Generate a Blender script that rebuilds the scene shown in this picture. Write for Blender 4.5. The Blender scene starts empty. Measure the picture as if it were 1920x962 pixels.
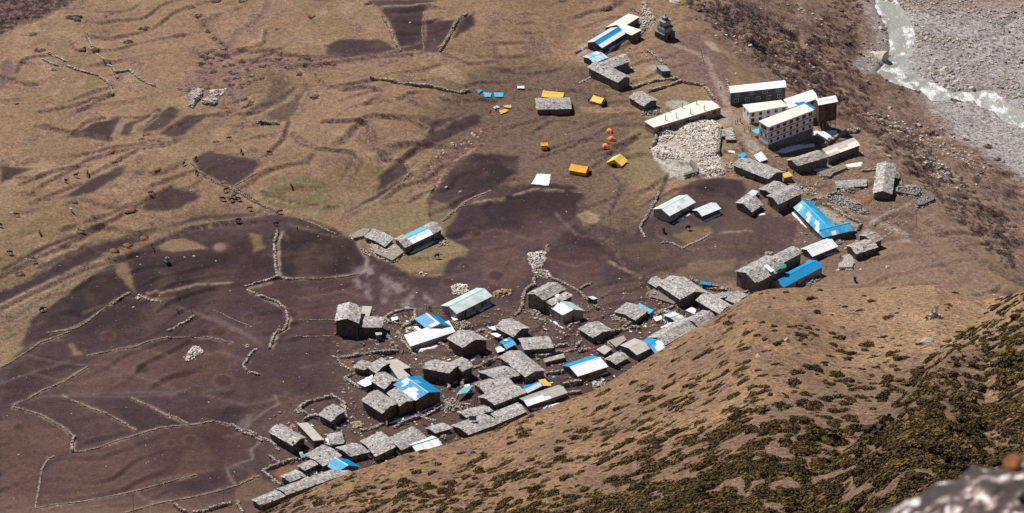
import bpy, math, random
import numpy as np
from mathutils import Vector, Matrix
random.seed(7)
R = math.radians
S = bpy.context.scene
COL = S.collection

# ------------------------------------------------------------------ camera
PITCH = R(28.0); DIST = 1300.0; HFOV = R(14.0)
CAM = np.array([0.0, -DIST*math.cos(PITCH), DIST*math.sin(PITCH)])
FPX = 960.0/math.tan(HFOV/2)                       # focal length in photograph pixels
FWD = np.array([0, math.cos(PITCH), -math.sin(PITCH)])
RGT = np.array([1.0, 0, 0]); UPV = np.array([0, math.sin(PITCH), math.cos(PITCH)])
cam_d = bpy.data.cameras.new('camera'); cam = bpy.data.objects.new('camera', cam_d); COL.objects.link(cam)
cam.location = CAM; cam.rotation_euler = (R(90)-PITCH, 0, 0)
cam_d.sensor_width = 36; cam_d.angle = HFOV; cam_d.clip_start = 0.5; cam_d.clip_end = 20000
cam_d.dof.use_dof = True; cam_d.dof.focus_distance = 1290; cam_d.dof.aperture_fstop = 11
S.camera = cam
# ------------------------------------------------------------------ light
SUN_EL = R(57.0); SUN_AZ = R(-46.0)                # azimuth from +Y towards +X
w = bpy.data.worlds.new('World'); S.world = w; w.use_nodes = True
nt = w.node_tree; bg = nt.nodes['Background']
sky = nt.nodes.new('ShaderNodeTexSky'); sky.sky_type = 'NISHITA'; sky.sun_disc = False
sky.sun_elevation = SUN_EL; sky.sun_rotation = SUN_AZ; sky.altitude = 4000; sky.dust_density = 0.6
nt.links.new(sky.outputs[0], bg.inputs[0]); bg.inputs[1].default_value = 0.064
sl = bpy.data.lights.new('sun', 'SUN'); sl.energy = 5.0; sl.angle = R(0.53); sl.color = (1.0, 0.95, 0.885)
so = bpy.data.objects.new('sun', sl); COL.objects.link(so)
sd = Vector((math.sin(SUN_AZ)*math.cos(SUN_EL), math.cos(SUN_AZ)*math.cos(SUN_EL), math.sin(SUN_EL)))
so.rotation_euler = sd.to_track_quat('Z', 'Y').to_euler(); so.location = (0, 0, 300)
S.view_settings.view_transform = 'Standard'; S.view_settings.look = 'None'
S.view_settings.exposure = 0.19; S.view_settings.gamma = 1.0
S.render.engine = 'CYCLES'

# ------------------------------------------------------------------ numeric helpers
rs = np.random.RandomState(11)
_lat = rs.rand(256, 256)
def vnoise(x, y):
    xi = np.floor(x).astype(int); yi = np.floor(y).astype(int)
    fx = x-xi; fy = y-yi; fx = fx*fx*(3-2*fx); fy = fy*fy*(3-2*fy)
    a = _lat[xi & 255, yi & 255]; b = _lat[(xi+1) & 255, yi & 255]
    c = _lat[xi & 255, (yi+1) & 255]; d = _lat[(xi+1) & 255, (yi+1) & 255]
    return (a*(1-fx)+b*fx)*(1-fy)+(c*(1-fx)+d*fx)*fy
def fbm(x, y, o=4, g=0.5):
    s = 0; a = 1; t = 0
    x = np.asarray(x, float); y = np.asarray(y, float)
    for i in range(o):
        s = s+a*vnoise(x+17.3*i, y-9.1*i); t += a; a *= g; x = x*2.03; y = y*2.03
    return s/t*2-1                                   # about -1..1
def sstep(a, b, x):
    t = np.clip((x-a)/(b-a), 0, 1); return t*t*(3-2*t)

# measured places in the photograph: each key is (x0, y0, enlargement) of a part of it
REG = dict(z=(0,0,1), u=(0,0,2), a=(0,0,4), b=(400,0,4), c=(0,220,4), d=(440,200,4), e=(0,400,4), f=(0,620,4), g=(0,760,3.692), h=(400,420,4.0075),
  i=(1200,0,5.333), j=(1560,0,4.008), k=(1560,200,4.008), l=(1560,400,4.008), m=(1200,520,3.7), n=(1400,600,2.658), o=(500,760,3.84), p=(900,700,3.671),
  A=(1080,0), B=(1340,120), C=(860,130), D=(1180,150), E=(1440,240), F=(1180,300), G=(1360,380), H=(1140,450), I=(620,400), J=(900,460),
  K=(600,540), L=(860,560), M=(1020,580), N=(640,660), O=(820,640), Q=(440,740))
def pl(s):
    t = s.split(); r = REG[t[0]]; k = r[2] if len(r) > 2 else 4.81
    return [(r[0]+float(u.split(',')[0])/k, r[1]+float(u.split(',')[1])/k) for u in t[1:]]
def ray(px, py):
    d = FWD*FPX + RGT*(px-960) + UPV*(481-py)
    return d/np.linalg.norm(d)
def on_plane(px, py, z):
    d = ray(px, py); return CAM + d*((z-CAM[2])/d[2])

def seg_dist(x, y, pts, signed=False):
    best = np.full(np.shape(x), 1e9); sg = np.ones(np.shape(x))
    for (x0, y0), (x1, y1) in zip(pts[:-1], pts[1:]):
        dx, dy = x1-x0, y1-y0; L = dx*dx+dy*dy+1e-12
        t = np.clip(((x-x0)*dx+(y-y0)*dy)/L, 0, 1)
        d = np.hypot(x-x0-t*dx, y-y0-t*dy)
        c = (x-x0)*dy-(y-y0)*dx                      # positive on the right of the line
        m = d < best; best = np.where(m, d, best); sg = np.where(m, np.sign(c), sg)
    return best*sg if signed else best
def in_poly(x, y, pts):
    r = np.zeros(np.shape(x), bool); n = len(pts)
    for i in range(n):
        x0, y0 = pts[i]; x1, y1 = pts[(i+1) % n]
        if y0 == y1: continue
        r ^= ((y0 > y) != (y1 > y)) & (x < (x1-x0)*(y-y0)/(y1-y0)+x0)
    return r

# ------------------------------------------------------------------ terrain heights
CREST = [tuple(on_plane(px, py, 0)[:2]) for px, py in
  [(1150,-260),(1290,0),(1335,70),(1390,140),(1480,178),(1545,228),(1612,285),(1668,325),(1735,372),(1800,425),(1870,510),(1990,640),(2300,1100)]]
RISE = [tuple(on_plane(px, py, 0)[:2]) for px, py in
  [(-300,640),(0,540),(230,450),(420,400),(640,400),(760,310),(880,235),(960,150),(1060,70),(1100,-200)]]
def H0(x, y):
    x = np.asarray(x, float); y = np.asarray(y, float)
    d = -seg_dist(x, y, CREST, True)                 # metres beyond the plateau's rim
    up = seg_dist(x, y, RISE, True)
    z = 6.5*sstep(12, -26, up)
    z = z + 1.5*fbm(x/60, y/60, 3) + 0.5*fbm(x/14+5, y/14, 2)
    w_ = 7.0
    a = 0.56*(np.sqrt(d*d+w_*w_)+d)/2
    b = 46+0.02*np.maximum(d, 0)
    k = 4.0
    s = -k*np.log(np.exp(-np.clip(a/k, 0, 60))+np.exp(-b/k))
    s = np.where(d < -70, 0, s)
    sc = sstep(4, 22, d)*sstep(100, 78, d)
    s = s - sc*(3.0*fbm(x/16+40, y/16, 4)+1.6*np.abs(fbm(x/9, y/9+30, 3)))
    z = z*(1-0.6*sstep(0, 60, d)) - s
    far = sstep(330, 1500, np.hypot(x, y))
    z = z + far*(120*fbm(x/700+3, y/700, 4)+90)
    return z, d
def axis(lo, hi, st, far, g=1.22):
    c = list(np.arange(lo, hi+1e-6, st)); s = st; v = hi
    while v < far: s *= g; v += s; c.append(v)
    s = st; v = lo
    while v > -far: s *= g; v -= s; c.insert(0, v)
    return np.array(c)
GX = axis(-216, 226, 0.52, 5200); GY = axis(-160, 300, 0.78, 5200)
XX, YY = np.meshgrid(GX, GY)
ZZ, DD = H0(XX, YY)
def project(x, y, z):
    vx = x-CAM[0]; vy = y-CAM[1]; vz = z-CAM[2]
    dep = vy*FWD[1]+vz*FWD[2]; dep = np.where(dep < 1, 1, dep)
    return 960+FPX*vx/dep, 481-FPX*(vy*UPV[1]+vz*UPV[2])/dep
PX, PY = project(XX, YY, ZZ)
WIN = (PX > -300) & (PX < 2240) & (PY > -60) & (PY < 1040) & (YY > -170) & (YY < 320)
rr = np.where(WIN.any(1))[0]; cc = np.where(WIN.any(0))[0]
R0, R1, C0, C1 = rr[0], rr[-1]+1, cc[0], cc[-1]+1
SUB = (slice(R0, R1), slice(C0, C1))
U = PX[SUB]; V = PY[SUB]; XS = XX[SUB]; YS = YY[SUB]; DS = DD[SUB]
UM = U/6.0; VM = V/6.0/0.47                            # about metres on the ground
wx = 0.45*fbm(XS/5, YS/5, 3)+0.3*fbm(XS/1.3, YS/1.3+9, 2); wy = 0.45*fbm(XS/5+50, YS/5, 3)+0.3*fbm(XS/1.3+30, YS/1.3, 2)
UW = UM+wx; VW = VM+wy
def met(pts): return [(p[0]/6.0, p[1]/6.0/0.47) for p in pts]

TC = np.zeros(U.shape+(3,)); MOT = np.zeros(U.shape); DH = np.zeros(U.shape)
GRASS = np.array((.220,.139,.088)); OLIVE = np.array((.160,.112,.062)); FIELD = np.array((.041,.026,.031)); FIELD2 = np.array((.066,.043,.042))
BROWN = np.array((.165,.108,.080)); PATH = np.array((.27,.205,.17)); GRAV = np.array((.31,.275,.265)); SHRUB = np.array((.120,.074,.068)); RUST = np.array((.22,.105,.062))
n1 = fbm(XS/22, YS/30, 4); n2 = fbm(XS/6+8, YS/9, 4); n3 = fbm(XS/2.2, YS/3, 3)
m = np.clip(0.28+0.9*n1, 0, 1)[..., None]
TC[:] = GRASS*(1-m)+(OLIVE*1.1)*m
pk = np.clip((n2-0.16)*2.0, 0, .55)[..., None]; TC[:] = TC*(1-pk)+(SHRUB*1.25)*pk
MOT[:] = 0.42+0.4*pk[..., 0]
def paint(mask, col, a=1.0, mot=None):
    global TC, MOT
    mk = mask.astype(float)*a if mask.dtype == bool else mask*a
    TC = TC*(1-mk[..., None])+np.array(col)*mk[..., None]
    if mot is not None: MOT = MOT*(1-mk)+mot*mk
def poly(s, col, a=1.0, mot=None, raw=None, soft=.5):
    P = met(raw or pl(s)); xs = [p[0] for p in P]; ys = [p[1] for p in P]
    b = (UW > min(xs)-3) & (UW < max(xs)+3) & (VW > min(ys)-3) & (VW < max(ys)+3)
    mk = np.zeros(U.shape); x_, y_ = UW[b], VW[b]; ins = in_poly(x_, y_, P); d = seg_dist(x_, y_, P+[P[0]])*np.where(ins, 1, -1)+soft*.9*(n3[b]+.6*n2[b]); mk[b] = sstep(-soft, soft, d)
    paint(mk, col, a, mot)
def line(s, col, wd, a=1.0, bump=0, bw=1.2, step=0, mot=None, gaps=0.0, raw=None):
    P = met(raw or pl(s)); xs = [p[0] for p in P]; ys = [p[1] for p in P]; q = max(wd*3, bw*4, 6)
    b = (UM > min(xs)-q) & (UM < max(xs)+q) & (VM > min(ys)-q) & (VM < max(ys)+q)
    d = np.full(U.shape, 99.0); ds = seg_dist(UM[b]+wx[b]*.6, VM[b]+wy[b]*.6, P, True); d[b] = np.abs(ds)
    mk = sstep(wd, wd*0.45, d)
    if gaps: mk = mk*np.clip(0.5+2.5*(n3+.6-gaps), 0, 1)
    if col is not None: paint(mk, col, a, mot)
    if bump: DH[b] += bump*np.exp(-(ds/bw)**2)
    if step: DH[b] += .6*step*(1 if P[-1][0] >= P[0][0] else -1)*(ds/bw)*np.exp(-(ds/bw)**2)
# --- old terraces across the pasture, following the lie of the land
_f = (YS*.80-XS*.42)/10+2.0*fbm(XS/44+2, YS/44+7, 3); _g = _f-np.floor(_f); _k = np.exp(-((_g-.5)/.06)**2)*np.clip(.3+2.6*fbm(XS/17+33, YS/23, 3), 0, 1)
paint(_k*.8, SHRUB*.85, 1, .9); DH += 1.2*(_g-.5)/.12*np.exp(-((_g-.5)/.12)**2)*np.clip(.3+2*fbm(XS/17+33, YS/23, 3), 0, 1)
_q = np.clip(fbm(XS/10+71, YS/14+2, 4)*2.2-.1, 0, 1); paint(_q*.35, OLIVE*.8)
_q = np.clip(fbm(XS/8+11, YS/12+52, 4)*2.2-.3, 0, 1); paint(_q*.6, (.28,.188,.12))
# --- valley side and river bed
sl_ = sstep(2, 16, DS)
paint(sl_*0.93, (.176,.114,.088), 1, .78)
tanm = np.clip((fbm(XS/13+3, YS/13+7, 4)-0.02)*3.2, 0, 1)*sl_*sstep(105, 60, DS)
paint(tanm*0.6, (.235,.16,.112), 1, 0.75)
bed = sstep(82, 92, DS+3*n2)
paint(bed, GRAV*0.9, 1, 0.9)
paint(bed*np.clip((n2+0.05)*2.5, 0, 1)*0.55, np.array((.20,.165,.155)))
paint(sstep(128, 150, DS)*0.6, np.array((.30,.265,.235)), 1, 0.5)
poly('k 600,310 760,350 900,470 980,560 820,550 700,430', (.26,.215,.18), .7)
poly('j 150,490 250,390 340,360 300,0 330,0 460,300 420,450 340,540 250,560', GRAV, .8)
poly('j 250,-20 330,-20 460,300 430,480 340,540 150,490 240,380', (.22,.185,.16), .6, .8, soft=2)
poly('k 0,80 200,60 330,170 560,300 720,440 640,480 400,330 150,150', (.20,.135,.095), .8, .4)
poly('l 600,250 700,160 900,260 1060,430 1300,560 1250,600 900,500 760,420', (.17,.14,.105), .55, .6)
line('l 640,130 800,320 1000,450 1200,570 1400,610', SHRUB*.8, 1.6, .7, bump=-.7, bw=2)
line('l 700,190 900,360 1100,500 1250,590', SHRUB*.85, 1.0, .6)
line('l 620,330 660,430 760,520', (.19,.15,.12), 2.0, .5)
line('l 600,200 630,420', SHRUB*.9, .8, .6)
poly('i 0,100 60,0 560,0 520,120 330,220 0,230', OLIVE*1.2, .55, .5)
poly('i 340,330 560,290 640,420 880,560 900,760 820,960 860,1500 700,1500 660,820 430,560 280,440', SHRUB*1.15, .75, .5)
poly('i 60,480 300,420 640,620 700,900 420,820 330,760 200,640', SHRUB*1.2, .6, .5)
# --- right half of the plateau
poly('z 1560,330 1640,290 1700,330 1790,420 1870,540 1620,545 1500,560 1400,560 1380,520 1540,480 1600,440', (.185,.12,.088), .85, .4)
poly('k 280,700 420,690 600,720 640,900 560,960 330,960 250,900', SHRUB*1.1, .6, .3)
poly('z 1180,330 1240,440 1180,560 1080,560 960,480 900,440 840,330 800,240 830,150 960,110 1100,120 1220,230', (.108,.072,.053), .82, .5, soft=6)
# --- dark tilled fields
DARK = ['z 0,690 35,660 60,600 170,520 250,470 330,438 440,412 520,402 600,415 650,440 700,480 790,520 850,480 830,430 835,400 880,385 940,385 960,400 1010,430 1020,470 1080,420 1140,470 1190,520 1230,520 1210,560 1380,560 1600,700 1600,1100 -400,1100 -400,860 -150,770',
 'z 905,385 990,350 1000,340 1075,350 1095,365 1075,410 1010,440 960,405',
 'e -500,900 0,590 200,510 350,420 500,330 700,240 900,180 1060,150 1100,180 1050,210 800,290 600,400 500,460 240,560 0,680 -500,1000',
 'e 0,430 300,250 560,160 700,90 880,20 910,5 870,50 620,170 400,240 150,360 0,460', 'e 220,440 300,390 560,270 740,180 640,260 400,370',
 'e 1240,110 1250,90 1500,20 1800,0 1920,0 1900,20 1500,50', 'e 1150,220 1300,140 1600,70 1900,40 1920,70 1600,100 1300,170',
 'c 580,110 700,40 920,0 900,20 840,130 800,170 600,120', 'c 890,140 920,60 1100,-10 1180,-60 1240,-50 1000,60 980,130',
 'c 1010,140 1130,10 1280,-80 1340,-60 1330,0 1200,90 1080,110', 'c 1200,120 1420,-20 1540,-10 1380,130 1290,165',
 'c 1450,320 1560,250 1900,320 1960,350 1880,430 1760,515 1640,480 1480,400', 'c 1060,680 1110,600 1280,515 1520,590 1300,700 1100,700',
 'c 480,600 640,490 880,370 950,370 900,440 700,560 560,600', 'c 0,350 180,375 240,390 150,430 0,490',
 'b 1240,60 1580,40 1570,150 1580,380 1410,390 1330,200', 'b 1590,160 1800,150 1820,170 1740,290 1700,385 1590,380',
 'b 840,340 960,290 1250,300 1380,360 1400,395 1130,425 1000,445 860,440', 'b 1180,0 1700,0 1640,30 1500,45 1200,55', 'b 1860,140 1960,90 1960,190 1780,300',
 'b 400,540 460,540 590,580 560,740 480,790 350,820 200,900 220,860 400,740 430,640', 'b 390,850 560,770 660,700 690,620 715,640 700,700 620,860 560,915 430,890',
 'd 1080,590 1070,520 1180,420 1270,400 1320,480 1260,570 1140,650 820,810 900,740 1060,660', 'd 1210,410 1300,320 1440,240 1480,180 1420,120 1700,60 1850,60 1830,130 1650,200 1500,290 1300,390',
 'd 1460,720 1500,620 1640,450 1800,350 2130,370 2110,500 1920,600 1700,720 1560,860 1470,860']
poly('z -60,640 0,545 120,480 240,430 400,390 520,392 580,425 420,425 330,440 250,480 160,545 70,620 0,720 -60,780', (.125,.088,.060), .62, .6, soft=3)
poly('z 830,430 860,380 905,350 1000,345 1090,365 1120,420 1200,440 1230,520 1060,600 860,560 850,480', (.066,.045,.042), .85, .3, soft=2)
poly('z 1180,420 1260,360 1400,330 1520,420 1560,470 1400,530 1200,540', (.075,.052,.046), .6, .3, soft=3)
for s in DARK: poly(s, FIELD, .93, .2, soft=.7)
for s in ['z 1200,420 1290,345 1310,335 1390,335 1400,360 1380,390 1440,400 1510,420 1540,450 1480,470 1390,490 1380,520 1310,520 1200,500 1150,470 1190,440']: poly(s, FIELD2*.92, .85, .2)
poly('F 620,230 700,170 860,150 1000,190 1060,270 1000,340 800,340 640,310', FIELD, .9, .15)
poly('F 400,680 560,610 740,600 760,690 540,760', OLIVE*1.1, .7)
poly('H 560,330 760,190 1160,170 1150,260 800,350', OLIVE*1.0, .5); poly('H 0,60 500,0 560,120 300,230', OLIVE*.9, .35)
poly('z 900,440 1010,440 1150,480 1200,560 1060,600 1000,560 880,590 800,560 860,500', FIELD2, .6, .2)
poly('z 560,560 700,500 830,560 860,700 640,760 560,700', FIELD2*.95, .5, .2)
poly('z 380,560 480,640 560,760 500,880 470,800 420,680', FIELD2, .5, .2)
dk0 = (TC.sum(-1) < .25)
for s, k_ in [('e 640,420 860,400 1000,600 840,680 660,800 480,720 200,700 450,560', .74),('e 1000,320 1750,330 1700,520 1100,600 1000,560', .8),('f 30,540 60,280 260,170 520,230 660,270 400,410 200,520', .66),('f 660,190 1000,120 1700,90 1800,260 1300,440 500,480 700,280', 1.1),
   ('f 480,490 990,500 1410,700 1100,760 850,650', .8),('f 120,580 480,490 1020,750 740,880 570,900 560,800', .92),('g 500,320 1000,200 1450,110 1740,200 1740,350 1570,440 1000,560 300,680 300,440', 1.12),('h 520,60 900,40 1150,300 1100,375 570,410 490,300', .76),('h 270,490 480,400 1100,380 1160,560 900,700 650,720 560,640', 1.05),
   ('e 1100,610 1500,550 1700,560 1400,720 1250,640', .72),('e 0,800 200,740 640,800 500,880 300,960 0,960', .85),('g 0,100 480,180 480,320 280,400 250,700 0,740', 1.15),('d 1460,720 1500,620 1640,450 1800,350 2130,370 2110,500 1920,600 1700,720 1560,860 1470,860', .85),('z 905,385 990,350 1000,340 1075,350 1095,365 1075,410 1010,440 960,405', .95),
   ('J 20,0 400,40 440,240 380,400 200,400 20,300', 1.12),('J 640,60 1200,0 1100,300 940,400 800,340 620,220', 1.05),('J 940,420 1500,100 1539,500 1200,600 1060,500', .85),('b 1240,60 1580,40 1570,150 1580,380 1410,390 1330,200', .85),('c 1450,320 1560,250 1900,320 1960,350 1880,430 1760,515 1640,480 1480,400', .9)]:
    P = met(pl(s)); _m = sstep(-.8, .8, np.where(in_poly(UW, VW, P), 1, -1)*seg_dist(UW, VW, P+[P[0]])+.5*n3)*dk0; TC = TC*(1+(k_-1)*_m)[..., None]; TC = TC+(np.array((.016,.006,-.001))*max(0, k_-.9)*5)*_m[..., None]
fn = np.clip(.5+.9*fbm(XS/30+90, YS/40, 3), 0, 1); dk = (TC.sum(-1) < .25)
TC = np.where(dk[..., None], TC*(.72+.62*fn)[..., None]*np.array((1, .985, 1.0)), TC)
_q = np.clip(fbm(XS/9+21, YS/13+12, 4)*2.4, 0, 1)*dk; paint(_q*.38, BROWN*.62)
_q = np.clip(fbm(XS/5+81, YS/3+12, 3)*2.4-.3, 0, 1)*dk; paint(_q*.25, FIELD*.6)
# --- green and tan patches
poly('d 1330,560 1450,590 1560,570 1640,450 1800,330 1960,230 1960,130 1780,170 1620,280 1500,380', (.13,.078,.06), .8, .9)
poly('d 180,660 380,530 540,510 720,590 640,680 850,740 700,780 400,780 220,720', (.125,.112,.055), .7, .3)
poly('d 320,640 400,590 560,600 640,640 500,700', OLIVE*1.15, .8)
poly('I 540,430 700,330 950,240 1060,230 1240,320 1230,350 1060,410 1000,570 700,560', (.19,.135,.075), .75, .4)
poly('I 960,260 1080,230 1230,320 1090,400', (.25,.165,.09), .7)
poly('z 1082,400 1105,395 1125,402 1120,418 1095,422', (.30,.215,.13), .8)
poly('z 700,470 640,440 660,420 700,400 830,380 860,400 830,440 880,470 870,480 820,480', (.165,.132,.072), .7, .4)
poly('e 860,380 960,370 1010,600 930,500 880,470', OLIVE*1.1, .8); poly('e 1180,260 1240,200 1400,190 1560,260 1300,290', OLIVE*1.25, .85)
poly('e 1880,150 1960,160 1990,260 1900,300', OLIVE*1.1, .7); poly('f 0,30 100,110 180,130 60,240 0,280', OLIVE*1.25, .9); poly('f 520,90 620,170 560,190', OLIVE*1.3, .8)
poly('u 740,200 830,160 900,240 980,260 960,330 880,420 820,420 700,330', SHRUB*1.25, .55, 1.0, soft=4); poly('u 880,225 1540,195 1540,222 1300,250 1100,275 900,262', SHRUB*1.15, .55, 1.0, soft=2); poly('u 900,270 1000,260 1080,290 1180,300 1150,420 1080,470 960,400 900,330', OLIVE*.85, .5, .7, soft=2)
poly('a 0,480 60,440 110,500 60,620 0,680', SHRUB, .8); poly('a -60,-60 640,-60 560,0 350,130 150,190 0,270 -60,300', SHRUB*.75, .85, 1.0)
poly('D 0,430 240,440 250,620 340,800 340,960 0,960', (.175,.135,.075), .7, .3)
poly('A 430,560 700,580 880,700 700,740 520,790 480,650', (.26,.17,.105), .7); poly('b 1620,520 1760,480 1900,560 1900,640 1700,580', (.27,.195,.125), .7)
poly('A 680,850 900,760 1130,790 1220,900 900,900', OLIVE*1.25, .6)
poly('C 1080,330 1539,340 1539,400 1100,390', (.25,.16,.11), .7)
# --- worn earth through the village, yards
_v = met(pl('z 620,600 760,560 900,590 1000,560 1100,560 1220,520 1420,540 1420,620 1180,720 900,860 560,990 480,960 540,860 500,790 560,750 640,740')); _m = sstep(6, -4, np.where(in_poly(UM, VM, _v), -1, 1)*seg_dist(UM, VM, _v+[_v[0]]))*np.clip(.62+.9*n2, .15, 1)
paint(_m*.8, BROWN*.60, 1, .7)
poly('z 1360,250 1480,300 1640,280 1740,370 1700,430 1620,470 1560,520 1480,480 1500,400 1380,330', BROWN*.85, .7, .6)
poly('K 700,420 820,560 900,700 1000,900 1150,860 1250,700 1180,560 1060,560 860,560', BROWN*.62, .7)
poly('K 180,650 300,640 330,740 250,740', RUST*.9, .8); poly('Q 330,700 480,640 600,640 430,790', RUST*1.0, .8); poly('Q 150,700 420,840 120,960 0,960 0,860', (.15,.10,.065), .6)
poly('D 820,250 900,300 950,370 930,410 840,440 790,400', PATH*1.02, .95); poly('D 820,560 960,540 1000,640 930,760 860,740', (.21,.15,.08), .8)
poly('D 1050,560 1120,540 1180,600 1130,680', (.30,.27,.25), .9)
poly('E 400,690 500,700 740,840 830,880 760,890 600,860', (.30,.25,.22), .9); poly('E 720,600 860,590 940,640 900,700 780,680', RUST*1.05, .7)
poly('D 190,630 265,460 400,400 600,365 760,370 820,410 805,660 860,850 700,890 630,840 500,890 370,880 240,710', (.40,.35,.31), .9, .6)
poly('D 320,740 480,720 520,730 620,830 500,880 370,880', (.33,.30,.27), .95)
poly('D 330,190 430,180 540,200 520,250 350,260', (.33,.30,.28), .8)
for s in ['A 40,400 120,380 100,470 0,520', 'A 620,590 760,590 700,650', 'i 0,200 90,130 160,230 100,300', 'i 640,410 720,410 800,520 720,500']: poly(s, (.33,.27,.23), .8)
# --- paths
for s, wd, a in [('i 330,440 480,500 620,560 700,640 720,720 790,880 830,1000', 1.2, .8), ('D 800,20 860,180 900,290 950,370 1040,470 1080,570 1130,680', 1.6, .8), ('E 970,830 900,900 860,950', 1.1, .9),
   ('E 985,830 1080,770 1180,730 1270,680', .9, .8), ('E 985,835 1100,900 1240,965', 1.6, .9), ('l 340,50 450,110 540,155 560,205', 1.6, .9), ('E 520,600 640,690 760,760 960,810', 1.1, .6), ('E 200,440 420,560 520,600', 1.3, .7),
   ('h 1080,150 1110,200 1160,270 1150,340 1100,375', .7, .8), ('g 1800,250 1735,310 1755,370 1640,410 1570,440 1590,500 1630,555', .55, .6), ('g 925,590 1000,650 1100,668 1220,655', .45, .6), ('Q 60,330 150,240 270,150 400,80 360,0', .5, .5)]:
    line(s, PATH*.95, wd, a)
for s, wd, a in [('b 415,-20 400,60 340,150 190,240 130,330 110,410', 1.6, .7), ('b 150,530 130,620 180,720 190,790 50,940', 1.4, .6), ('c 1660,0 1600,60 1560,180', 1.2, .5), ('b 110,400 20,520', .8, .4)]:
    line(s, SHRUB*1.2, wd, a, bump=-.3)
for s in ['e 1340,700 1500,760 1700,840 1920,940', 'f 500,480 800,470 1200,460 1700,450', 'f 480,490 900,495 1300,480', 'f 100,550 300,500 480,480', 'f 0,400 300,290 520,230', 'f 230,190 400,230 640,260 800,250 1000,330 1300,430', 'h 0,690 200,800 380,920', 'J 20,500 300,600']:
    line(s, (.135,.098,.088), 1.0, .42)
gm = np.clip((fbm(XS/2.2+9, YS/5, 3)+.05)*3, 0, 1)
P_ = met(pl('h 1160,360 1300,440 1450,540 1600,600')); dd = seg_dist(UM, VM, P_); paint(sstep(7, 1.0, dd)*gm*.7, (.23,.19,.185))
P_ = met(pl('h 1090,430 1180,540 1300,590 1480,610')); dd = seg_dist(UM, VM, P_); paint(sstep(3, .4, dd)*gm*.6, (.23,.19,.185))
poly('g 1640,130 1700,60 1760,60 1700,190', (.16,.135,.13), .5)
# --- grassy margins of the field walls (tan), terrace banks
MARG = ['f 0,285 200,165 300,95 520,15', 'f 660,195 880,145 1020,125 1120,85 1250,55 1560,55 1740,95', 'f 100,560 300,465 500,375 660,275', 'f 100,575 300,635 480,735 560,805 545,910',
 'f 470,490 700,590 850,650 1020,750', 'f 990,510 1130,570 1250,640 1410,700', 'f 540,912 740,882 1000,792 1200,732 1500,702 1600,682 1740,712 1900,792', 'g 260,722 480,682 720,642 960,592 1140,542 1360,482',
 'g 880,742 1060,692 1240,657 1450,612 1700,532 1800,492', 'h 520,60 490,150 495,300 500,400 570,415', 'h 270,490 440,440', 'h 270,510 420,580 540,640 580,720 560,790 480,840 440,940', 'h 570,415 900,405 1090,375',
 'e 0,700 300,560 420,490 600,400 860,330 960,320', 'e 0,760 200,660 300,600 420,570 560,520', 'e 380,900 500,880 660,810 800,700 840,680 970,595', 'e 1040,620 1220,665', 'e 1100,600 1300,580 1500,530 1750,530',
 'e 1200,200 1500,110 1750,80', 'e 300,345 420,330 560,260 760,190', 'd 820,820 1100,700 1160,660 1250,590 1330,500', 'd 1560,860 1640,790 1740,710 1920,630', 'd 0,610 200,740 320,790 620,800', 'd 1260,560 1430,440 1620,300 1860,170',
 'd 1440,200 1640,120 1760,60','c 860,140 900,40 960,0','c 990,120 1060,60 1180,-40', 'c 1430,340 1490,410 1620,490 1700,520 1920,640', 'b 1270,120 1330,230 1400,385', 'b 1880,110 1830,150 1740,320 1700,385', 'b 1220,50 1500,45 1600,40 1700,10',
 'b 560,650 560,740 480,800 400,850', 'b 700,690 620,860 560,940', 'J 600,0 610,60', 'z 885,380 940,375 1000,355 1090,360', 'F 740,665 1100,640', 'z 1140,490 1160,500 1200,520', 'd 820,780 700,760 480,740 220,690']
for s in MARG: line(s, (.31,.235,.165), .5, .85, bump=.25, step=.8, bw=.9, gaps=.3)
for s in ['u 1130,560 1150,620 1110,650 930,720','u 1250,740 1420,650 1520,590','u 1000,285 1090,290 1080,340 1075,380 960,410 900,440','e 300,640 420,570 560,520 640,420 860,370', 'e 640,200 900,150 1060,120 1250,90', 'h 580,0 700,40 900,90', 'f 20,20 110,90 200,120', 'f 200,130 400,60 520,90 600,180', 'd 560,860 700,900 900,930']: line(s, OLIVE*1.05, 1.4, .45, gaps=.4)
STEPS = ['c 330,60 540,115 700,150 830,170', 'a 600,820 780,740 840,710', 'd 480,230 640,315 900,340 930,400 850,540', 'd 990,130 1030,300 1130,400', 'd 730,105 1000,108', 'e 0,480 300,330 620,180 900,20', 'e 0,720 300,580 640,420 980,320',
 'd 1220,410 1430,260 1480,180', 'e 1150,230 1500,100 1900,70', 'C 0,190 160,260 330,290', 'C 680,560 830,470', 'C 960,720 1100,660 1300,590', 'C 1220,880 1400,720 1539,660', 'F 90,640 230,380 300,240 350,130', 'F 300,745 500,820', 'C 100,140 200,120 400,120',
 'C 600,180 900,200 1080,190', 'C 740,790 900,740', 'b 980,660 1140,650 1250,680', 'b 1220,700 1260,760', 'b 280,390 400,380 520,410 720,430', 'A 20,680 180,690', 'd 1470,850 1460,720 1500,600', 'z 1150,330 1165,350 1145,400', 'z 1085,380 1100,420 1150,460 1170,500']
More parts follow.
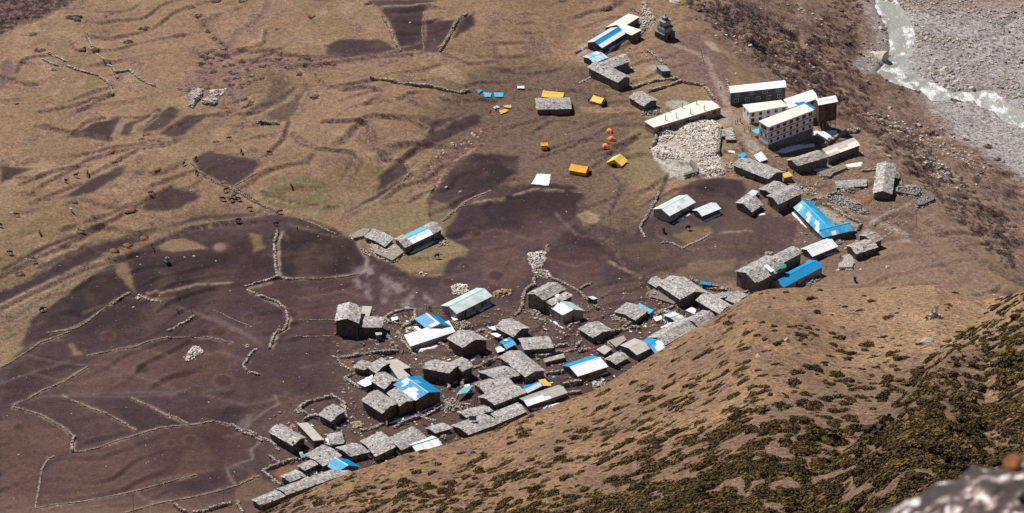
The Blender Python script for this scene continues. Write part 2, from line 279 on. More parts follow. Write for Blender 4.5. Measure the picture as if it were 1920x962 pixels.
STEPS += ['u 60,270 80,230 110,215 190,205','u 265,150 270,180 300,190 360,190','u 130,470 250,495 300,505 420,520','u 150,420 300,390 420,350','u 740,60 790,120 850,180','u 750,200 790,250 760,300 830,330','u 880,190 1000,190 1100,210 1210,215','u 900,230 1000,225 1100,250 1250,235 1400,215 1540,205',
 'u 1150,250 1230,330 1400,300','u 1290,335 1380,325 1430,340','u 1375,390 1400,370','u 1525,350 1535,375 1570,395','u 1650,365 1700,385','u 1720,380 1800,375 1850,382','u 1090,500 1120,540 1180,555 1330,575 1340,600 1300,660','u 1370,460 1390,530 1440,595 1480,600','u 1210,455 1380,455','u 1400,430 1540,450 1610,490 1600,520 1570,560',
 'u 150,700 330,600 470,560 660,530','u 120,760 300,690','u 460,800 560,740 640,700','u 1010,960 1030,880 1060,860 1080,900','u 230,860 420,800 500,760','u 700,860 900,830 1040,830','u 330,660 520,560 640,540','u 560,700 700,650 730,640','u 1460,640 1560,560 1700,500','u 1080,460 1060,520 1000,580','u 980,720 1100,760 1260,780','u 940,410 1050,380 1100,330','u 640,480 760,440 860,420','u 80,690 200,640 330,620','u 1620,180 1760,240 1850,230','u 1860,260 1990,280 2100,260','u 1900,480 2050,440 2200,470','u 2050,560 2200,520 2350,560','u 2080,330 2200,350 2330,420','u 2200,600 2330,560 2400,500']
for s in ['u 110,200 180,240 250,260','u 420,350 430,330 480,300','u 560,60 620,130 700,160','u 930,720 1060,690 1160,640','u 720,620 780,680 900,740 1000,780','u 1440,200 1500,180 1580,160','u 1640,180 1690,150 1720,60','u 440,520 470,440 530,400','u 520,500 600,430 640,370','u 1080,380 1090,340 1070,290','u 1640,760 1560,700 1480,680','u 1300,790 1420,720 1530,650 1620,560','u 1620,830 1610,740 1680,620 1780,560','u 500,860 640,790 700,780','u 60,930 220,830 420,780','u 0,990 200,890 460,810','u 1140,490 1100,470 1090,440','u 640,520 560,640 480,700','u 180,650 330,580 420,560']:
    line(s, (.27,.20,.14), .4, .7, gaps=.3)
for s in ['z 60,520 120,480 200,452 300,430','z 20,600 80,560 150,520 220,500','z 0,640 40,620 90,600','z 150,590 230,560 330,560','z 380,590 440,620 500,600','z 560,560 640,545 700,560','z 240,650 330,670 420,660 470,680','z 560,690 640,680','z 60,700 140,720 230,700','z 380,740 460,760 560,740','z 420,820 500,800','z 300,900 400,880 480,870','z 860,450 930,430 1000,450','z 1010,480 1080,500 1140,480','z 880,540 960,520 990,480','z 1100,560 1160,530 1220,510','z 1040,400 1080,440 1150,450','z 1230,440 1300,470 1400,460','z 1300,500 1420,490 1500,460']:
    line(s, (.15,.105,.080), .55, .7, step=.9, bw=1.0, gaps=.2)
for s in STEPS: line(s, SHRUB*.80, .75, .72, step=1.4, bw=1.1, mot=.9)
for s, a_, b_ in [('i 850,110 900,170 960,230 1010,300 1050,365', 5.5, 3.2), ('i 620,90 720,180 790,260', 2.5, 2.5), ('i 1100,430 1180,480 1240,500', 2.5, 2), ('i 700,330 850,440 1000,560 1200,640', 1.8, 2.2), ('i 1240,180 1400,280 1600,350 1800,420', 2.0, 2.5), ('i 1000,60 1200,120 1450,180 1700,300', 1.6, 2.5), ('k 560,280 640,350 720,430 760,470', 3.0, 2.2),
   ('j 20,180 120,300 200,360', 3.0, 2.5), ('j 60,560 200,640 330,680', 2.0, 2.0), ('k 60,60 260,160 420,230', 1.6, 2.0), ('l 700,60 860,160 1040,300 1240,430 1420,520', 2.2, 2.2), ('l 900,20 1080,120 1260,160 1440,260', 2.0, 2.5), ('k 1140,560 1180,620 1240,680', 3.5, 2.0), ('l 640,160 760,330 900,440', 1.6, 1.6), ('k 900,640 1100,760 1300,860', 1.6, 2.5)]:
    line(s, SHRUB*.85, b_*.8, .55, step=a_, bw=b_, mot=.9)  # dark tint over the relief; along the cliff notch it paints in the shadow
# dung pits and burnt circles
for (q, x_, y_, r_) in [('f',1070,285,60),('f',1675,380,75),('f',810,40,50),('f',1275,848,40),('f',1425,822,50),('f',1640,15,60),('f',140,725,45),('h',270,705,45),('h',590,680,55),('J',140,278,75),('I',1205,480,45),('I',1060,630,60),('I',1300,180,60),('f',1530,680,30),('e',1650,258,50)]:
    cx, cy = pl('%s %d,%d' % (q, x_, y_))[0]; sc_ = REG[q][2] if len(REG[q]) > 2 else 4.81; rm = r_/sc_/6*1.05
    d = np.hypot(UM-cx/6+wx*.3, (VM-cy/6/.47+wy*.3)*.75); col = (.045,.026,.022) if (q, x_) != ('e', 1650) else (.2,.13,.1)
    paint(sstep(rm*1.5, rm*.9, d)*.5, (.125,.075,.06)); paint(sstep(rm, rm*.7, d)*.85, col); DH += .45*np.exp(-(d/rm)**2)
# blur a touch, add fine relief
def blur(a):
    b = a.copy(); b[1:-1, 1:-1] = (a[1:-1, 1:-1]*4+a[:-2, 1:-1]+a[2:, 1:-1]+a[1:-1, :-2]+a[1:-1, 2:])/8; return b
TC = blur(TC); DH = blur(DH)
DH += (.06+.22*MOT)*fbm(XS/1.7, YS/1.7, 3)+.10*MOT*n3
DH += sstep(3, 20, DS)*sstep(98, 84, DS)*(.7*fbm(XS/3.1, YS/3.1+4, 3))
RIVL = 'j 300,-40 350,80 400,160 435,240 445,330 440,420 400,480 350,530 420,590 560,640 700,690 760,750 880,745 1000,745 1080,740 1110,780 1230,830 1300,900 1443,950 1600,1000'
RIVR = 'j 470,-40 540,80 590,180 615,260 600,350 555,420 590,490 640,560 780,625 900,690 960,680 1060,690 1140,670 1220,680 1280,750 1340,790 1400,810 1443,820 1520,840 1600,860'
RP = met(pl(RIVL)+pl(RIVR)[::-1]); _d = seg_dist(UM, VM, RP+[RP[0]]); _d = np.where(in_poly(UM, VM, RP), -_d, _d); _k = sstep(1.8, -1.2, _d)
_k2 = sstep(24, 12, _d); DH = DH*(1-_k2)+.15*_k2; DH = DH*(1-_k)-1.5*_k
for s_, (rx, ry), dp in [('z 1535,300', (15, 24), 3.6), ('z 1560,262', (10, 14), 1.6)]:
    c_ = on_plane(*pl(s_)[0], 0); DH -= dp*np.exp(-((XS-c_[0])/rx)**2-((YS-c_[1])/ry)**2)
fade = np.ones(U.shape); e_ = 30
for i in range(e_): fade[i, :] *= i/e_; fade[-1-i, :] *= i/e_; fade[:, i] *= i/e_; fade[:, -1-i] *= i/e_
fade = np.clip(fade, 0, 1); ZZ[SUB] += DH*fade
TCF = np.zeros(XX.shape+(3,)); TCF[:] = GRASS*.6+SHRUB*.5; MF = np.full(XX.shape, .5)
TCF[SUB] = TC*fade[..., None]+TCF[SUB]*(1-fade[..., None]); MF[SUB] = MOT
def gz(x, y):
    x = np.asarray(x, float); y = np.asarray(y, float)
    i = np.clip(np.searchsorted(GX, x)-1, 0, len(GX)-2); j = np.clip(np.searchsorted(GY, y)-1, 0, len(GY)-2)
    fx = np.clip((x-GX[i])/(GX[i+1]-GX[i]), 0, 1); fy = np.clip((y-GY[j])/(GY[j+1]-GY[j]), 0, 1)
    return (ZZ[j, i]*(1-fx)+ZZ[j, i+1]*fx)*(1-fy)+(ZZ[j+1, i]*(1-fx)+ZZ[j+1, i+1]*fx)*fy
TS = np.arange(1000, 1760, 1.0)
def at(px, py, h=0.0):
    """the point h metres above the valley floor that the photograph shows at px, py"""
    d = ray(px, py); P = CAM+TS[:, None]*d
    g = P[:, 2]-gz(P[:, 0], P[:, 1])-h
    k = np.where(g < 0)[0]; k = max(1, k[0]) if len(k) else len(TS)-1
    t = TS[k-1]+(TS[k]-TS[k-1])*g[k-1]/(g[k-1]-g[k]+1e-12)
    return CAM+t*d
# ------------------------------------------------------------------ materials
MATS = {}
def mat(name, rough=.85, noise=((1.2, .35),), bump=.0, bscale=2.0, spec=.3, tint=True, col=(.5,.5,.5), speck=None, metal=0, cracks=None, tr=0):
    if name in MATS: return MATS[name]
    m = bpy.data.materials.new(name); m.use_nodes = True; n = m.node_tree; N = n.nodes; Lk = n.links; b = N['Principled BSDF']
    tc = N.new('ShaderNodeTexCoord'); co = tc.outputs['Object']
    if tint:
        a = N.new('ShaderNodeAttribute'); a.attribute_name = 'tint'; c = a.outputs['Color']
    else:
        a = N.new('ShaderNodeRGB'); a.outputs[0].default_value = (*col, 1); c = a.outputs[0]
    def mul(c, f):
        x = N.new('ShaderNodeVectorMath'); x.operation = 'SCALE'; Lk.new(c, x.inputs[0]); Lk.new(f, x.inputs['Scale']); return x.outputs[0]
    for sc, am in noise:
        t = N.new('ShaderNodeTexNoise'); t.inputs['Scale'].default_value = sc; t.inputs['Detail'].default_value = 3; Lk.new(co, t.inputs['Vector'])
        r = N.new('ShaderNodeMapRange'); r.inputs[1].default_value = .3; r.inputs[2].default_value = .7; r.inputs[3].default_value = 1-am; r.inputs[4].default_value = 1+am
        Lk.new(t.outputs[0], r.inputs[0]); c = mul(c, r.outputs[0])
    if cracks:
        sc, wd, dark = cracks
        v = N.new('ShaderNodeTexVoronoi'); v.feature = 'DISTANCE_TO_EDGE'; v.inputs['Scale'].default_value = sc; Lk.new(co, v.inputs['Vector'])
        r = N.new('ShaderNodeMapRange'); r.inputs[1].default_value = 0; r.inputs[2].default_value = wd; r.inputs[3].default_value = dark; r.inputs[4].default_value = 1
        Lk.new(v.outputs['Distance'], r.inputs[0]); c = mul(c, r.outputs[0])
        v2 = N.new('ShaderNodeTexVoronoi'); v2.inputs['Scale'].default_value = sc; Lk.new(co, v2.inputs['Vector'])
        sx = N.new('ShaderNodeSeparateXYZ'); Lk.new(v2.outputs['Color'], sx.inputs[0])
        r = N.new('ShaderNodeMapRange'); r.inputs[3].default_value = .62; r.inputs[4].default_value = 1.4; Lk.new(sx.outputs[0], r.inputs[0]); c = mul(c, r.outputs[0])
    if speck:
        for sc, rad, thr, scol in speck:
            v = N.new('ShaderNodeTexVoronoi'); v.inputs['Scale'].default_value = sc; Lk.new(co, v.inputs['Vector'])
            l1 = N.new('ShaderNodeMath'); l1.operation = 'LESS_THAN'; Lk.new(v.outputs['Distance'], l1.inputs[0]); l1.inputs[1].default_value = rad
            sx = N.new('ShaderNodeSeparateXYZ'); Lk.new(v.outputs['Color'], sx.inputs[0])
            l2 = N.new('ShaderNodeMath'); l2.operation = 'GREATER_THAN'; Lk.new(sx.outputs[0], l2.inputs[0]); l2.inputs[1].default_value = thr
            mm = N.new('ShaderNodeMath'); mm.operation = 'MULTIPLY'; Lk.new(l1.outputs[0], mm.inputs[0]); Lk.new(l2.outputs[0], mm.inputs[1])
            mx = N.new('ShaderNodeMix'); mx.data_type = 'RGBA'; Lk.new(mm.outputs[0], mx.inputs[0]); Lk.new(c, mx.inputs[6]); mx.inputs[7].default_value = (*scol, 1); c = mx.outputs[2]
    Lk.new(c, b.inputs['Base Color']); b.inputs['Roughness'].default_value = rough; b.inputs['Specular IOR Level'].default_value = spec; b.inputs['Metallic'].default_value = metal
    if bump:
        t = N.new('ShaderNodeTexNoise'); t.inputs['Scale'].default_value = bscale; t.inputs['Detail'].default_value = 4; Lk.new(co, t.inputs['Vector'])
        bp = N.new('ShaderNodeBump'); bp.inputs['Strength'].default_value = 1; bp.inputs['Distance'].default_value = bump; Lk.new(t.outputs[0], bp.inputs['Height']); Lk.new(bp.outputs[0], b.inputs['Normal'])
    MATS[name] = m; return m
def ground_mat(name, speck):
    m = mat(name, .95, ((.35, .10), (1.6, .16), (6, .10)), .10, 1.3, .1, speck=speck)
    n = m.node_tree; N = n.nodes; Lk = n.links; b = N['Principled BSDF']
    # shrubby places (attribute mott) break into dark twigs and pale dead grass
    a = N.new('ShaderNodeAttribute'); a.attribute_name = 'mott'
    tc = N.new('ShaderNodeTexCoord'); t = N.new('ShaderNodeTexNoise'); t.inputs['Scale'].default_value = .75; t.inputs['Detail'].default_value = 6; t.inputs['Roughness'].default_value = .7; Lk.new(tc.outputs['Object'], t.inputs['Vector'])
    r = N.new('ShaderNodeMapRange'); r.inputs[1].default_value = .36; r.inputs[2].default_value = .64; r.inputs[3].default_value = -.62; r.inputs[4].default_value = .62; Lk.new(t.outputs[0], r.inputs[0])
    t9 = N.new('ShaderNodeTexNoise'); t9.inputs['Scale'].default_value = 2.1; t9.inputs['Detail'].default_value = 4; Lk.new(tc.outputs['Object'], t9.inputs['Vector'])
    r9 = N.new('ShaderNodeMapRange'); r9.inputs[1].default_value = .38; r9.inputs[2].default_value = .62; r9.inputs[3].default_value = -.42; r9.inputs[4].default_value = .42; Lk.new(t9.outputs[0], r9.inputs[0])
    s9 = N.new('ShaderNodeMath'); s9.operation = 'ADD'; Lk.new(r.outputs[0], s9.inputs[0]); Lk.new(r9.outputs[0], s9.inputs[1])
    mu = N.new('ShaderNodeMath'); mu.operation = 'MULTIPLY_ADD'; Lk.new(s9.outputs[0], mu.inputs[0]); Lk.new(a.outputs['Fac'], mu.inputs[1]); mu.inputs[2].default_value = 1
    src = b.inputs['Base Color'].links[0].from_socket; x = N.new('ShaderNodeVectorMath'); x.operation = 'SCALE'; Lk.new(src, x.inputs[0]); Lk.new(mu.outputs[0], x.inputs['Scale']); Lk.new(x.outputs[0], b.inputs['Base Color'])
    return m
M_GROUND = ground_mat('ground', [(.55, .08, .90, (.36,.31,.28)), (1.3, .14, .96, (.32,.27,.24))])
M_HILL = ground_mat('hillside', [(1.3, .12, .965, (.40,.36,.32))])
M_STONE = mat('stone', .9, ((1.5, .25), (5, .2)), .05, 4, .2)
M_WALL = mat('masonry', .92, ((.6, .2),), .08, 3, .15, cracks=(2.6, .12, .4))
M_SLATE = mat('slate', .75, ((1.1, .10), (4, .14)), .03, 4, .3, cracks=(2.4, .04, .72))
M_METAL = mat('painted sheet', .42, ((.5, .07), (3, .05)), 0, 2, .5)
M_PLAIN = mat('plaster', .85, ((.5, .10), (2.5, .10)), .02, 4, .2)
M_CLOTH = mat('cloth', .8, ((1.5, .10),), .06, 2, .2)
M_DARK = mat('dark timber', .8, ((3, .2),), 0, 2, .2)
M_GLASS = mat('window glass', .12, ((.8, .2),), 0, 2, .6, tint=False, col=(.02,.035,.045))
M_SNOW = mat('snow', .55, ((1.2, .12),), .12, 2.5, .3, tint=False, col=(.78,.80,.83))
M_LEAF = mat('foliage', .8, ((1.1, .3),), 0, 2, .15)
M_HAIR = mat('coat', .8, ((6, .2),), 0, 2, .2)

# ------------------------------------------------------------------ mesh builders
class MB:
    def __init__(s): s.v = []; s.f = []; s.c = []; s.n = 0
    def add(s, V, F, col):
        V = np.asarray(V, float).reshape(-1, 3); s.v.append(V); s.f += [tuple(int(i)+s.n for i in f) for f in F]
        c = np.asarray(col, float); s.c.append(np.tile(c, (len(V), 1)) if c.ndim == 1 else c); s.n += len(V)
    def mesh(s, name, origin=(0, 0, 0), smooth=False):
        me = bpy.data.meshes.new(name); V = np.concatenate(s.v)-np.asarray(origin, float)
        me.from_pydata(V.tolist(), [], s.f); c = np.concatenate(s.c); c = np.concatenate([c, np.ones((len(c), 1))], 1)
        at_ = me.color_attributes.new('tint', 'FLOAT_COLOR', 'POINT'); at_.data.foreach_set('color', c.astype(np.float32).ravel())
        if smooth: me.polygons.foreach_set('use_smooth', [True]*len(me.polygons))
        me.update(); return me
BOXF = [(0,3,2,1),(4,5,6,7),(0,1,5,4),(1,2,6,5),(2,3,7,6),(3,0,4,7)]
def grid_mesh(name, X, Y, Z, Cc, extra=None):
    r, c = X.shape; me = bpy.data.meshes.new(name)
    V = np.stack([X, Y, Z], -1).reshape(-1, 3); i = np.arange(r*c).reshape(r, c)
    F = np.stack([i[:-1, :-1], i[:-1, 1:], i[1:, 1:], i[1:, :-1]], -1).reshape(-1, 4)
    me.vertices.add(len(V)); me.vertices.foreach_set('co', V.astype(np.float32).ravel())
    me.loops.add(F.size); me.loops.foreach_set('vertex_index', F.astype(np.int32).ravel())
    me.polygons.add(len(F)); me.polygons.foreach_set('loop_start', np.arange(0, F.size, 4, dtype=np.int32)); me.polygons.foreach_set('loop_total', np.full(len(F), 4, np.int32))
    me.update(calc_edges=True); me.polygons.foreach_set('use_smooth', np.ones(len(F), bool))
    Cc = Cc.reshape(-1, 3); a = me.color_attributes.new('tint', 'FLOAT_COLOR', 'POINT')
    a.data.foreach_set('color', np.concatenate([Cc, np.ones((len(Cc), 1))], 1).astype(np.float32).ravel())
    if extra is not None: b = me.attributes.new('mott', 'FLOAT', 'POINT'); b.data.foreach_set('value', extra.astype(np.float32).ravel())
    return me
def link(name, me, m, parent=None, loc=None):
    o = bpy.data.objects.new(name, me); COL.objects.link(o)
    if me is not None and m is not None and not me.materials: me.materials.append(m)
    if loc is not None: o.location = loc
    if parent is not None: o.parent = parent
    return o
def tag(o, label=None, cat=None, group=None, kind=None):
    if label: o['label'] = label
    if cat: o['category'] = cat
    if group: o['group'] = group
    if kind: o['kind'] = kind
    return o
def thing(name, loc, label, cat, group=None): return tag(link(name, None, None, None, loc), label, cat, group)
def stones(mb, P, sz, rnd, pal, flat=.8, up=0.0):
    """rough blocks at points P (n,3) with sizes sz (n)"""
    P = np.asarray(P); n = len(P)
    if n == 0: return
    base = np.array([(-1,-1,-1),(1,-1,-1),(1,1,-1),(-1,1,-1),(-1,-1,1),(1,-1,1),(1,1,1),(-1,1,1)], float)*.5
    V = np.tile(base, (n, 1, 1))*(1+.0*rnd.rand(n, 1, 1)); V += rnd.uniform(-.17, .17, V.shape); V[:, 4:, :2] *= .82
    V *= np.stack([rnd.uniform(.75, 1.35, n), rnd.uniform(.7, 1.1, n), rnd.uniform(.5, .95, n)*flat], -1)[:, None, :]
    a = rnd.uniform(0, 6.28, n); ca, sa = np.cos(a), np.sin(a); x = V[..., 0]*ca[:, None]-V[..., 1]*sa[:, None]; y = V[..., 0]*sa[:, None]+V[..., 1]*ca[:, None]
    ti = rnd.uniform(-.35, .35, n)[:, None]; z = V[..., 2]+x*ti
    V = np.stack([x, y, z], -1)*np.asarray(sz)[:, None, None]+P[:, None, :]
    pal = np.asarray(pal); c = pal[rnd.randint(0, len(pal), n)]*rnd.uniform(.75, 1.25, (n, 1))
    F = (np.arange(n)[:, None, None]*8+np.array(BOXF)[None]).reshape(-1, 4)
    mb.add(V.reshape(-1, 3), F, np.repeat(c, 8, 0))
GREYS = [(.30,.27,.245),(.37,.33,.30),(.24,.21,.19),(.42,.37,.33),(.19,.165,.15)]
PALES = [(.56,.50,.44),(.64,.58,.52),(.48,.42,.36),(.68,.62,.56)]
TANS = [(.33,.265,.205),(.39,.32,.255),(.26,.205,.16),(.43,.37,.31)]
def box(mb, p0, p1, col):
    x0, y0, z0 = p0; x1, y1, z1 = p1
    mb.add([(x0,y0,z0),(x1,y0,z0),(x1,y1,z0),(x0,y1,z0),(x0,y0,z1),(x1,y0,z1),(x1,y1,z1),(x0,y1,z1)], BOXF, col)
def bar(mb, a, b, r, col, n=6, r2=None):
    a = Vector(a); b = Vector(b); d = (b-a).normalized(); q = d.to_track_quat('Z', 'Y'); r2 = r if r2 is None else r2
    V = [a+q@Vector((math.cos(6.2832*i/n)*r, math.sin(6.2832*i/n)*r, 0)) for i in range(n)]+[b+q@Vector((math.cos(6.2832*i/n)*r2, math.sin(6.2832*i/n)*r2, 0)) for i in range(n)]
    F = [(i, (i+1) % n, n+(i+1) % n, n+i) for i in range(n)]+[tuple(range(n))[::-1], tuple(range(n, 2*n))]
    mb.add([tuple(v) for v in V], F, col)
def hexa(mb, q, th, col, up=(0, 0, 1)):
    """slab: quad q (4 points) thickened upwards"""
    q = np.asarray(q, float); u = np.asarray(up, float)*th
    mb.add(np.concatenate([q, q+u]), BOXF if np.cross(q[1]-q[0], q[2]-q[0])[2] > 0 else [f[::-1] for f in BOXF], col)

# ------------------------------------------------------------------ setting meshes
link('ground', grid_mesh('ground', XX, YY, ZZ, TCF, MF), M_GROUND)['kind'] = 'structure'
def resample(P, n):
    P = np.asarray(P, float); s = np.r_[0, np.cumsum(np.hypot(*np.diff(P, axis=0).T))]; t = np.linspace(0, s[-1], n)
    return np.stack([np.interp(t, s, P[:, k]) for k in range(P.shape[1])], -1)
M_RIV = None
def river():
    n = 300; K = 24
    A = resample([at(*p)[:2] for p in pl(RIVL)], n); B = resample([at(*p)[:2] for p in pl(RIVR)], n)
    W_ = np.linalg.norm(B-A, axis=1)[None, :, None]; t = np.linspace(0, 1, K)[:, None, None]*(1+14/W_)-7/W_; G = A[None]*(1-t)+B[None]*t; X = G[..., 0].T; Y = G[..., 1].T
    Z = H0(X, Y)[0]-.55
    f = np.clip(fbm(X/3, Y/6, 4)*2.6-.15+.9*fbm(X/16, Y/16+4, 2)+.2, 0, 1)[..., None]
    Z = Z+.35*fbm(X/1.6, Y/2.2, 4)*(.3+f[..., 0])
    Cc = np.array((.30,.30,.255))*(1-f*.5)+np.array((.42,.44,.42))*f*.5
    return grid_mesh('river', X[:, ::-1], Y[:, ::-1], Z[:, ::-1], Cc, f[:, ::-1, 0])
M_WATER = mat('river water', .35, ((1.5, .12),), .25, 1.6, .3)
def foam():
    n = M_WATER.node_tree; N = n.nodes; Lk = n.links; b = N['Principled BSDF']; a = N.new('ShaderNodeAttribute'); a.attribute_name = 'mott'; tc = N.new('ShaderNodeTexCoord')
    mp = N.new('ShaderNodeMapping'); mp.inputs['Scale'].default_value = (1, .55, 1); Lk.new(tc.outputs['Object'], mp.inputs[0])
    t = N.new('ShaderNodeTexNoise'); t.inputs['Scale'].default_value = .95; t.inputs['Detail'].default_value = 8; t.inputs['Roughness'].default_value = .72; t.inputs['Distortion'].default_value = .8; Lk.new(mp.outputs[0], t.inputs['Vector'])
    ad = N.new('ShaderNodeMath'); ad.operation = 'MULTIPLY_ADD'; Lk.new(a.outputs['Fac'], ad.inputs[0]); ad.inputs[1].default_value = .22; Lk.new(t.outputs[0], ad.inputs[2])
    r = N.new('ShaderNodeMapRange'); r.inputs[1].default_value = .55; r.inputs[2].default_value = .74; Lk.new(ad.outputs[0], r.inputs[0])
    src = b.inputs['Base Color'].links[0].from_socket; mx = N.new('ShaderNodeMix'); mx.data_type = 'RGBA'; Lk.new(r.outputs[0], mx.inputs[0]); Lk.new(src, mx.inputs[6]); mx.inputs[7].default_value = (.78,.78,.76,1); Lk.new(mx.outputs[2], b.inputs['Base Color'])
foam()
link('river', river(), M_WATER)['kind'] = 'structure'

# the near hillside: descends from the camera's foot, breaks over a crest above the village
CR = [(-6000,4800),(-1500,1750),(100,1085),(330,1010),(440,975),(500,958),(539,938),(591,914),(656,886),(708,872),(760,851),(831,835),(878,820),(930,805),(984,779),(1036,761),(1091,741),(1118,730),(1159,706),(1200,679),(1249,650),(1281,628),(1335,598),(1367,575),(1416,547),(1449,541),(1497,540),(1560,542),(1619,540),(1685,537),(1757,533),(1777,541),(1802,547),(1845,562),(1884,556),(1909,548),(1940,536),(2100,490),(2600,520),(9000,1500)]
E2 = [(1990,480),(1919,540),(1880,566),(1852,590),(1812,628),(1770,648),(1742,680),(1690,740),(1600,830),(1480,960),(1200,1300)]
cpx = np.r_[np.linspace(-5500, 250, 22)[:-1], np.arange(250, 1990, 4.0), np.linspace(1990, 8000, 24)]
cy = np.interp(cpx, [c[0] for c in CR], [c[1] for c in CR])
def rayv(px, py):
    d = FWD[None]*FPX+RGT[None]*(px[..., None]-960)+UPV[None]*(481-py[..., None]); return d/np.linalg.norm(d, axis=-1, keepdims=True)
def crest_t(px):
    out = []
    for x in px:
        xx = min(max(x, 330), 1990); y = np.interp(xx, [c[0] for c in CR], [c[1] for c in CR])
        if y > 950: xx = 520; y = 950
        P = at(xx, min(y, 950)); t = np.linalg.norm(P-CAM)
        if xx > 1600: t = min(t, 1290-0*(xx-1600))
        out.append(t)
    return np.array(out)
kx = np.array([-5500, 330, 520, 700, 900, 1100, 1200, 1300, 1416, 1500, 1600, 1700, 1800, 1990, 8000], float)
kt = crest_t(kx)-np.interp(kx, [500, 1100, 1400, 1500, 2000], [52, 40, 20, 12, 14])
NS = 190
_sx = np.linspace(-5500, 8000, 2701); _sk = np.interp(_sx, kx, kt); _sk = np.convolve(np.pad(_sk, 30, 'edge'), np.hanning(61)/np.hanning(61).sum(), 'valid')
def hill_pts(px, crest_y, S_, extra=None):
    t0 = np.interp(px, _sx, _sk); py = crest_y+S_
    t = t0*np.exp(-.00088*S_-.00022*np.minimum(S_, 60)*(np.interp(px, [1500, 1650], [1, .2])))
    sd = seg_dist(px, py, E2, True)
    t = t*(1-.13*sstep(-4, 30, sd)*sstep(1500, 1720, px))
    return py, t
smax = 1110-cy; smax = np.where(smax < 60, 60, smax)
u = np.linspace(0, 1, NS)**1.25
SS = u[:, None]*smax[None]
PXh = np.tile(cpx, (NS, 1)); PYh, Th = hill_pts(PXh, cy[None], SS)
Ph = CAM+rayv(PXh, PYh)*Th[..., None]
rel = sstep(0, 40, SS)
hx, hy = Ph[..., 0], Ph[..., 1]
Ph[..., 2] += (.12+.88*rel)*(2.6*fbm(hx/34+2, hy/50, 4)+.75*fbm(hx/6, hy/8, 4)) + .22*fbm(hx/1.5, hy/2, 3)
q2 = seg_dist(PXh, PYh, E2, True); cl = sstep(-4, 30, q2)*sstep(1560, 1760, PXh)
Ph[..., 2] += cl*2.2*np.abs(fbm(hx/5+7, hy/9, 4))
rows = [Ph]
# further rows under the picture, up to the photographer's feet
phi0 = np.arctan2(-rayv(cpx*0+960, (cy+smax))[:, 2], np.hypot(rayv(cpx*0+960, cy+smax)[:, 0], rayv(cpx*0+960, cy+smax)[:, 1]))
base_d = rayv(cpx, cy+smax); az = np.arctan2(base_d[:, 0], base_d[:, 1]); el0 = np.arcsin(-base_d[:, 2]); tE = np.linalg.norm(Ph[-1]-CAM, axis=-1)
ext = []; pw = .62-.47*np.exp(-((cpx-2150)/650)**2)
for wv in np.r_[np.linspace(0, 1, 40)[1:]**3]:
    el = el0+(R(86)-el0)*wv; t = np.exp(np.log(tE)+(np.log(1.75)-np.log(tE))*wv**pw)
    ext.append(CAM+np.stack([np.sin(az)*np.cos(el), np.cos(az)*np.cos(el), -np.sin(el)], -1)*t[:, None])
rows.append(np.array(ext))
# the far side, falling to the valley floor
back = []; q = 0; zz = Ph[0].copy()
for i in range(14):
    st = 1.2*1.35**i; sl_b = .56+.35*min(1, i/5); zz = zz+np.array([0, st, -st*sl_b]); back.append(zz.copy())
rows.insert(0, np.array(back)[::-1]); HP = np.concatenate(rows)[::-1]
hx, hy = HP[..., 0], HP[..., 1]; hpx, hpy = project(hx, hy, HP[..., 2])
near_ = np.linalg.norm(HP-CAM, axis=-1) > 300
hc = np.zeros(hx.shape+(3,)); hc[:] = (.245,.150,.080)
a_ = np.clip(.5+1.1*fbm(hx/9+60, hy/16, 4), 0, 1)[..., None]; hc = hc*(1-.6*a_)+np.array((.155,.098,.072))*.6*a_
a_ = np.clip((fbm(hx/4+20, hy/9+hx/5, 4)-.02)*2.4, 0, 1)[..., None]; hc = hc*(1-.6*a_)+np.array((.135,.088,.070))*.6*a_
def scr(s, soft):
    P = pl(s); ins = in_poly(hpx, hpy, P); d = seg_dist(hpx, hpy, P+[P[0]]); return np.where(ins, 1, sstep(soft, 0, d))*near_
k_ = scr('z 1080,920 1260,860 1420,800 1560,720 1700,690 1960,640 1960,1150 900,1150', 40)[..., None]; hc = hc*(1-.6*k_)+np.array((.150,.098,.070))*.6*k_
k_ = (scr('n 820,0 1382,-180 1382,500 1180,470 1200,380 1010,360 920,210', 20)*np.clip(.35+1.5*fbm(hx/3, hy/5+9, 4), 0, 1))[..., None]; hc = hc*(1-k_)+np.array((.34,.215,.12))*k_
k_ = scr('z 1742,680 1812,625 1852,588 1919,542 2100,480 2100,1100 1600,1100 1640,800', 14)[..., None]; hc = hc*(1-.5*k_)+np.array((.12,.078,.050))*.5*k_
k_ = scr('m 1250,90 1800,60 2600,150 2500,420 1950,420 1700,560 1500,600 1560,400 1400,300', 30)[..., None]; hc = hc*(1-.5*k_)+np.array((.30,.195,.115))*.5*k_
hc = hc*(.84+.14*np.clip(fbm(hx/26+4, hy/40, 3)+.3, 0, 1))[..., None]
hm = .72+.45*np.clip(fbm(hx/12, hy/18+5, 3)+.3, 0, 1)
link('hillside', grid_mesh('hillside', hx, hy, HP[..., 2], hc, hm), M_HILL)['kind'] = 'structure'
HG = HP[::-1][len(back)-0:len(back)+NS]              # the part in view, crest first
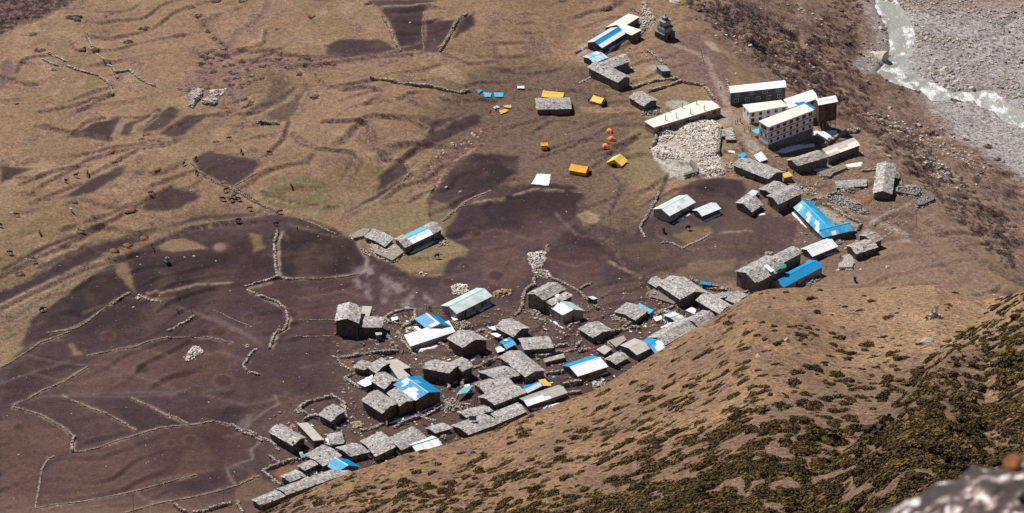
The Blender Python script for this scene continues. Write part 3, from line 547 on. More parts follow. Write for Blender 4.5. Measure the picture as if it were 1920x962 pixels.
def hill_frame(px, py):
    j = int(np.clip(np.searchsorted(cpx, px)-1, 0, len(cpx)-4)); col = HG[:, j]; _, cyv = project(col[:, 0], col[:, 1], col[:, 2]); i = int(np.clip(np.argmin(np.abs(cyv-py)), 1, NS-6))
    q_ = HG[:, min(j+5, len(cpx)-1)]; _, cq = project(q_[:, 0], q_[:, 1], q_[:, 2]); u_ = q_[np.argmin(np.abs(cq-(py-11)))]-HG[i, j]; u_ = u_ if np.linalg.norm(u_) > .5 else HG[i, min(j+4, len(cpx)-1)]-HG[i, j-4]; v_ = HG[i-1, j]-HG[min(i+5, NS-1), j]; u_ = u_/np.linalg.norm(u_); n_ = np.cross(u_, v_); n_ = n_/np.linalg.norm(n_)
    if n_[2] < 0: n_ = -n_
    n_ = n_*.55+np.array([0, 0, .45]); n_ = n_-u_*(n_@u_); n_ /= np.linalg.norm(n_); return u_, np.cross(n_, u_), n_
def hill_at(px, py):
    """a point on the near hillside seen at px, py"""
    j = int(np.clip(np.searchsorted(cpx, px)-1, 0, len(cpx)-2)); col = HG[:, j]; _, cyv = project(col[:, 0], col[:, 1], col[:, 2])
    i = int(np.argmin(np.abs(cyv-py))); a = col[i]; b = HG[i, j+1]; f = (px-cpx[j])/(cpx[j+1]-cpx[j]); return a*(1-f)+b*f
# ------------------------------------------------------------------ buildings
SL = [(.30,.285,.275),(.35,.33,.32),(.27,.255,.245),(.38,.36,.345),(.33,.305,.285),(.42,.40,.385)]
PALCOL = dict(B=(.004,.245,.52), b=(.10,.42,.60), W=(.78,.80,.82), w=(.60,.63,.64), m=(.46,.60,.55), g=(.50,.55,.56), G=(.02,.26,.13), c=(.74,.67,.58), C=(.42,.38,.34), n=(.30,.27,.24), t=(.16,.40,.46), y=(.62,.38,.10), r=(.25,.30,.31), L=(.03,.34,.60))
WALLC = dict(stone=(.19,.17,.155), dark=(.13,.118,.11), white=(.72,.68,.66), grey=(.33,.31,.29), brown=(.17,.115,.085), blue=(.085,.11,.125), tan=(.34,.26,.18), rust=(.13,.075,.055))
rnd = np.random.RandomState(5)
def quadpt(q, u, v): return (q[0]*(1-u)+q[1]*u)*(1-v)+(q[3]*(1-u)+q[2]*u)*v
def slate_slope(mb, q, warm=0.0):
    """q: eave start, eave end, ridge end, ridge start -> overlapping rough slabs"""
    q = [np.asarray(p, float) for p in q]; L = np.linalg.norm(q[1]-q[0]); W_ = np.linalg.norm(q[3]-q[0])
    nrm = np.cross(q[1]-q[0], q[3]-q[0]); nrm /= np.linalg.norm(nrm)+1e-9
    if nrm[2] < 0: nrm = -nrm
    base = [p-nrm*.02 for p in q]; hexa(mb, [quadpt(base, .01, .02), quadpt(base, .99, .02), quadpt(base, .99, 1), quadpt(base, .01, 1)], .10, np.array((.12,.11,.10)), nrm)
    nr = max(2, int(W_/.5)); tone = rnd.uniform(.88, 1.12)
    for r in range(nr):
        nc = max(2, int(L/rnd.uniform(.55, .85))); cuts = np.sort(np.r_[0, (np.arange(1, nc)+rnd.uniform(-.3, .3, nc-1))/nc, 1])
        for k in range(nc):
            if rnd.rand() < .01: continue
            u0, u1 = cuts[k]-.006, cuts[k+1]+.006; v0 = r/nr-rnd.uniform(.0, .35)/nr; v1 = (r+1.1)/nr+rnd.uniform(0, .15)/nr; v1 = min(v1, 1.01)
            if r == 0: v0 = -rnd.uniform(0, .22)/nr
            if k == 0: u0 -= rnd.uniform(0, .25)/L
            if k == nc-1: u1 += rnd.uniform(0, .25)/L
            z = .09+rnd.uniform(0, .03); P = [quadpt(q, u0, v0)+nrm*(z+.05), quadpt(q, u1, v0)+nrm*(z+.05+rnd.uniform(-.03, .03)), quadpt(q, u1, v1)+nrm*z, quadpt(q, u0, v1)+nrm*(z+rnd.uniform(-.02, .02))]
            c = np.array(SL[rnd.randint(len(SL))])*rnd.uniform(.86, 1.10)*tone
            if rnd.rand() < .10+warm: c = c*np.array((1.15, .97, .84))
            if rnd.rand() < .06: c = c*.55
            hexa(mb, P, .06, c, nrm)
    for k in range(int(L*W_/9)):                     # weight stones
        P = quadpt(q, rnd.rand(), rnd.rand())+nrm*.25; stones(mb, [P], [rnd.uniform(.25, .5)], rnd, GREYS)
def sheet_slope(mb, q, pat):
    """painted corrugated sheets; pat = rows from eave to ridge, each a string of colour keys along the eave"""
    q = [np.asarray(p, float) for p in q]; L = np.linalg.norm(q[1]-q[0])
    nrm = np.cross(q[1]-q[0], q[3]-q[0]); nrm /= np.linalg.norm(nrm)+1e-9
    if nrm[2] < 0: nrm = -nrm
    nc = max(3, int(round(L/.85))); nr = len(pat)
    for r in range(nr):
        for k in range(nc):
            key = pat[r][min(len(pat[r])-1, int(k/nc*len(pat[r])))]; c = np.array(PALCOL[key])*rnd.uniform(.9, 1.07)
            for s_ in range(3):                       # corrugation: three folds to a sheet
                ua, ub = (k+s_/3)/nc, (k+(s_+1)/3)/nc; um = (ua+ub)/2; v0, v1 = r/nr, (r+1)/nr
                A_, B_, C_ = [quadpt(q, x, v0) for x in (ua, um, ub)]; D_, E_, F_ = [quadpt(q, x, v1) for x in (ub, um, ua)]; up = nrm*(.05+.004*r); hi = nrm*(.09+.004*r)
                hexa(mb, [A_+up, B_+hi, E_+hi, F_+up], .02, c, nrm); hexa(mb, [B_+hi, C_+up, D_+up, E_+hi], .02, c*.97, nrm)
def flat_top(mb, P, col, slabs=False):
    pass
BLD = []                                             # footprints, to hang labels and snow on
def face_window(parent, org, a, b, z0, z1, f0, f1, fc, glass=True, name='window', cols=2):
    """window or door on the wall a-b (world), fractions f0..f1, heights z0..z1 above org z"""
    a = np.asarray(a, float); b = np.asarray(b, float); d = (b-a); L = np.linalg.norm(d[:2]); d = d/L; nrm = np.array([d[1], -d[0], 0])
    if nrm@(CAM-a) < 0: nrm = -nrm
    o = np.array(org); p0 = a+d*L*f0; p1 = a+d*L*f1; p0[2] = p1[2] = 0
    fr = MB(); t = .09
    def slab(mb, q0, q1, za, zb, off0, off1, col):
        V = [q0+nrm*off0+[0,0,za], q1+nrm*off0+[0,0,za], q1+nrm*off1+[0,0,za], q0+nrm*off1+[0,0,za], q0+nrm*off0+[0,0,zb], q1+nrm*off0+[0,0,zb], q1+nrm*off1+[0,0,zb], q0+nrm*off1+[0,0,zb]]
        mb.add(V, BOXF, col)
    col = np.array(fc); w_ = d*t
    slab(fr, p0, p0+w_, z0, z1, .0, .10, col); slab(fr, p1-w_, p1, z0, z1, .0, .10, col)
    slab(fr, p0+w_, p1-w_, z1-t, z1, .0, .10, col); slab(fr, p0+w_, p1-w_, z0, z0+t, .0, .12, col)
    if name == 'window' and cols > 1:
        for k in range(1, cols): m_ = p0+(p1-p0)*k/cols; slab(fr, m_-w_*.4, m_+w_*.4, z0+t, z1-t, .0, .08, col)
    f = link(name, fr.mesh(name, org), M_PLAIN if glass else M_DARK, parent)
    pn = MB(); slab(pn, p0+w_*.9, p1-w_*.9, z0+t*.9, z1-t*.9, .005, .03, (.03,.05,.07) if glass else (.07,.045,.03))
    link('pane' if glass else 'panel', pn.mesh('pane', org), M_GLASS if glass else M_DARK, f)
def building(label, blocks, name='stone_house', cat='house', wall='stone', group=None, doors=1, wins=1, wfc=(.30,.33,.34)):
    """blocks: (measured corners 'K A B C [more]', height, kind, options)"""
    root = None
    for bi, (s, h, kind, op) in enumerate(blocks):
        P = pl(s); A0 = at(P[0][0], P[0][1], h); z = A0[2]+op.get('dz', 0)
        if bi == 0 and 'zabs' not in op: z0 = z
        if op.get('same'): z = z0+op.get('dz', 0)
        W = [on_plane(px, py, z) for px, py in P]
        if root is None:
            c = np.mean(W, 0); g = float(gz(c[0], c[1])); root = thing(name, (c[0], c[1], g), label, cat, group); org = np.array((c[0], c[1], g))
            FOOT.append((c[0], c[1], label, root))
        wc = WALLC[op.get('wall', wall)]; wm = M_PLAIN if op.get('wall', wall) in ('white', 'blue', 'grey') else M_WALL
        if kind == 'flat':                            # any outline, corners given in order
            n = len(W); cen = np.mean(W, 0); bot = min(float(gz(p[0], p[1])) for p in W)-.6
            ar = sum(W[i][0]*W[(i+1) % n][1]-W[(i+1) % n][0]*W[i][1] for i in range(n))
            if ar < 0: W = W[::-1]
            ins = []
            for i in range(n):
                e1 = W[i]-W[i-1]; e2 = W[(i+1) % n]-W[i]; e1 /= np.linalg.norm(e1); e2 /= np.linalg.norm(e2); n1_ = np.array([-e1[1], e1[0], 0]); n2_ = np.array([-e2[1], e2[0], 0]); ins.append(W[i]+(n1_+n2_)*.16)
            mb = MB(); V = [(p[0], p[1], bot) for p in ins]+[(p[0], p[1], z-.02) for p in ins]
            mb.add(V, [(i, (i+1) % n, n+(i+1) % n, n+i) for i in range(n)]+[tuple(range(n, 2*n))], wc); link('wall', mb.mesh('wall', org), wm, root)
            mb = MB(); th = op.get('th', .16); V = [(p[0], p[1], z) for p in W]+[(p[0], p[1], z+th) for p in W]
            rc = PALCOL[op.get('col', 'c')]; mb.add(V, [tuple(range(n))[::-1], tuple(range(n, 2*n))]+[(i, (i+1) % n, n+(i+1) % n, n+i) for i in range(n)], rc)
            if op.get('slab'):
                mb = MB(); hexa(mb, W[:4], .05, (.14,.13,.12)); slate_slope(mb, [W[0], W[1], W[2], W[3]])
            link('roof', mb.mesh('roof', org), M_SLATE if op.get('slab') else M_PLAIN, root)
            for (i0, cols, zs, wz, hz, ty) in op.get('fwin', []):
                Wp = pl(s); p, q = on_plane(*Wp[i0], z), on_plane(*Wp[(i0+1) % n], z); cc_ = np.mean(W, 0); p = p+(cc_-p)/np.linalg.norm(cc_-p)*.0; L = np.linalg.norm((q-p)[:2]); dv = (q-p)/L; nv = np.array([-dv[1], dv[0], 0]); nv = nv if nv@(cc_-p) > 0 else -nv; p, q = p+nv*.16, q+nv*.16
                for kk in range(cols):
                    f = (kk+.5)/cols; hw = wz/L/2; face_window(root, org, p, q, z+zs, z+zs+hz, f-hw, f+hw, op.get('fcol', wfc) if ty != 'd' else (.2,.14,.10), ty != 'd', 'window' if ty != 'd' else 'door')
            continue
        A, B, C = W[:3]; D = B+C-A
        up = np.array([0, 0, 1.0]); ac = (C-A); wd = np.linalg.norm(ac); ab = (B-A); ln = np.linalg.norm(ab); eu = ab/ln; ev = ac/wd
        rise = op.get('rise', .17*wd); o_ = op.get('over', .32)
        bot = min(float(gz(p[0], p[1])) for p in (A, B, C, D))-.6
        if 'floor' in op: bot = z-op['floor']
        a, b, c_, d_ = A+eu*o_+ev*o_, B-eu*o_+ev*o_, C+eu*o_-ev*o_, D-eu*o_-ev*o_
        if kind == 'mono': RA, RB = C+up*rise, D+up*rise
        else: RA, RB = (A+C)/2+up*rise, (B+D)/2+up*rise
        hipA, hipB = op.get('hipA', 0), op.get('hipB', 0)
        if hipA: RA = RA+ab*hipA
        if hipB: RB = RB-ab*hipB
        k = o_/wd*2*rise if kind != 'mono' else o_/wd*rise
        mb = MB(); zz = -.05; lo = lambda p: (p[0], p[1], bot); hi = lambda p, e: (p[0], p[1], z+e)
        if kind == 'mono':
            V = [lo(a), lo(b), lo(d_), lo(c_), hi(a, k+zz), hi(b, k+zz), hi(d_, rise-k+zz), hi(c_, rise-k+zz)]
            F = [(0,1,5,4),(1,2,6,5),(2,3,7,6),(3,0,4,7),(4,5,6,7)]
        else:
            ra = (a+c_)/2; rb = (b+d_)/2; V = [lo(a), lo(b), lo(d_), lo(c_), hi(a, k+zz), hi(b, k+zz), hi(d_, k+zz), hi(c_, k+zz), hi(ra, (rise if not hipA else k)+zz), hi(rb, (rise if not hipB else k)+zz)]
            F = [(0,1,5,4),(2,3,7,6),(1,2,6,9,5),(3,0,4,8,7),(4,5,9,8),(6,7,8,9)]
        mb.add(V, F, wc); link('wall', mb.mesh('wall', org), wm, root)
        slopes = [[A, B, RB, RA]] if kind != 'mono' else [[A, B, RB, RA]]
        if kind != 'mono': slopes.append([D, C, RA, RB])
        tri = []
        if hipA: tri.append([C, A, RA])
        if hipB: tri.append([B, D, RB])
        pat = op.get('pat'); near = pat[0] if pat else None; farp = pat[1] if pat else None
        mb = MB()
        for si, q in enumerate(slopes):
            if pat is None: slate_slope(mb, q, op.get('warm', 0))
            else: sheet_slope(mb, q, near if si == 0 else farp)
        for t_ in tri:
            c0 = PALCOL[pat[2] if pat and len(pat) > 2 else 'b'] if pat else SL[0]; nn = np.array([0, 0, 1.0]); mb.add([p+nn*.08 for p in t_]+[p+nn*.02 for p in t_], [(0,1,2),(5,4,3),(0,3,4,1),(1,4,5,2),(2,5,3,0)], c0)
        if pat and kind != 'mono':                    # ridge cap
            rc = PALCOL[op.get('cap', near[-1][0])]; pr = ev*.28; hexa(mb, [RA+up*.10-pr-up*.09, RB+up*.10-pr-up*.09, RB+up*.13, RA+up*.13], .03, rc); hexa(mb, [RA+up*.13, RB+up*.13, RB+up*.01+pr, RA+up*.01+pr], .03, rc)
        link('roof', mb.mesh('roof', org), M_METAL if pat else M_SLATE, root)
        # openings in the walls that face the camera
        wl = op.get('win')
        if wl is not None:
            for (face, cols, zs, wz, hz, ty) in wl:
                p, q = ((a, b) if face == 'AB' else (a, c_)); L = np.linalg.norm((q-p)[:2])
                for kk in range(cols):
                    f = (kk+.5)/cols; hw = wz/L/2; face_window(root, org, p, q, z+zs, z+zs+hz, f-hw, f+hw, wfc if ty != 'd' else (.2,.14,.10), ty != 'd', 'window' if ty != 'd' else 'door')
        elif h > 1.7 and (doors or wins):
            L = np.linalg.norm((b-a)[:2]); f = rnd.uniform(.3, .5); gm = float(gz(*(a*(1-f)+b*f)[:2]))
            if doors and bi == 0: face_window(root, org, a, b, gm-.1, min(gm+1.7, z-.25), f-.5/L, f+.5/L, (.22,.15,.10), False, 'door')
            for kk in range(wins if bi == 0 else 0): f2 = f+(.25+.2*kk); face_window(root, org, a, b, z-1.5, z-.7, f2-.45/L, f2+.45/L, wfc)
    return root
FOOT = []
ST = 'stone_house'; MT = 'metal_roof_house'
def row(*r): return list(r)
# ----- upper village
building('long house with a blue and white striped roof at the top of the village', [('A 235,435 455,300 95,385', 2.3, 'g', dict(rise=1.3, pat=(['W','W','B','B'], ['g']), cap='B', win=[('AC',1,-1.7,1.0,.8,'w')]))], MT, wall='dark')
building('pale cream flat roofed annex with a notch, joined behind the blue roofed house', [('A 265,250 475,125 572,155 455,230 592,275 500,322 440,295 370,228', 2.4, 'flat', dict(col='c'))], 'flat_roof_building', 'building')
building('small shed with a faded pale blue speckled roof below the top blue house', [('A 165,570 292,520 60,512', 1.7, 'g', dict(rise=.5, pat=(['gbgwbgbw','bgbgwgbg'], ['gbg'])))], 'shed', 'shed', wall='dark', wins=0)
building('L shaped house with a grey stone slate roof round a sunny yard', [('A 375,748 105,612 495,700', 3.1, 'g', {}), ('A 485,557 262,640 420,492', 2.8, 'g', dict(same=1, dz=.02))], ST)
building('tiny hut with a blue grey flat roof beside the long rubble wall', [('A 775,645 858,640 805,590 722,595', 2.1, 'flat', dict(col='r', wall='blue', th=.1))], 'hut', 'hut')
building('small stone house with colourful washing hung along its left side', [('D 130,242 -5,160 255,188', 2.0, 'g', {})], ST)
building('stone house with orange tents standing behind its low slate roof', [('C 705,366 1012,360 690,265', 1.8, 'g', dict(rise=.8))], ST)
# ----- lodges
building('long two storey lodge with a brilliant white roof and dark blue grey front', [('B 140,265 648,210 127,203', 4.7, 'g', dict(rise=.5, pat=(['WWWWWWWWWWWW'], ['W']), win=[('AB',4,-1.5,1.7,.9,'w'),('AB',5,-3.7,1.5,1.3,'w'),('AB',2,-4.6,.9,1.9,'d')]))], 'lodge', 'lodge', wall='blue', wfc=(.75,.75,.72))
building('white two storey lodge with a railed flat terrace and a white metal roof', [('B 312,442 660,382 600,328 250,370', 4.2, 'flat', dict(col='c', wall='white', fcol=(.08,.30,.38), fwin=[(0,5,-1.6,1.1,1.2,'w'),(0,5,-3.8,1.2,1.5,'w'),(3,2,-1.5,.9,1.1,'w')])), ('B 668,402 932,312 620,322', 5.0, 'g', dict(rise=.5, wall='white', dz=0, pat=(['W'], ['W']), win=[('AB',3,-1.5,1.3,1.0,'w')]))], 'lodge', 'lodge', wall='white')
building('tall narrow block with a white roof and rust brown boarded walls on stilts', [('B 935,375 1112,342 912,318', 8.6, 'g', dict(rise=.4, floor=6.7, wall='rust', pat=(['W','w'], ['W']), win=[('AB',2,-1.9,1.1,1.1,'w'),('AB',2,-3.6,1.1,1.1,'w'),('AB',2,-5.3,1.1,1.1,'w')]))], 'boarded_house', 'building', wall='rust', wfc=(.45,.18,.10))
hotel_b = [('B 485,572 900,415 395,518', 7.9, 'mono', dict(rise=.05, over=.2, wall='white', pat=(['c','c','c'], ['c']), win=[('AB',7,-1.7,1.5,1.1,'w'),('AC',1,-1.8,2.6,1.3,'w'),('AB',7,-3.9,.9,1.1,'w'),('AC',2,-4.1,.8,1.1,'w'),('AB',7,-6.1,.9,1.1,'w')]))]
hotel = building('big four storey white hotel with rows of windows, tallest building in the village', hotel_b, 'hotel', 'hotel', wall='white', wfc=(.07,.15,.20))
building('long stone building whose right half has a smooth pale concrete roof', [('E 545,262 832,157 486,192', 3.0, 'g', dict(rise=.3, pat=(['Ccc','cCc'], ['C']))), ('E 272,347 548,261 165,292', 2.6, 'g', dict(warm=.3))], ST)
building('unfinished long house with a pale flat concrete roof carrying bare pillars', [('D 220,432 830,248 745,192 620,190 135,378', 3.0, 'flat', dict(col='c', wall='tan', fcol=(.05,.10,.30), fwin=[(0,5,-1.7,1.5,1.1,'w'),(0,2,-2.9,.8,2.0,'d')]))], 'flat_roof_building', 'building')
building('grey slate house with a low plywood box at its right end, below the lodges', [('D 1252,898 932,770 1395,835', 2.5, 'g', {}), ('D 1395,888 1475,868 1440,828 1382,850', 1.3, 'flat', dict(col='y', wall='tan'))], ST)
building('very small stone hut beside the white rubble yard', [('D 835,512 945,502 925,428 838,450', .9, 'flat', dict(slab=1, col='C'))], 'hut', 'hut')
building('small open roofed stone box next to the tiny hut in the lodge yard', [('D 870,545 955,540 950,508 872,512', .8, 'flat', dict(slab=1, col='C'))], 'hut', 'hut')
# ----- right side
building('narrow slate house with an open porch under its front gable, right edge of village', [('E 948,592 985,328 1118,602', 2.0, 'g', dict(rise=1.2))], ST)
building('low slate roofed shed left of the long gabled house', [('E 612,545 885,528 612,482', 1.1, 'g', dict(rise=.3))], 'shed', 'shed')
building('L shaped house with a shiny blue and white patched roof around a stone yard', [('G 880,318 612,45 1045,262', 2.0, 'g', dict(hipA=.22, rise=1.5, pat=(['LbWWLLLbWLLLLWbL','LLbWWLbLWWLLbWWL','LLLbLLLLLbLLLLbL'], ['LLLLLbL','LLbLLLL'], 'b'))), ('G 880,318 1150,253 838,246', 2.0, 'g', dict(same=1, dz=.01, rise=1.5, pat=(['LLbWbLLbLL','LbLLLLLLbL'], ['L'])))], MT)
building('house with a plain white metal roof between the two bright blue roofs', [('G 785,490 1018,396 677,418', 1.7, 'g', dict(rise=1.1, pat=(['W','W'], ['g'])))], MT, wall='stone')
building('tawny slate house standing alone at the right end of the lane', [('G 1180,468 1372,405 1088,392', 2.2, 'g', dict(warm=.3)), ('G 1335,368 1420,332 1200,300', 2.0, 'g', dict(same=1, dz=.1, warm=.3))], ST)
gable_green = building('large slate house with a green patch and white strips on its roof', [('G 278,730 555,588 90,622', 4.6, 'g', {}), ('G 520,545 692,455 420,490', 2.6, 'g', dict(same=1, dz=.1))], ST)
building('house with a plain bright blue roof at the foot of the brown hill', [('G 525,768 885,577 398,708', 2.2, 'g', dict(rise=1.1, pat=(['B','B','B'], ['B'])))], MT, wall='grey')
building('dark stone house with a steep shaded front above the shiny L shaped roof', [('E 95,692 312,590 -12,618', 3.2, 'g', {})], ST)
building('slate roofed house behind the dark stone house, with a broken left eave', [('F 1285,312 1425,240 1165,265', 1.6, 'g', dict(rise=.5))], ST)
building('squat slate house at the edge of the dark field', [('F 1105,475 1205,405 955,388', 1.8, 'g', {})], ST)
building('little shed with a pale metal roof above the squat slate house', [('F 1130,330 1165,285 1110,270 1060,308', 1.2, 'flat', dict(col='g'))], 'shed', 'shed')
building('larger of the two white roofed houses in the middle fields', [('F 362,508 600,382 208,445', 2.6, 'g', dict(rise=1.4, pat=(['WWWwWWWW','WWWWWwWW'], ['m']), win=[('AB',3,-1.6,.9,.8,'w')]))], MT, wall='grey')
building('smaller white roofed house with a pale green back slope, right of the bigger one', [('F 655,510 828,440 565,455', 1.6, 'g', dict(rise=.9, pat=(['W','W'], ['m'])))], MT, wall='stone')
# ----- middle
building('big slate house with a wide shadowed gable, upper part of the crowded quarter', [('H 650,540 437,400 905,480', 3.0, 'g', {}), ('H 432,432 358,388 505,372', 1.6, 'g', dict(rise=.4))], ST)
building('slate house with a blue and white sheet along its right side', [('H 248,730 357,645 58,652', 1.7, 'g', dict(rise=.6))], ST)
building('slate house cut off by the brown hill, beside the crowded yard', [('H 1000,670 795,550 1125,600', 2.4, 'g', {})], ST)
building('low slate roof squeezed under the hill, right of the crowded yard', [('H 1150,580 1060,542 1262,500', 1.4, 'g', dict(rise=.4))], ST)
building('narrow ruined shed with a flat slab roof near the long pen', [('H 1005,532 1205,484 1085,468 942,495', 1.1, 'flat', dict(slab=1, col='C'))], 'shed', 'shed')
building('house with a smooth grey concrete roof next to the blue and white patched one', [('M 838,415 970,350 685,327', 2.2, 'g', dict(rise=.7, pat=(['C','C'], ['C'])))], 'concrete_roof_house', wall='stone')
building('small slate house at the right end of the long blue and white roof', [('M 648,502 765,437 548,452', 1.5, 'g', dict(rise=.5))], ST)
building('house with a blue back slope and a long white front slope above the hill', [('M 305,608 582,518 158,508', 1.9, 'g', dict(rise=1.3, pat=(['W','W','W'], ['B'])))], MT)
building('long grey slate roof half hidden by the brown hill', [('M 1095,325 1400,150 935,255', 1.8, 'g', {}), ('M 1405,172 1560,88 1272,98', 1.9, 'g', dict(dz=.3))], ST)
building('house with a blue roof splashed with white, touching the brown hill', [('M 1012,412 1105,345 880,295', 1.9, 'g', dict(rise=.8, pat=(['BWWB','BWWW','BBWW'], ['B'])))], MT)
building('small flat pale concrete shed beside the blue and white long roof', [('M 545,412 615,360 545,325 472,365', 1.0, 'flat', dict(col='C'))], 'shed', 'shed')
building('pale roofless looking pen house beside the grey concrete roof', [('M 650,345 745,275 718,240 582,285', 1.0, 'flat', dict(col='n'))], 'shed', 'shed')
building('shed with brown and mint green sheets in the crowded yard', [('M 1195,118 1290,90 1075,52', 1.5, 'g', dict(rise=.3, pat=(['nmm','nmm'], ['m'])))], 'shed', 'shed')
building('slate roofed house with a rubble yard, left of the pale blue roof in the fields', [('I 490,305 568,232 302,215', 1.6, 'g', dict(rise=.5))], ST)
building('field house with a pale blue and white metal roof between two slate ends', [('I 740,278 932,188 632,212', 2.5, 'g', dict(rise=.8, pat=(['W','w'], ['b']), cap='b')), ('I 668,316 742,281 575,232', 2.5, 'g', dict(same=1, dz=-.1, rise=.8)), ('I 930,191 1005,147 830,122', 2.5, 'g', dict(same=1, dz=-.05, rise=.8))], MT)
building('long house with a mint green metal roof, alone on the dark field', [('I 1135,910 1460,747 992,835', 2.6, 'g', dict(rise=1.2, pat=(['wwmwwmww','wmwwwwmw'], ['m']), cap='m', win=[('AB',3,-1.9,.8,1.4,'w'),('AB',2,-2.5,.8,1.9,'d')]))], MT, wall='grey')
building('tall slate house with a dark gable facing the camera, left edge of the village', [('K 135,302 165,157 350,322', 4.9, 'g', dict(rise=1.3)), ('K 360,258 445,256 470,170 380,165', 3.2, 'flat', dict(col='C')), ('K 340,358 558,362 362,262', 3.1, 'g', dict(rise=.3))], ST, wall='dark')
building('blue roofed house with one white corner, joined to the long white roof', [('K 970,375 850,280 1190,350', 2.0, 'g', dict(rise=1.5, pat=(['BBBBBB','WBBBBB','WBBBBB'], ['B','B']))), ('K 815,530 1222,396 757,440', 1.9, 'mono', dict(rise=.5, pat=(['w','W','w'], ['w']), win=[('AC',1,-1.2,.8,.8,'w')]))], MT, wall='grey')
building('slate house with tall reddish brown mud walls', [('K 1285,543 1145,460 1515,472', 3.5, 'g', {})], ST, wall='brown')
building('pair of joined slate roofs with a deep notch between their gables', [('N 968,196 725,148 1086,120', 3.9, 'g', dict(rise=.7)), ('N 1092,180 1190,132 985,98', 3.5, 'g', dict(rise=.6))], ST, wall='dark')
building('cluster of slate roofs with a smooth concrete one at its upper corner', [('N 388,340 262,262 520,262', 2.2, 'g', {}), ('N 310,196 240,148 435,102', 2.3, 'g', dict(rise=.5)), ('N 215,168 108,145 290,100', 1.8, 'g', dict(rise=.4)), ('N 520,255 622,218 555,160 628,143 500,65 390,85 420,110', 2.0, 'flat', dict(col='C'))], ST)
building('house whose blue roof is half covered in white sheets, by the lane', [('N 670,440 465,296 905,362', 3.5, 'g', dict(rise=1.3, pat=(['WWWWWBBBB','BWWWWBWBB','BBWWBBWWB','BBBBBBBWB'], ['B','BbBBB'])))], MT, wall='dark')
building('wide slate house with long shaded walls, left of the blue and white roof', [('N 365,558 182,440 514,466', 3.5, 'g', dict(rise=.8)), ('N 522,492 412,375 660,440', 3.4, 'g', dict(rise=.7))], ST, wall='dark')
building('slate house with a pale mortared left slope, centre of the crowded quarter', [('O 535,358 770,305 365,278', 1.9, 'g', dict(rise=.5))], ST)
building('slate house with a high peaked gable over a dark yard, mid quarter', [('O 790,325 562,145 975,268', 2.6, 'g', dict(rise=1.0))], ST)
building('broad slate house with two dark poles at its left wall', [('O 522,577 805,465 368,505', 2.3, 'g', dict(rise=.8)), ('O 440,480 700,400 325,385', 2.0, 'g', dict(rise=.6))], ST)
building('shed with a pale roof next to the orange sheet', [('O 812,470 955,400 765,432', 1.2, 'g', dict(rise=.4, pat=(['g','w'], ['B'])))], 'shed', 'shed')
building('slate house with a big ragged white patch on its lower slope', [('O 815,588 1178,465 735,515', 1.6, 'g', dict(rise=.6, pat=(['WWWWWnnnn','WWWWWnnnn','gWWWnnnnn','ggggnnnnn'], ['n'])))], 'patched_roof_house', 'house')
building('slate house carrying a blue solar cooker, on the edge of the brown hill', [('O 285,845 565,742 128,762', 2.0, 'g', dict(rise=.6))], ST, wall='brown')
building('low slate roof with a dark hole, right of the solar cooker roof', [('O 560,742 800,640 480,655', 1.5, 'g', dict(rise=.5))], ST)
building('flat slate roof behind the solar cooker house, by the lane', [('O 262,692 500,632 180,640', 1.5, 'g', dict(rise=.4))], ST)
building('short pale slate house left of the solar cooker house', [('N 850,735 1000,690 755,690', 1.3, 'g', dict(rise=.4))], ST)
building('first slate roof in the joined lower row, left end beside the orange sheet', [('Q 800,650 965,556 628,550', 1.9, 'g', dict(rise=.6))], ST)
building('middle slate roof in the joined lower row, over a dark open front', [('Q 1050,562 1220,520 912,482', 1.8, 'g', dict(rise=.5))], ST)
building('largest slate roof in the joined lower row, with a flag pole behind', [('Q 1270,562 1450,478 1135,420', 2.0, 'g', dict(rise=.7))], ST)
building('slate roof between the lower row and the small white metal roof', [('N 545,890 768,782 412,785', 2.0, 'g', dict(rise=.6))], ST)
building('small house with a ribbed white roof and a blue ridge, on the hill edge', [('N 680,910 912,838 590,830', 1.9, 'g', dict(rise=.9, pat=(['WWwWWwWWw','WWwWWwWWw'], ['W']), cap='B'))], MT)
building('house with a sky blue roof at the lower left end of the village', [('Q 925,700 808,632 1130,650', 1.5, 'g', dict(rise=1.3, pat=(['b','L','L'], ['B','B'])))], MT)
building('slate house with a red cloth on its ridge, lower left of the village', [('Q 525,466 308,342 640,392', 2.8, 'g', dict(rise=.9)), ('Q 710,420 808,410 658,255 562,262', 2.4, 'flat', dict(col='C'))], ST, wall='dark')
building('small square slate house inside a walled yard, lower left of the village', [('Q 870,246 757,187 1003,145', 2.3, 'g', dict(rise=.5))], ST)
building('tiny slate shed with a white sheet and a mint green sheet in front', [('Q 860,452 988,430 830,362', 1.4, 'g', dict(rise=.3))], 'shed', 'shed')
building('narrow slate house beside the walled orange yard, lower left corner', [('Q 500,792 638,738 412,738', 1.8, 'g', dict(rise=.4)), ('Q 630,688 760,628 560,650', 1.7, 'g', dict(rise=.4))], ST)
building('long pale slate roof running along the hill edge at the bottom', [('Q 475,905 1050,705 382,852', 1.8, 'g', dict(rise=.5))], ST)
building('lowest slate roof at the very bottom edge of the village', [('Q 235,1005 455,920 150,952', 1.6, 'g', dict(rise=.4))], ST)
building('tall stone house with a broad slate roof behind the white and blue striped roof', [('J 575,500 770,397 422,442', 4.4, 'g', {}), ('J 645,545 838,462 575,505', 3.6, 'g', dict(rise=.3))], ST)
building('house with a white slope, a blue ridge stripe and a grey slope', [('J 745,632 615,552 945,592', 2.9, 'g', dict(rise=1.2, pat=(['W','W','W'], ['g','g']), cap='B', win=[('AB',2,-1.9,.8,.9,'w'),('AC',1,-2.7,.8,1.6,'d')]))], MT, wall='grey')
building('slate house below the striped roof with a pale cloth at its left', [('L 492,347 330,262 638,268', 2.4, 'g', {})], ST)
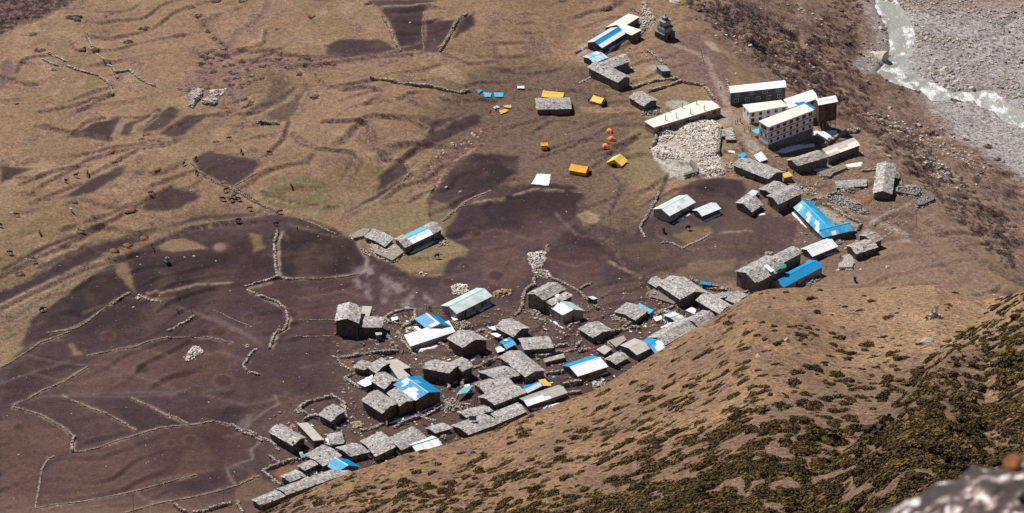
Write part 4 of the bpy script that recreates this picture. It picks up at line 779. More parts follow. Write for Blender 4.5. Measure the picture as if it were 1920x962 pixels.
building('slate house on the lane with a straight shaded front, above the narrow pens', [('L 590,467 855,447 542,362', 2.0, 'g', dict(rise=.4))], ST)
building('little house with a bright blue roof and a white dish on it', [('L 432,457 520,412 368,393', 1.6, 'g', dict(rise=.3, pat=(['B','B'], ['B'])))], MT, wall='dark')
building('tiny stone shed between the pens and the long blue and white roof', [('L 782,578 955,536 940,500 768,545', 1.0, 'flat', dict(slab=1, col='C'))], 'shed', 'shed')
building('slate house beside the sloping lane wall, right of the striped roof', [('L 1208,357 1080,277 1385,287', 1.9, 'g', dict(rise=.7))], ST)
building('small outhouse with a blue side standing in the dark field', [('J 1020,492 1062,482 1020,460 970,466', 2.0, 'flat', dict(col='g', wall='blue', th=.1))], 'outhouse', 'outhouse')
building('stone cube outhouse at the corner of the tall slate house', [('K 505,430 560,422 555,395 497,400', 1.6, 'flat', dict(col='C'))], 'outhouse', 'outhouse')
# ------------------------------------------------------------------ dry stone walls and rubble
def gline(s, step):
    P = [at(*p)[:2] for p in pl(s)]; L = sum(np.hypot(*(np.array(P[i+1])-P[i])) for i in range(len(P)-1)); return resample(P, max(3, int(L/step)))
def stone_wall(s, h, wd, label, pal=GREYS, gap=0.0, name='stone_wall', cat='wall'):
    wd *= .75; h *= .85; L = gline(s, .30 if 'field stones' not in label else .21); T = np.gradient(L, axis=0); T /= np.linalg.norm(T, axis=1)[:, None]+1e-9; Nn = np.stack([-T[:, 1], T[:, 0]], -1)
    c = L.mean(0); org = np.array([c[0], c[1], float(gz(*c))]); mb = MB(); n = len(L)
    keep = (fbm(L[:, 0]/2.3, L[:, 1]/2.3, 2) > gap*1.4-1.0) if gap else np.ones(n, bool)
    lay = max(1, int(round(h/.36)))
    for k in range(lay):
        for sd_ in ((-.5, .5) if wd > .36 else (0,)):
            hv = np.maximum(h*(.85+.7*fbm(L[:, 0]/2.6, L[:, 1]/2.6, 2)), .16); ok = keep & ((k+.3)*.36 < hv)
            P = L[ok]+Nn[ok]*(sd_*wd*(1-.25*k/lay)*.62)[None] if False else L[ok]+Nn[ok]*(sd_*wd*(1-.25*k/lay)*.62)+rnd.uniform(-.16, .16, (ok.sum(), 2))
            if len(P): stones(mb, np.c_[P, gz(P[:, 0], P[:, 1])+.1+k*.34], rnd.uniform(.25, .62, len(P))*(.62 if 'field stones' in label else 1), rnd, pal, .9)
    if not mb.n: return
    tag(link(name, mb.mesh(name, org), M_STONE, None, org), label, cat, 'dry stone walls between fields and yards')
FW = 'low line of field stones'
WALLS = [
 ('b 1180,590 1240,600 1330,612 1440,635 1540,650 1640,655 1740,680 1840,700 1920,688',1.1,.8,'dark stone wall running along the foot of the grassy mound, top centre'),
 ('a 505,500 560,520 620,540 740,570 820,630 840,710',1.0,.7,'forked stone wall in the upper left pasture, left branch'),('a 370,400 450,440 495,465',1.0,.7,'short stone wall coming out of the large bush, upper left pasture'),
 ('a 860,545 970,530 1050,600 1160,650',1.0,.7,'zigzag stone wall ending above the two ruined huts'),('a 640,240 690,350 740,420 850,520 880,590',.8,.6,'stone wall climbing through three bushes in the upper left pasture'),
 ('a 320,450 380,480 430,495',.8,.6,'tiny curved stone wall around a hollow, upper left pasture'),('b 1270,120 1330,230 1360,320 1405,385',.8,.7,'pale stone wall along the left side of the dark wedge field'),
 ('b 1580,90 1565,230 1580,380',.5,.4,FW+' splitting the dark wedge field in two'),('b 1900,105 1830,150 1740,320 1700,385',.8,.8,'pale stone wall along the right side of the dark wedge field'),
 ('b 320,920 400,920 490,932',1.2,.9,'short dark thick wall under the long narrow fields'),
 ('A 510,805 600,765 700,740 870,715 920,720',1.2,.8,'curved stone wall from the L shaped slate house to the tiny blue hut'),('A 650,830 720,815 800,790 870,765 940,740 1050,760 1150,775 1200,830 1240,900',1.4,.9,'tall curved wall around the green paddock above the lodges'),
 ('A 0,480 100,425',.7,.6,'bit of stone wall left of the blue speckled shed'),('A 1360,720 1390,900',.8,.6,'stone wall along the path beside the long white roofed lodge'),
 ('D 825,420 812,550 800,680',1.7,.7,'straight high wall on the right edge of the white rubble yard'),('D 250,465 240,550 190,620',1.5,.9,'curved retaining wall left of the white rubble yard'),
 ('B 965,750 1040,700 1120,655 1210,625 1305,600',1.5,1.0,'thick stone wall behind the long building with the concrete roof'),
 ('E 350,662 440,645 560,715 700,800 845,872 775,950',1.1,.8,'stone wall enclosing the paved yard of the shiny L shaped roof'),('E 850,390 970,385',.9,.7,'short wall left of the long narrow gabled house'),
 ('E 1150,400 1190,450 1200,520',.9,.7,'short stone wall right of the long narrow gabled house'),
 ('c 1430,340 1490,410 1620,490 1700,520 1800,570 1920,640',.5,.6,FW+' along the track under the square dark field'),('d 0,600 110,670 200,740 320,790',.5,.6,FW+' beside the track toward the grazing horses'),
 ('d 460,830 540,860 620,890 700,930 760,955',.6,.6,FW+' leading down to the slate house with a rubble yard'),
 ('h 480,60 455,150 460,230 465,300 480,400 570,415',.9,.6,'broken upright wall between two dark fields left of the field house'),('h 240,470 310,450 400,430 480,400',.7,.5,'stone wall joining the left end of the broken upright wall'),
 ('h 255,500 330,540 420,570 480,590 540,640 560,720 540,790 460,830 420,940',.9,.6,'long crooked wall passing the dark dung pit'),
 ('h 570,415 700,412 900,405 1010,392 1090,375',.35,.3,FW+' under the round dark field'),('h 620,845 760,846 900,845',.4,.3,FW+' touching the foot of the tall slate house'),('h 650,722 780,723 900,722',.4,.3,FW+' reaching the eave of the tall slate house'),
 ('h 0,650 80,685 200,740 290,780',.4,.3,FW+' slanting above the pair of dung pits'),('f 1920,140 1870,190 1820,265',.9,.6,'short upright wall at the right end of the slanting field track'),('f 1820,270 1860,310 1940,335',.7,.5,'curved wall closing the small round field'),
 ('e 1260,890 1330,850 1400,810 1450,770',.7,.5,'short slanting wall below the people at the dung heap'),('e 1040,620 1100,640 1220,665',.6,.5,'wall running left from the dung heap'),('e 840,680 900,640 970,595',.6,.5,'pale wall rising to the corner of the two big dark fields'),
 ('e 350,900 500,880 600,850 660,810 800,700',.45,.4,FW+' curving under the dark field with one black boulder'),('f 0,280 100,225 200,160 300,90 520,10',.45,.4,FW+' along the diagonal green margin, far left'),
 ('f 660,190 770,165 880,140 1020,120 1120,80 1250,50 1560,50 1740,90',.45,.4,FW+' running level above the white stone heap'),('f 100,560 200,520 300,460 500,370 600,310 660,270',.5,.4,FW+' on the long diagonal at far left'),
 ('f 100,575 200,600 300,630 390,680 480,730 560,800',.5,.5,FW+' dropping to the short black wall'),('f 560,800 540,850 540,910',1.2,.6,'short black upright wall at the corner of the bottom left fields'),
 ('f 470,490 580,540 700,590 850,650 940,700 1020,750',.45,.5,FW+' slanting down, left of two parallel ones'),('f 990,510 1060,545 1130,570 1250,640 1320,650 1410,700',.45,.5,FW+' slanting down, right of two parallel ones'),
 ('f 540,912 640,905 740,880 860,830 1000,790 1100,760 1200,730 1350,715 1500,700 1600,680 1740,710',.45,.45,FW+' forming the long curve above the two small pits'),('f 1740,710 1810,760 1900,790 1960,830',.8,.7,'thicker wall leading to the slate house with a red cloth'),
 ('g 250,715 370,690 480,680 620,660 720,640 960,590 1140,540 1360,482',.4,.4,FW+' with a green stripe in the bottom left field'),('g 880,742 980,715 1060,690 1240,655 1350,635 1450,610 1600,570 1700,530 1800,490',.4,.4,FW+' lowest of the long ones, passing two poles'),
 ('g 245,712 250,660 260,620 275,530 290,440 330,375 375,350',.5,.5,FW+' going upright at the bottom left corner'),('g 1210,700 1240,720 1290,746',1.2,1.0,'thick wall stub at the bottom edge beside the pole'),('g 1340,745 1420,735 1500,710 1600,680',1.1,.8,'wall heaped with odds and ends at the bottom edge'),('g 1640,670 1655,700 1680,746',1.1,.8,'yard wall left of the lowest slate roof'),
 ('K 120,630 180,635 260,625 400,600 520,590 620,585 700,570',1.3,.9,'thick stone wall below the tall slate house'),('K 560,400 600,440 650,500 700,550',1.2,.8,'slanting wall from the outhouse cube down to the thick wall'),('K 165,660 220,720 290,750',.9,.7,'left wall of the small rust coloured yard'),
 ('K 330,770 220,815 300,870 360,905 425,925',1.0,.7,'corner wall round the yard with the white sheet'),('K 745,365 800,330 870,290',1.2,.7,'short wall leading up to the blue roof with a white corner'),('K 700,400 740,480 810,560 870,620',1.0,.8,'wall of the narrow alley beside the long white roof'),
 ('K 980,820 1050,820 1110,840 1160,880 1165,915',1.1,.7,'rounded yard wall right of the blue and white sheet roof'),('K 585,275 640,235 700,212 780,200 860,198 855,260 820,310 790,330',1.0,.7,'oval pen wall full of belongings by the blue roof'),
 ('K 585,275 620,315 700,325 780,330',.9,.6,'front wall of the oval pen'),('K 1070,500 1150,540 1190,590 1230,600',1.0,.7,'stone wall under the mud walled house'),('K 1200,290 1270,310 1340,340 1370,380',1.1,1.6,'tumbled rubble wall between the mint roof and the mud walled house'),
 ('Q 580,130 620,100 660,80 760,50 850,30',1.3,.8,'top wall of the yard around the small square slate house'),('Q 870,15 930,50 1000,100',1.2,.8,'right wall of the yard around the small square slate house'),('Q 580,140 640,180 700,212 760,190',1.1,.7,'left wall of the yard around the small square slate house'),
 ('Q 625,240 680,215 740,190',1.2,.7,'short wall meeting the small square slate house'),('Q 120,330 200,370 250,395 330,430 400,500',.9,.7,'slanting wall left of the slate house with a red cloth'),('Q 870,250 900,290 940,320',1.0,.8,'wall stub below the small square slate house'),
 ('Q 255,690 330,665 400,640 500,600 590,595',1.2,.8,'back wall of the orange floored yard'),('Q 255,700 330,760 410,820',1.0,.7,'front wall of the orange floored yard'),('Q 310,550 350,590 400,620',.9,.7,'wall stub above the orange floored yard'),('Q 640,90 560,140 580,165',.6,.6,'fallen stones left of the small walled yard'),
 ('N 0,450 40,510',1.0,.8,'wall end beside the path, left of the wide slate house'),('N 470,690 560,640 650,610 800,560 900,505 1000,440',1.2,.9,'lane wall below the blue and white sheet roof'),('N 690,560 760,600 850,620',1.0,.8,'crumbling wall in the lane above the small white roof'),
 ('N 1090,330 1095,270 1130,240',1.1,.9,'curved yard wall right of the notched pair of roofs'),('N 1200,150 1300,110 1430,60',1.2,.8,'wall joining the notched pair of roofs to the next house'),('N 0,480 30,520 60,640',.8,.6,'low wall beside the path with a hay heap'),
 ('N 170,720 300,690 380,650',.9,1.0,'rubble wall between the lane and the joined lower row'),
 ('L 150,625 240,590 345,550',1.2,.8,'wall between the pale sloped slate house and the lane'),('L 650,455 740,450 860,440 975,425',1.3,.9,'upper wall of the narrow stone pens'),('L 650,525 780,530 840,510 900,490 1060,465',1.3,.9,'lower wall of the narrow stone pens'),
 ('L 780,690 860,680 945,668',1.2,.8,'wall under the pens, left of the long blue and white roof'),('L 940,790 1000,780 1100,765',1.6,1.0,'thick dark wall on the hill edge'),('L 990,865 1100,850',1.3,.8,'dark wall at the right end of the ragged white patch roof'),('L 160,300 240,290 330,350',.8,.6,'wall behind the little blue roof with a dish'),
 ('L 1000,790 1080,740 1200,730 1250,700',.9,.9,'wall below the long blue and white roof'),('L 990,270 1010,240 1085,230',1.3,.8,'yard wall at the foot of the striped roof house'),('L 1045,450 1075,420 1100,395',1.3,.8,'wall beside the pole in the lane'),
 ('L 640,170 740,190 800,220',.5,.6,'stones along the foot of the white strip of snow'),
 ('J 480,370 430,400 400,430 385,490 380,560 350,610 310,640',1.1,.9,'pale curving wall left of the tall stone house'),('J 495,370 480,320 500,295 520,300',1.1,.7,'hooked wall end above the tall stone house'),('J 640,300 720,330 780,360 850,400 900,430 950,480 1000,520 1065,580',.9,1.1,'long pale wall of tumbled stones behind the tall stone house'),
 ('J 900,400 950,370 1005,345',1.0,.8,'short pale wall branching off into the dark field'),
 ('M 440,275 560,235 640,205 740,160',1.4,.9,'high lane wall left of the crowded yard'),('M 740,160 850,100 900,60',1.2,.8,'lane wall climbing toward the big slate house'),('M 580,290 600,340 640,350',.9,.7,'pen wall in front of the grey concrete roof'),('M 320,390 380,370',1.3,.8,'wall stub above the long blue and white roof'),
 ('M 720,200 790,170 860,180',1.1,.9,'wall of the small dark pen on the lane'),
 ('H 740,358 830,400 900,425 1010,435 1100,440',1.3,1.0,'long pen wall with a blue sheet on it'),('H 380,690 480,650 600,600',1.0,.9,'lane wall right of the slate house with a blue sheet'),('H 860,430 960,455 1100,462',1.2,.7,'front wall of the long pen'),
 ('H 1190,490 1260,470 1330,455',.8,.9,'fallen wall at the corner of the house with the green patch'),
 ('F 140,700 110,650 95,600 150,520 230,380 270,290',.6,.6,'crooked terrace edge stones left of the large white roof'),('F 300,745 380,750 480,800 530,770 700,690 740,665',.6,.6,'wandering line of stones in the olive field'),
 ('i 60,500 130,540 200,610 250,650',.8,1.6,'rubble wall left of the tiny blue hut'),('A 500,85 560,110 620,140 640,200 600,280 540,370',.8,1.8,'tumbled pale wall beside the cream annex'),
 ('C 1090,130 1140,105 1185,75',.5,.5,'line of white stones and packs above the camp'),('E 40,260 110,250',.5,.6,'few stones by the end of the white hotel'),
 ('c 1760,510 1840,470 1920,420',.5,.5,FW+' along the right corner of the square dark field'),('d 1260,560 1310,500 1280,430',.6,.5,FW+' across the curved dark strip field'),('d 1560,860 1640,790 1740,710 1920,630',.5,.6,FW+' below the large dark field in the middle'),
 ('d 1440,700 1470,640 1500,600',.4,.4,FW+' at the left tip of the large dark field'),('J 590,60 610,0',.5,.5,'few pale stones above the heart shaped stone heap'),
]
_seen = set()
for s, h, wd, lb in WALLS:
    assert lb not in _seen, lb; _seen.add(lb); pale = 'pale' in lb or 'field stones' in lb
    stone_wall(s, h, wd, lb, [(.30,.235,.18),(.36,.29,.23),(.22,.17,.135)] if pale else [(.37,.32,.275),(.29,.245,.21),(.43,.36,.30),(.21,.175,.155)], 0, 'stone_line' if 'field stones' in lb else 'stone_wall', 'stones' if 'field stones' in lb else 'wall')
def heap(s, h, label, pal=PALES, den=3.0, sz=(.35, .75), name='stone_heap', cat='stones', block=False, m=None):
    P = [at(*p)[:2] for p in pl(s)]; c = np.mean(P, 0); lo = np.min(P, 0); hi_ = np.max(P, 0); ar = np.prod(hi_-lo); n = int(ar*den)
    X = rnd.uniform(lo[0], hi_[0], n); Y = rnd.uniform(lo[1], hi_[1], n); k = in_poly(X, Y, P); X, Y = X[k], Y[k]
    d = seg_dist(X, Y, P+[P[0]]); hh = h*np.clip(d/(.5 if block else 1.8*h+.3), 0, 1)**.6*(.8+.35*fbm(X/2, Y/2, 2)); org = np.array([c[0], c[1], float(gz(*c))]); mb = MB()
    for f in ((0, .5, 1) if h > .7 else (.2, 1)): kk = (f == 1) | (d < 1.2); stones(mb, np.c_[X, Y, gz(X, Y)+hh*f][kk], rnd.uniform(*sz, len(X))[kk], rnd, pal)
    if block or h > 1: 
        gpts = [(p[0]*.88+c[0]*.12, p[1]*.88+c[1]*.12) for p in P]; n_ = len(P); b_ = [(p[0], p[1], float(gz(*p))-.3) for p in gpts]; t_ = [(p[0], p[1], float(gz(*p))+h*.75) for p in gpts]
        mb.add(b_+t_, [(i, (i+1) % n_, n_+(i+1) % n_, n_+i) for i in range(n_)]+[tuple(range(n_, 2*n_))], np.mean(pal, 0)*.55)
    return tag(link(name, mb.mesh(name, org), M_STONE, None, org), label, cat)
HEAPS = [('D 400,405 600,365 760,370 820,405 808,660 830,800 860,850 700,890 640,830 610,700 540,600 500,520 430,450',1.0,'huge spread of white broken stones, right half of the rubble yard',PALES),
 ('D 265,460 350,430 410,480 400,520 330,560 260,560',.9,'white stone spread at the upper left of the rubble yard',PALES),('D 190,630 240,600 330,600 430,640 495,690 480,720 330,720 240,705',1.0,'white stone spread at the lower left of the rubble yard',PALES),
 ('D 410,480 480,460 560,600 600,690 560,700 430,560',.5,'thin scatter of pale stones across the middle of the rubble yard',PALES),
 ('D 560,720 620,800 630,850 500,890 480,870 590,830 540,740',1.1,'dark stone bin at the bottom of the rubble yard',GREYS),
 ('E 1160,535 1380,535 1385,600 1340,640 1125,600',1.3,'flat topped block of grey stones right of the long gabled house',GREYS),('E 530,600 610,580 760,640 915,755 900,785 800,780 520,640',1.0,'long thick bank of grey stones left of the long gabled house',GREYS),
 ('E 430,420 560,380 700,335 735,375 590,430 560,465 490,460',1.2,'stone bank in front of the building with a concrete roof end',GREYS+TANS),('E 1310,700 1420,620 1470,585 1505,620 1510,665 1400,720 1340,730',1.3,'dark jagged rock pile above the lone pole',GREYS[2:]),
 ('E 610,550 780,545 790,580 620,590',.9,'tan stones fallen from the low slate shed',TANS),('E 320,545 430,550 440,600 330,620',.9,'pale stones behind the dark stone house',TANS),
 ('G 1060,490 1120,475 1150,500 1170,560 1150,610 1010,615 1010,580 1060,540',1.2,'bright white stone pile by the tawny slate house',PALES),
 ('H 340,490 400,455 470,480 520,500 650,585 610,610 480,570 380,540',1.3,'block of tumbled stones left of the big slate house',GREYS+TANS),('H 20,690 60,670 240,740 190,765 40,730',1.0,'rough stone footing below the slate house with the sheet',TANS),
 ('H 380,690 470,640 600,650 700,690 500,760 430,740',.7,'litter of stones and rags in the crowded yard',GREYS+PALES),('G 680,740 760,690 860,650 870,690 760,760',.9,'grey rubble bank right of the plain blue roof',GREYS),
 ('G 970,340 1040,330 1080,350 1040,385 990,370',.7,'tan stone heap between the blue L roof and the tawny house',TANS),('G 340,480 360,450 410,450 430,465 360,495',1.0,'small stone heap with dead branches',TANS),
 ('I 165,210 300,150 375,155 310,225 200,250',1.1,'pale stone bank at the left end of the field houses',TANS+PALES),('I 340,280 480,300 600,290 680,370 620,420 560,460 380,380',1.2,'broad flat heap of pale stones in front of the field houses',TANS+PALES),
 ('I 255,310 340,340 355,390 290,370',.5,'small patch of pale stones left of the broad flat heap',TANS),('I 945,245 1050,225 1062,290 980,300',.4,'thin patch of grey stones right of the field house',GREYS+TANS),
 ('I 1090,660 1160,640 1240,650 1250,700 1190,740 1110,740',1.0,'rounded white stone heap at the left corner of the mint roof',PALES),('I 800,540 840,525 870,550 840,570',.4,'flat white boulder patch in the green field',PALES),
 ('J 425,85 460,65 500,70 560,55 600,70 595,150 540,210 480,215 450,170',1.0,'heart shaped heap of white stones in the dark field',PALES),('J 465,230 530,220 630,240 650,300 590,300 500,270',.9,'pale stone heap joined below the heart shaped one',TANS+PALES),
 ('J 110,430 200,395 290,400 280,450 200,470 130,480',.8,'tan heap of straw and stones right of the mint roof',[(.42,.30,.18),(.34,.24,.15)]),('J 430,590 540,590 560,630 520,650 430,610',1.0,'heap of stones at the foot of the tall stone house',TANS),
 ('K 1190,300 1240,290 1350,340 1360,380 1280,390 1200,360',1.0,'rubble between the mint roof and the white roof',TANS),('K 760,360 860,350 900,390 850,430 780,420',.6,'rubble in the yard behind the long white roof',TANS+PALES),
 ('Q 1050,260 1120,240 1190,290 1080,310',.8,'tan straw heap by the path below the square slate house',[(.40,.30,.19),(.33,.25,.16)]),('N 80,650 140,625 200,660 130,690',.7,'small tan straw heap left of the joined lower row',[(.40,.30,.19)]),
 ('N 920,440 1000,420 1080,450 1180,480 1080,520 940,560 900,520',.8,'litter of stones and planks in the lane by two dark poles',GREYS+TANS),('Q 640,725 720,690 770,700 700,740',.5,'white stones behind the narrow slate house',PALES),
 ('N 900,720 1000,700 960,760 880,790',.7,'tan rubble at the corner of the solar cooker house',TANS),('L 420,600 560,620 540,690 300,640 180,640 60,690 200,600',.0,'',None),
 ('L 1200,760 1300,750 1330,800 1220,830',1.0,'pale boulder bank where the lane meets the hill',GREYS+PALES),('f 1380,200 1450,120 1500,125 1530,160 1480,200 1400,235',1.0,'white rock heap alone in the lower left fields',PALES),
 ('f 1820,110 1870,105 1860,140',.4,'small pale heap where three stone lines meet',TANS),('a 1570,680 1700,665 1690,700 1640,730 1580,710',.8,'spill of pale rubble above the ruined huts',PALES),
 ('i 60,20 0,130 0,300 90,280 160,200',.5,'pale stones on the bare ground left of the shrine',TANS+PALES),('D 150,260 280,250 300,310 100,320',.5,'grey rubble below the house with washing',GREYS+TANS),
 ('D 870,750 920,740 930,800 890,830 860,780',.7,'pale stones at the corner of the grey slate house below the lodges',TANS),('e 1015,620 1045,610 1050,650 1025,655',.6,'small knob of pale rock at the wall corner',PALES),
 ('M 560,150 600,100 760,170 800,200 700,230',.0,'',None),('l 700,720 830,700 850,770 720,800 690,760',1.6,'grey stone cairn holding prayer flag poles on the brown hill',GREYS)]
heap('a 1450,676 1525,680 1500,750 1470,765 1445,815 1415,800 1440,750 1415,725', 1.1, 'left one of two ruined stone huts in the upper pasture, with pale slabs', [(.40,.37,.34),(.46,.43,.39),(.34,.31,.28)], 5, (.5, .9), 'ruined_hut', 'ruin', True)
heap('a 1600,730 1628,765 1612,800 1508,780 1545,750', 1.2, 'right one of two ruined stone huts in the upper pasture, beside the pale spill', [(.40,.37,.34),(.46,.43,.39),(.34,.31,.28)], 5, (.5, .9), 'ruined_hut', 'ruin', True)
for s, h, lb, pal in HEAPS:
    if pal is None: continue
    if s[0] == 'l':
        continue
    big = 'huge' in lb
    heap(s, h, lb, pal, 6.5 if big or 'spread' in lb else 4.5, (.24, .62))
# ------------------------------------------------------------------ snow left in the shade
def snow(s, label, h=.25):
    P = [at(*p)[:2] for p in pl(s)]; c = np.mean(P, 0); org = np.array([c[0], c[1], float(gz(*c))]); lo = np.min(P, 0)-.3; hi_ = np.max(P, 0)+.3; n = 26
    gx = np.linspace(lo[0], hi_[0], max(6, min(70, int((hi_[0]-lo[0])/.4)))); gy = np.linspace(lo[1], hi_[1], max(6, min(70, int((hi_[1]-lo[1])/.4)))); X, Y = np.meshgrid(gx, gy)
    d = seg_dist(X, Y, P+[P[0]]); ins = in_poly(X, Y, P); d = np.where(ins, d, -d)+.3*fbm(X/1.2, Y/1.2, 3); Z = gz(X, Y)+np.where(d > 0, h*np.sqrt(np.clip(d/1.2, 0, 1)), -.35)
    me = grid_mesh('snow_patch', X-org[0], Y-org[1], Z-org[2], np.ones(X.shape+(3,))); tag(link('snow_patch', me, M_SNOW, None, org), label, 'snow patch', 'snow left in the shade of houses')
for s, lb in [('A 240,495 300,420 450,345 460,365 330,440 265,505','snow strip along the shaded side of the top blue roofed house'),('A 400,640 470,620 500,615 440,655','snow scrap in the yard of the L shaped slate house'),
 ('B 525,800 600,765 700,735 800,720 900,715 915,745 790,760 640,805','broad snow drift at the foot of the white hotel'),('B 905,600 960,610 1100,600 1110,640 985,695 960,650','snow patch under the stilted block'),('B 895,600 975,640 970,660 895,640','snow beside the lean-to of the hotel'),
 ('E 330,385 450,365 600,350 850,310 850,345 700,360 480,390','snow strip in front of the building with a concrete roof end'),('G 590,75 620,85 740,185 870,320 850,325 700,200 600,110','thin snow line along the outer wall of the shiny L shaped roof'),
 ('G 800,490 900,470 1010,440 1010,455 900,485 810,512','snow strip under the plain white roof'),('F 375,580 560,465 560,490 430,565','snow strip beside the larger white roofed house'),('F 660,550 760,500 830,480 820,500 740,540 670,558','snow strip beside the smaller white roofed house'),
 ('F 1150,485 1230,480 1230,495 1160,505','snow scrap under the squat slate house'),('I 690,372 760,320 930,240 940,262 860,310 720,365','snow strip in front of the pale blue and white field house'),('I 1165,945 1250,900 1310,875 1310,900 1200,950','left snow strip in front of the mint roof'),
 ('I 1320,880 1400,825 1460,812 1455,830 1350,890','right snow strip in front of the mint roof'),('K 830,575 900,545 1060,495 1060,530 920,580','snow drift in front of the long white roof'),('K 1345,645 1430,600 1455,625 1360,660','snow patch by the mud walled house'),
 ('N 420,640 520,595 650,560 800,500 900,450 905,470 780,525 640,585 430,648','long thin snow strip along the lane wall'),('N 1010,270 1060,245 1070,260 1020,285','snow scrap by the notched pair of roofs'),('L 610,655 600,665 740,760 760,745 700,700','bright snow strip on the ground at the left foot of the striped roof house'),
 ('L 1080,720 1200,680 1340,655 1350,680 1230,700 1130,730','snow drift before the long blue and white roof'),('O 830,610 960,580 1280,520 1290,535 1000,600 840,625','snow strip under the ragged white patch roof'),('Q 930,275 1010,255 1020,270 940,285','snow scrap by the small square slate house'),
 ('J 610,655 640,665 760,745 745,760 680,715','second bit of bright snow beside the striped roof house'),('h 1085,0 1090,-5 1095,0','')]:
    if lb and 'second bit' not in lb: snow(s.replace('L 610,655 600,665 740,760 760,745 700,700', 'J 608,655 640,662 758,745 745,758 680,715'), lb)
# ------------------------------------------------------------------ sheets and cloths
def sheet(s, h, key, label, name='tarpaulin', cat='tarpaulin', group=None, wav=.12, flat=False):
    q = [at(px, py, h) for px, py in pl(s)]
    if len(q) == 3: q.append(q[0]+q[2]-q[1])
    q = q[:4]; c = np.mean(q, 0); n = 8; u, v = np.meshgrid(np.linspace(0, 1, n), np.linspace(0, 1, n)); P = (q[0][None, None]*(1-u)[..., None]+q[1]*u[..., None])*(1-v)[..., None]+(q[3]*(1-u)[..., None]+q[2]*u[..., None])*v[..., None]
    P[..., 2] += wav*fbm(P[..., 0]*1.1, P[..., 1]*1.1, 2); P[..., :2] += .12*rnd.uniform(-1, 1, P[..., :2].shape)*((u == 0) | (u == 1) | (v == 0) | (v == 1))[..., None]
    V = np.concatenate([P.reshape(-1, 3)+[0, 0, .04], P.reshape(-1, 3)]); i = np.arange(n*n).reshape(n, n); F = []
    for a in range(n-1):
        for b in range(n-1): F += [(i[a, b], i[a, b+1], i[a+1, b+1], i[a+1, b]), (i[a+1, b]+n*n, i[a+1, b+1]+n*n, i[a, b+1]+n*n, i[a, b]+n*n)]
    rim = list(i[0])+list(i[1:, -1])+list(i[-1, -2::-1])+list(i[-2:0:-1, 0])
    for k in range(len(rim)): a, b = rim[k], rim[(k+1) % len(rim)]; F.append((b, a, a+n*n, b+n*n))
    mb = MB(); mb.add(V, F, PALCOL[key] if isinstance(key, str) else key); return tag(link(name, mb.mesh(name, c), M_CLOTH, None, c), label, cat, group)
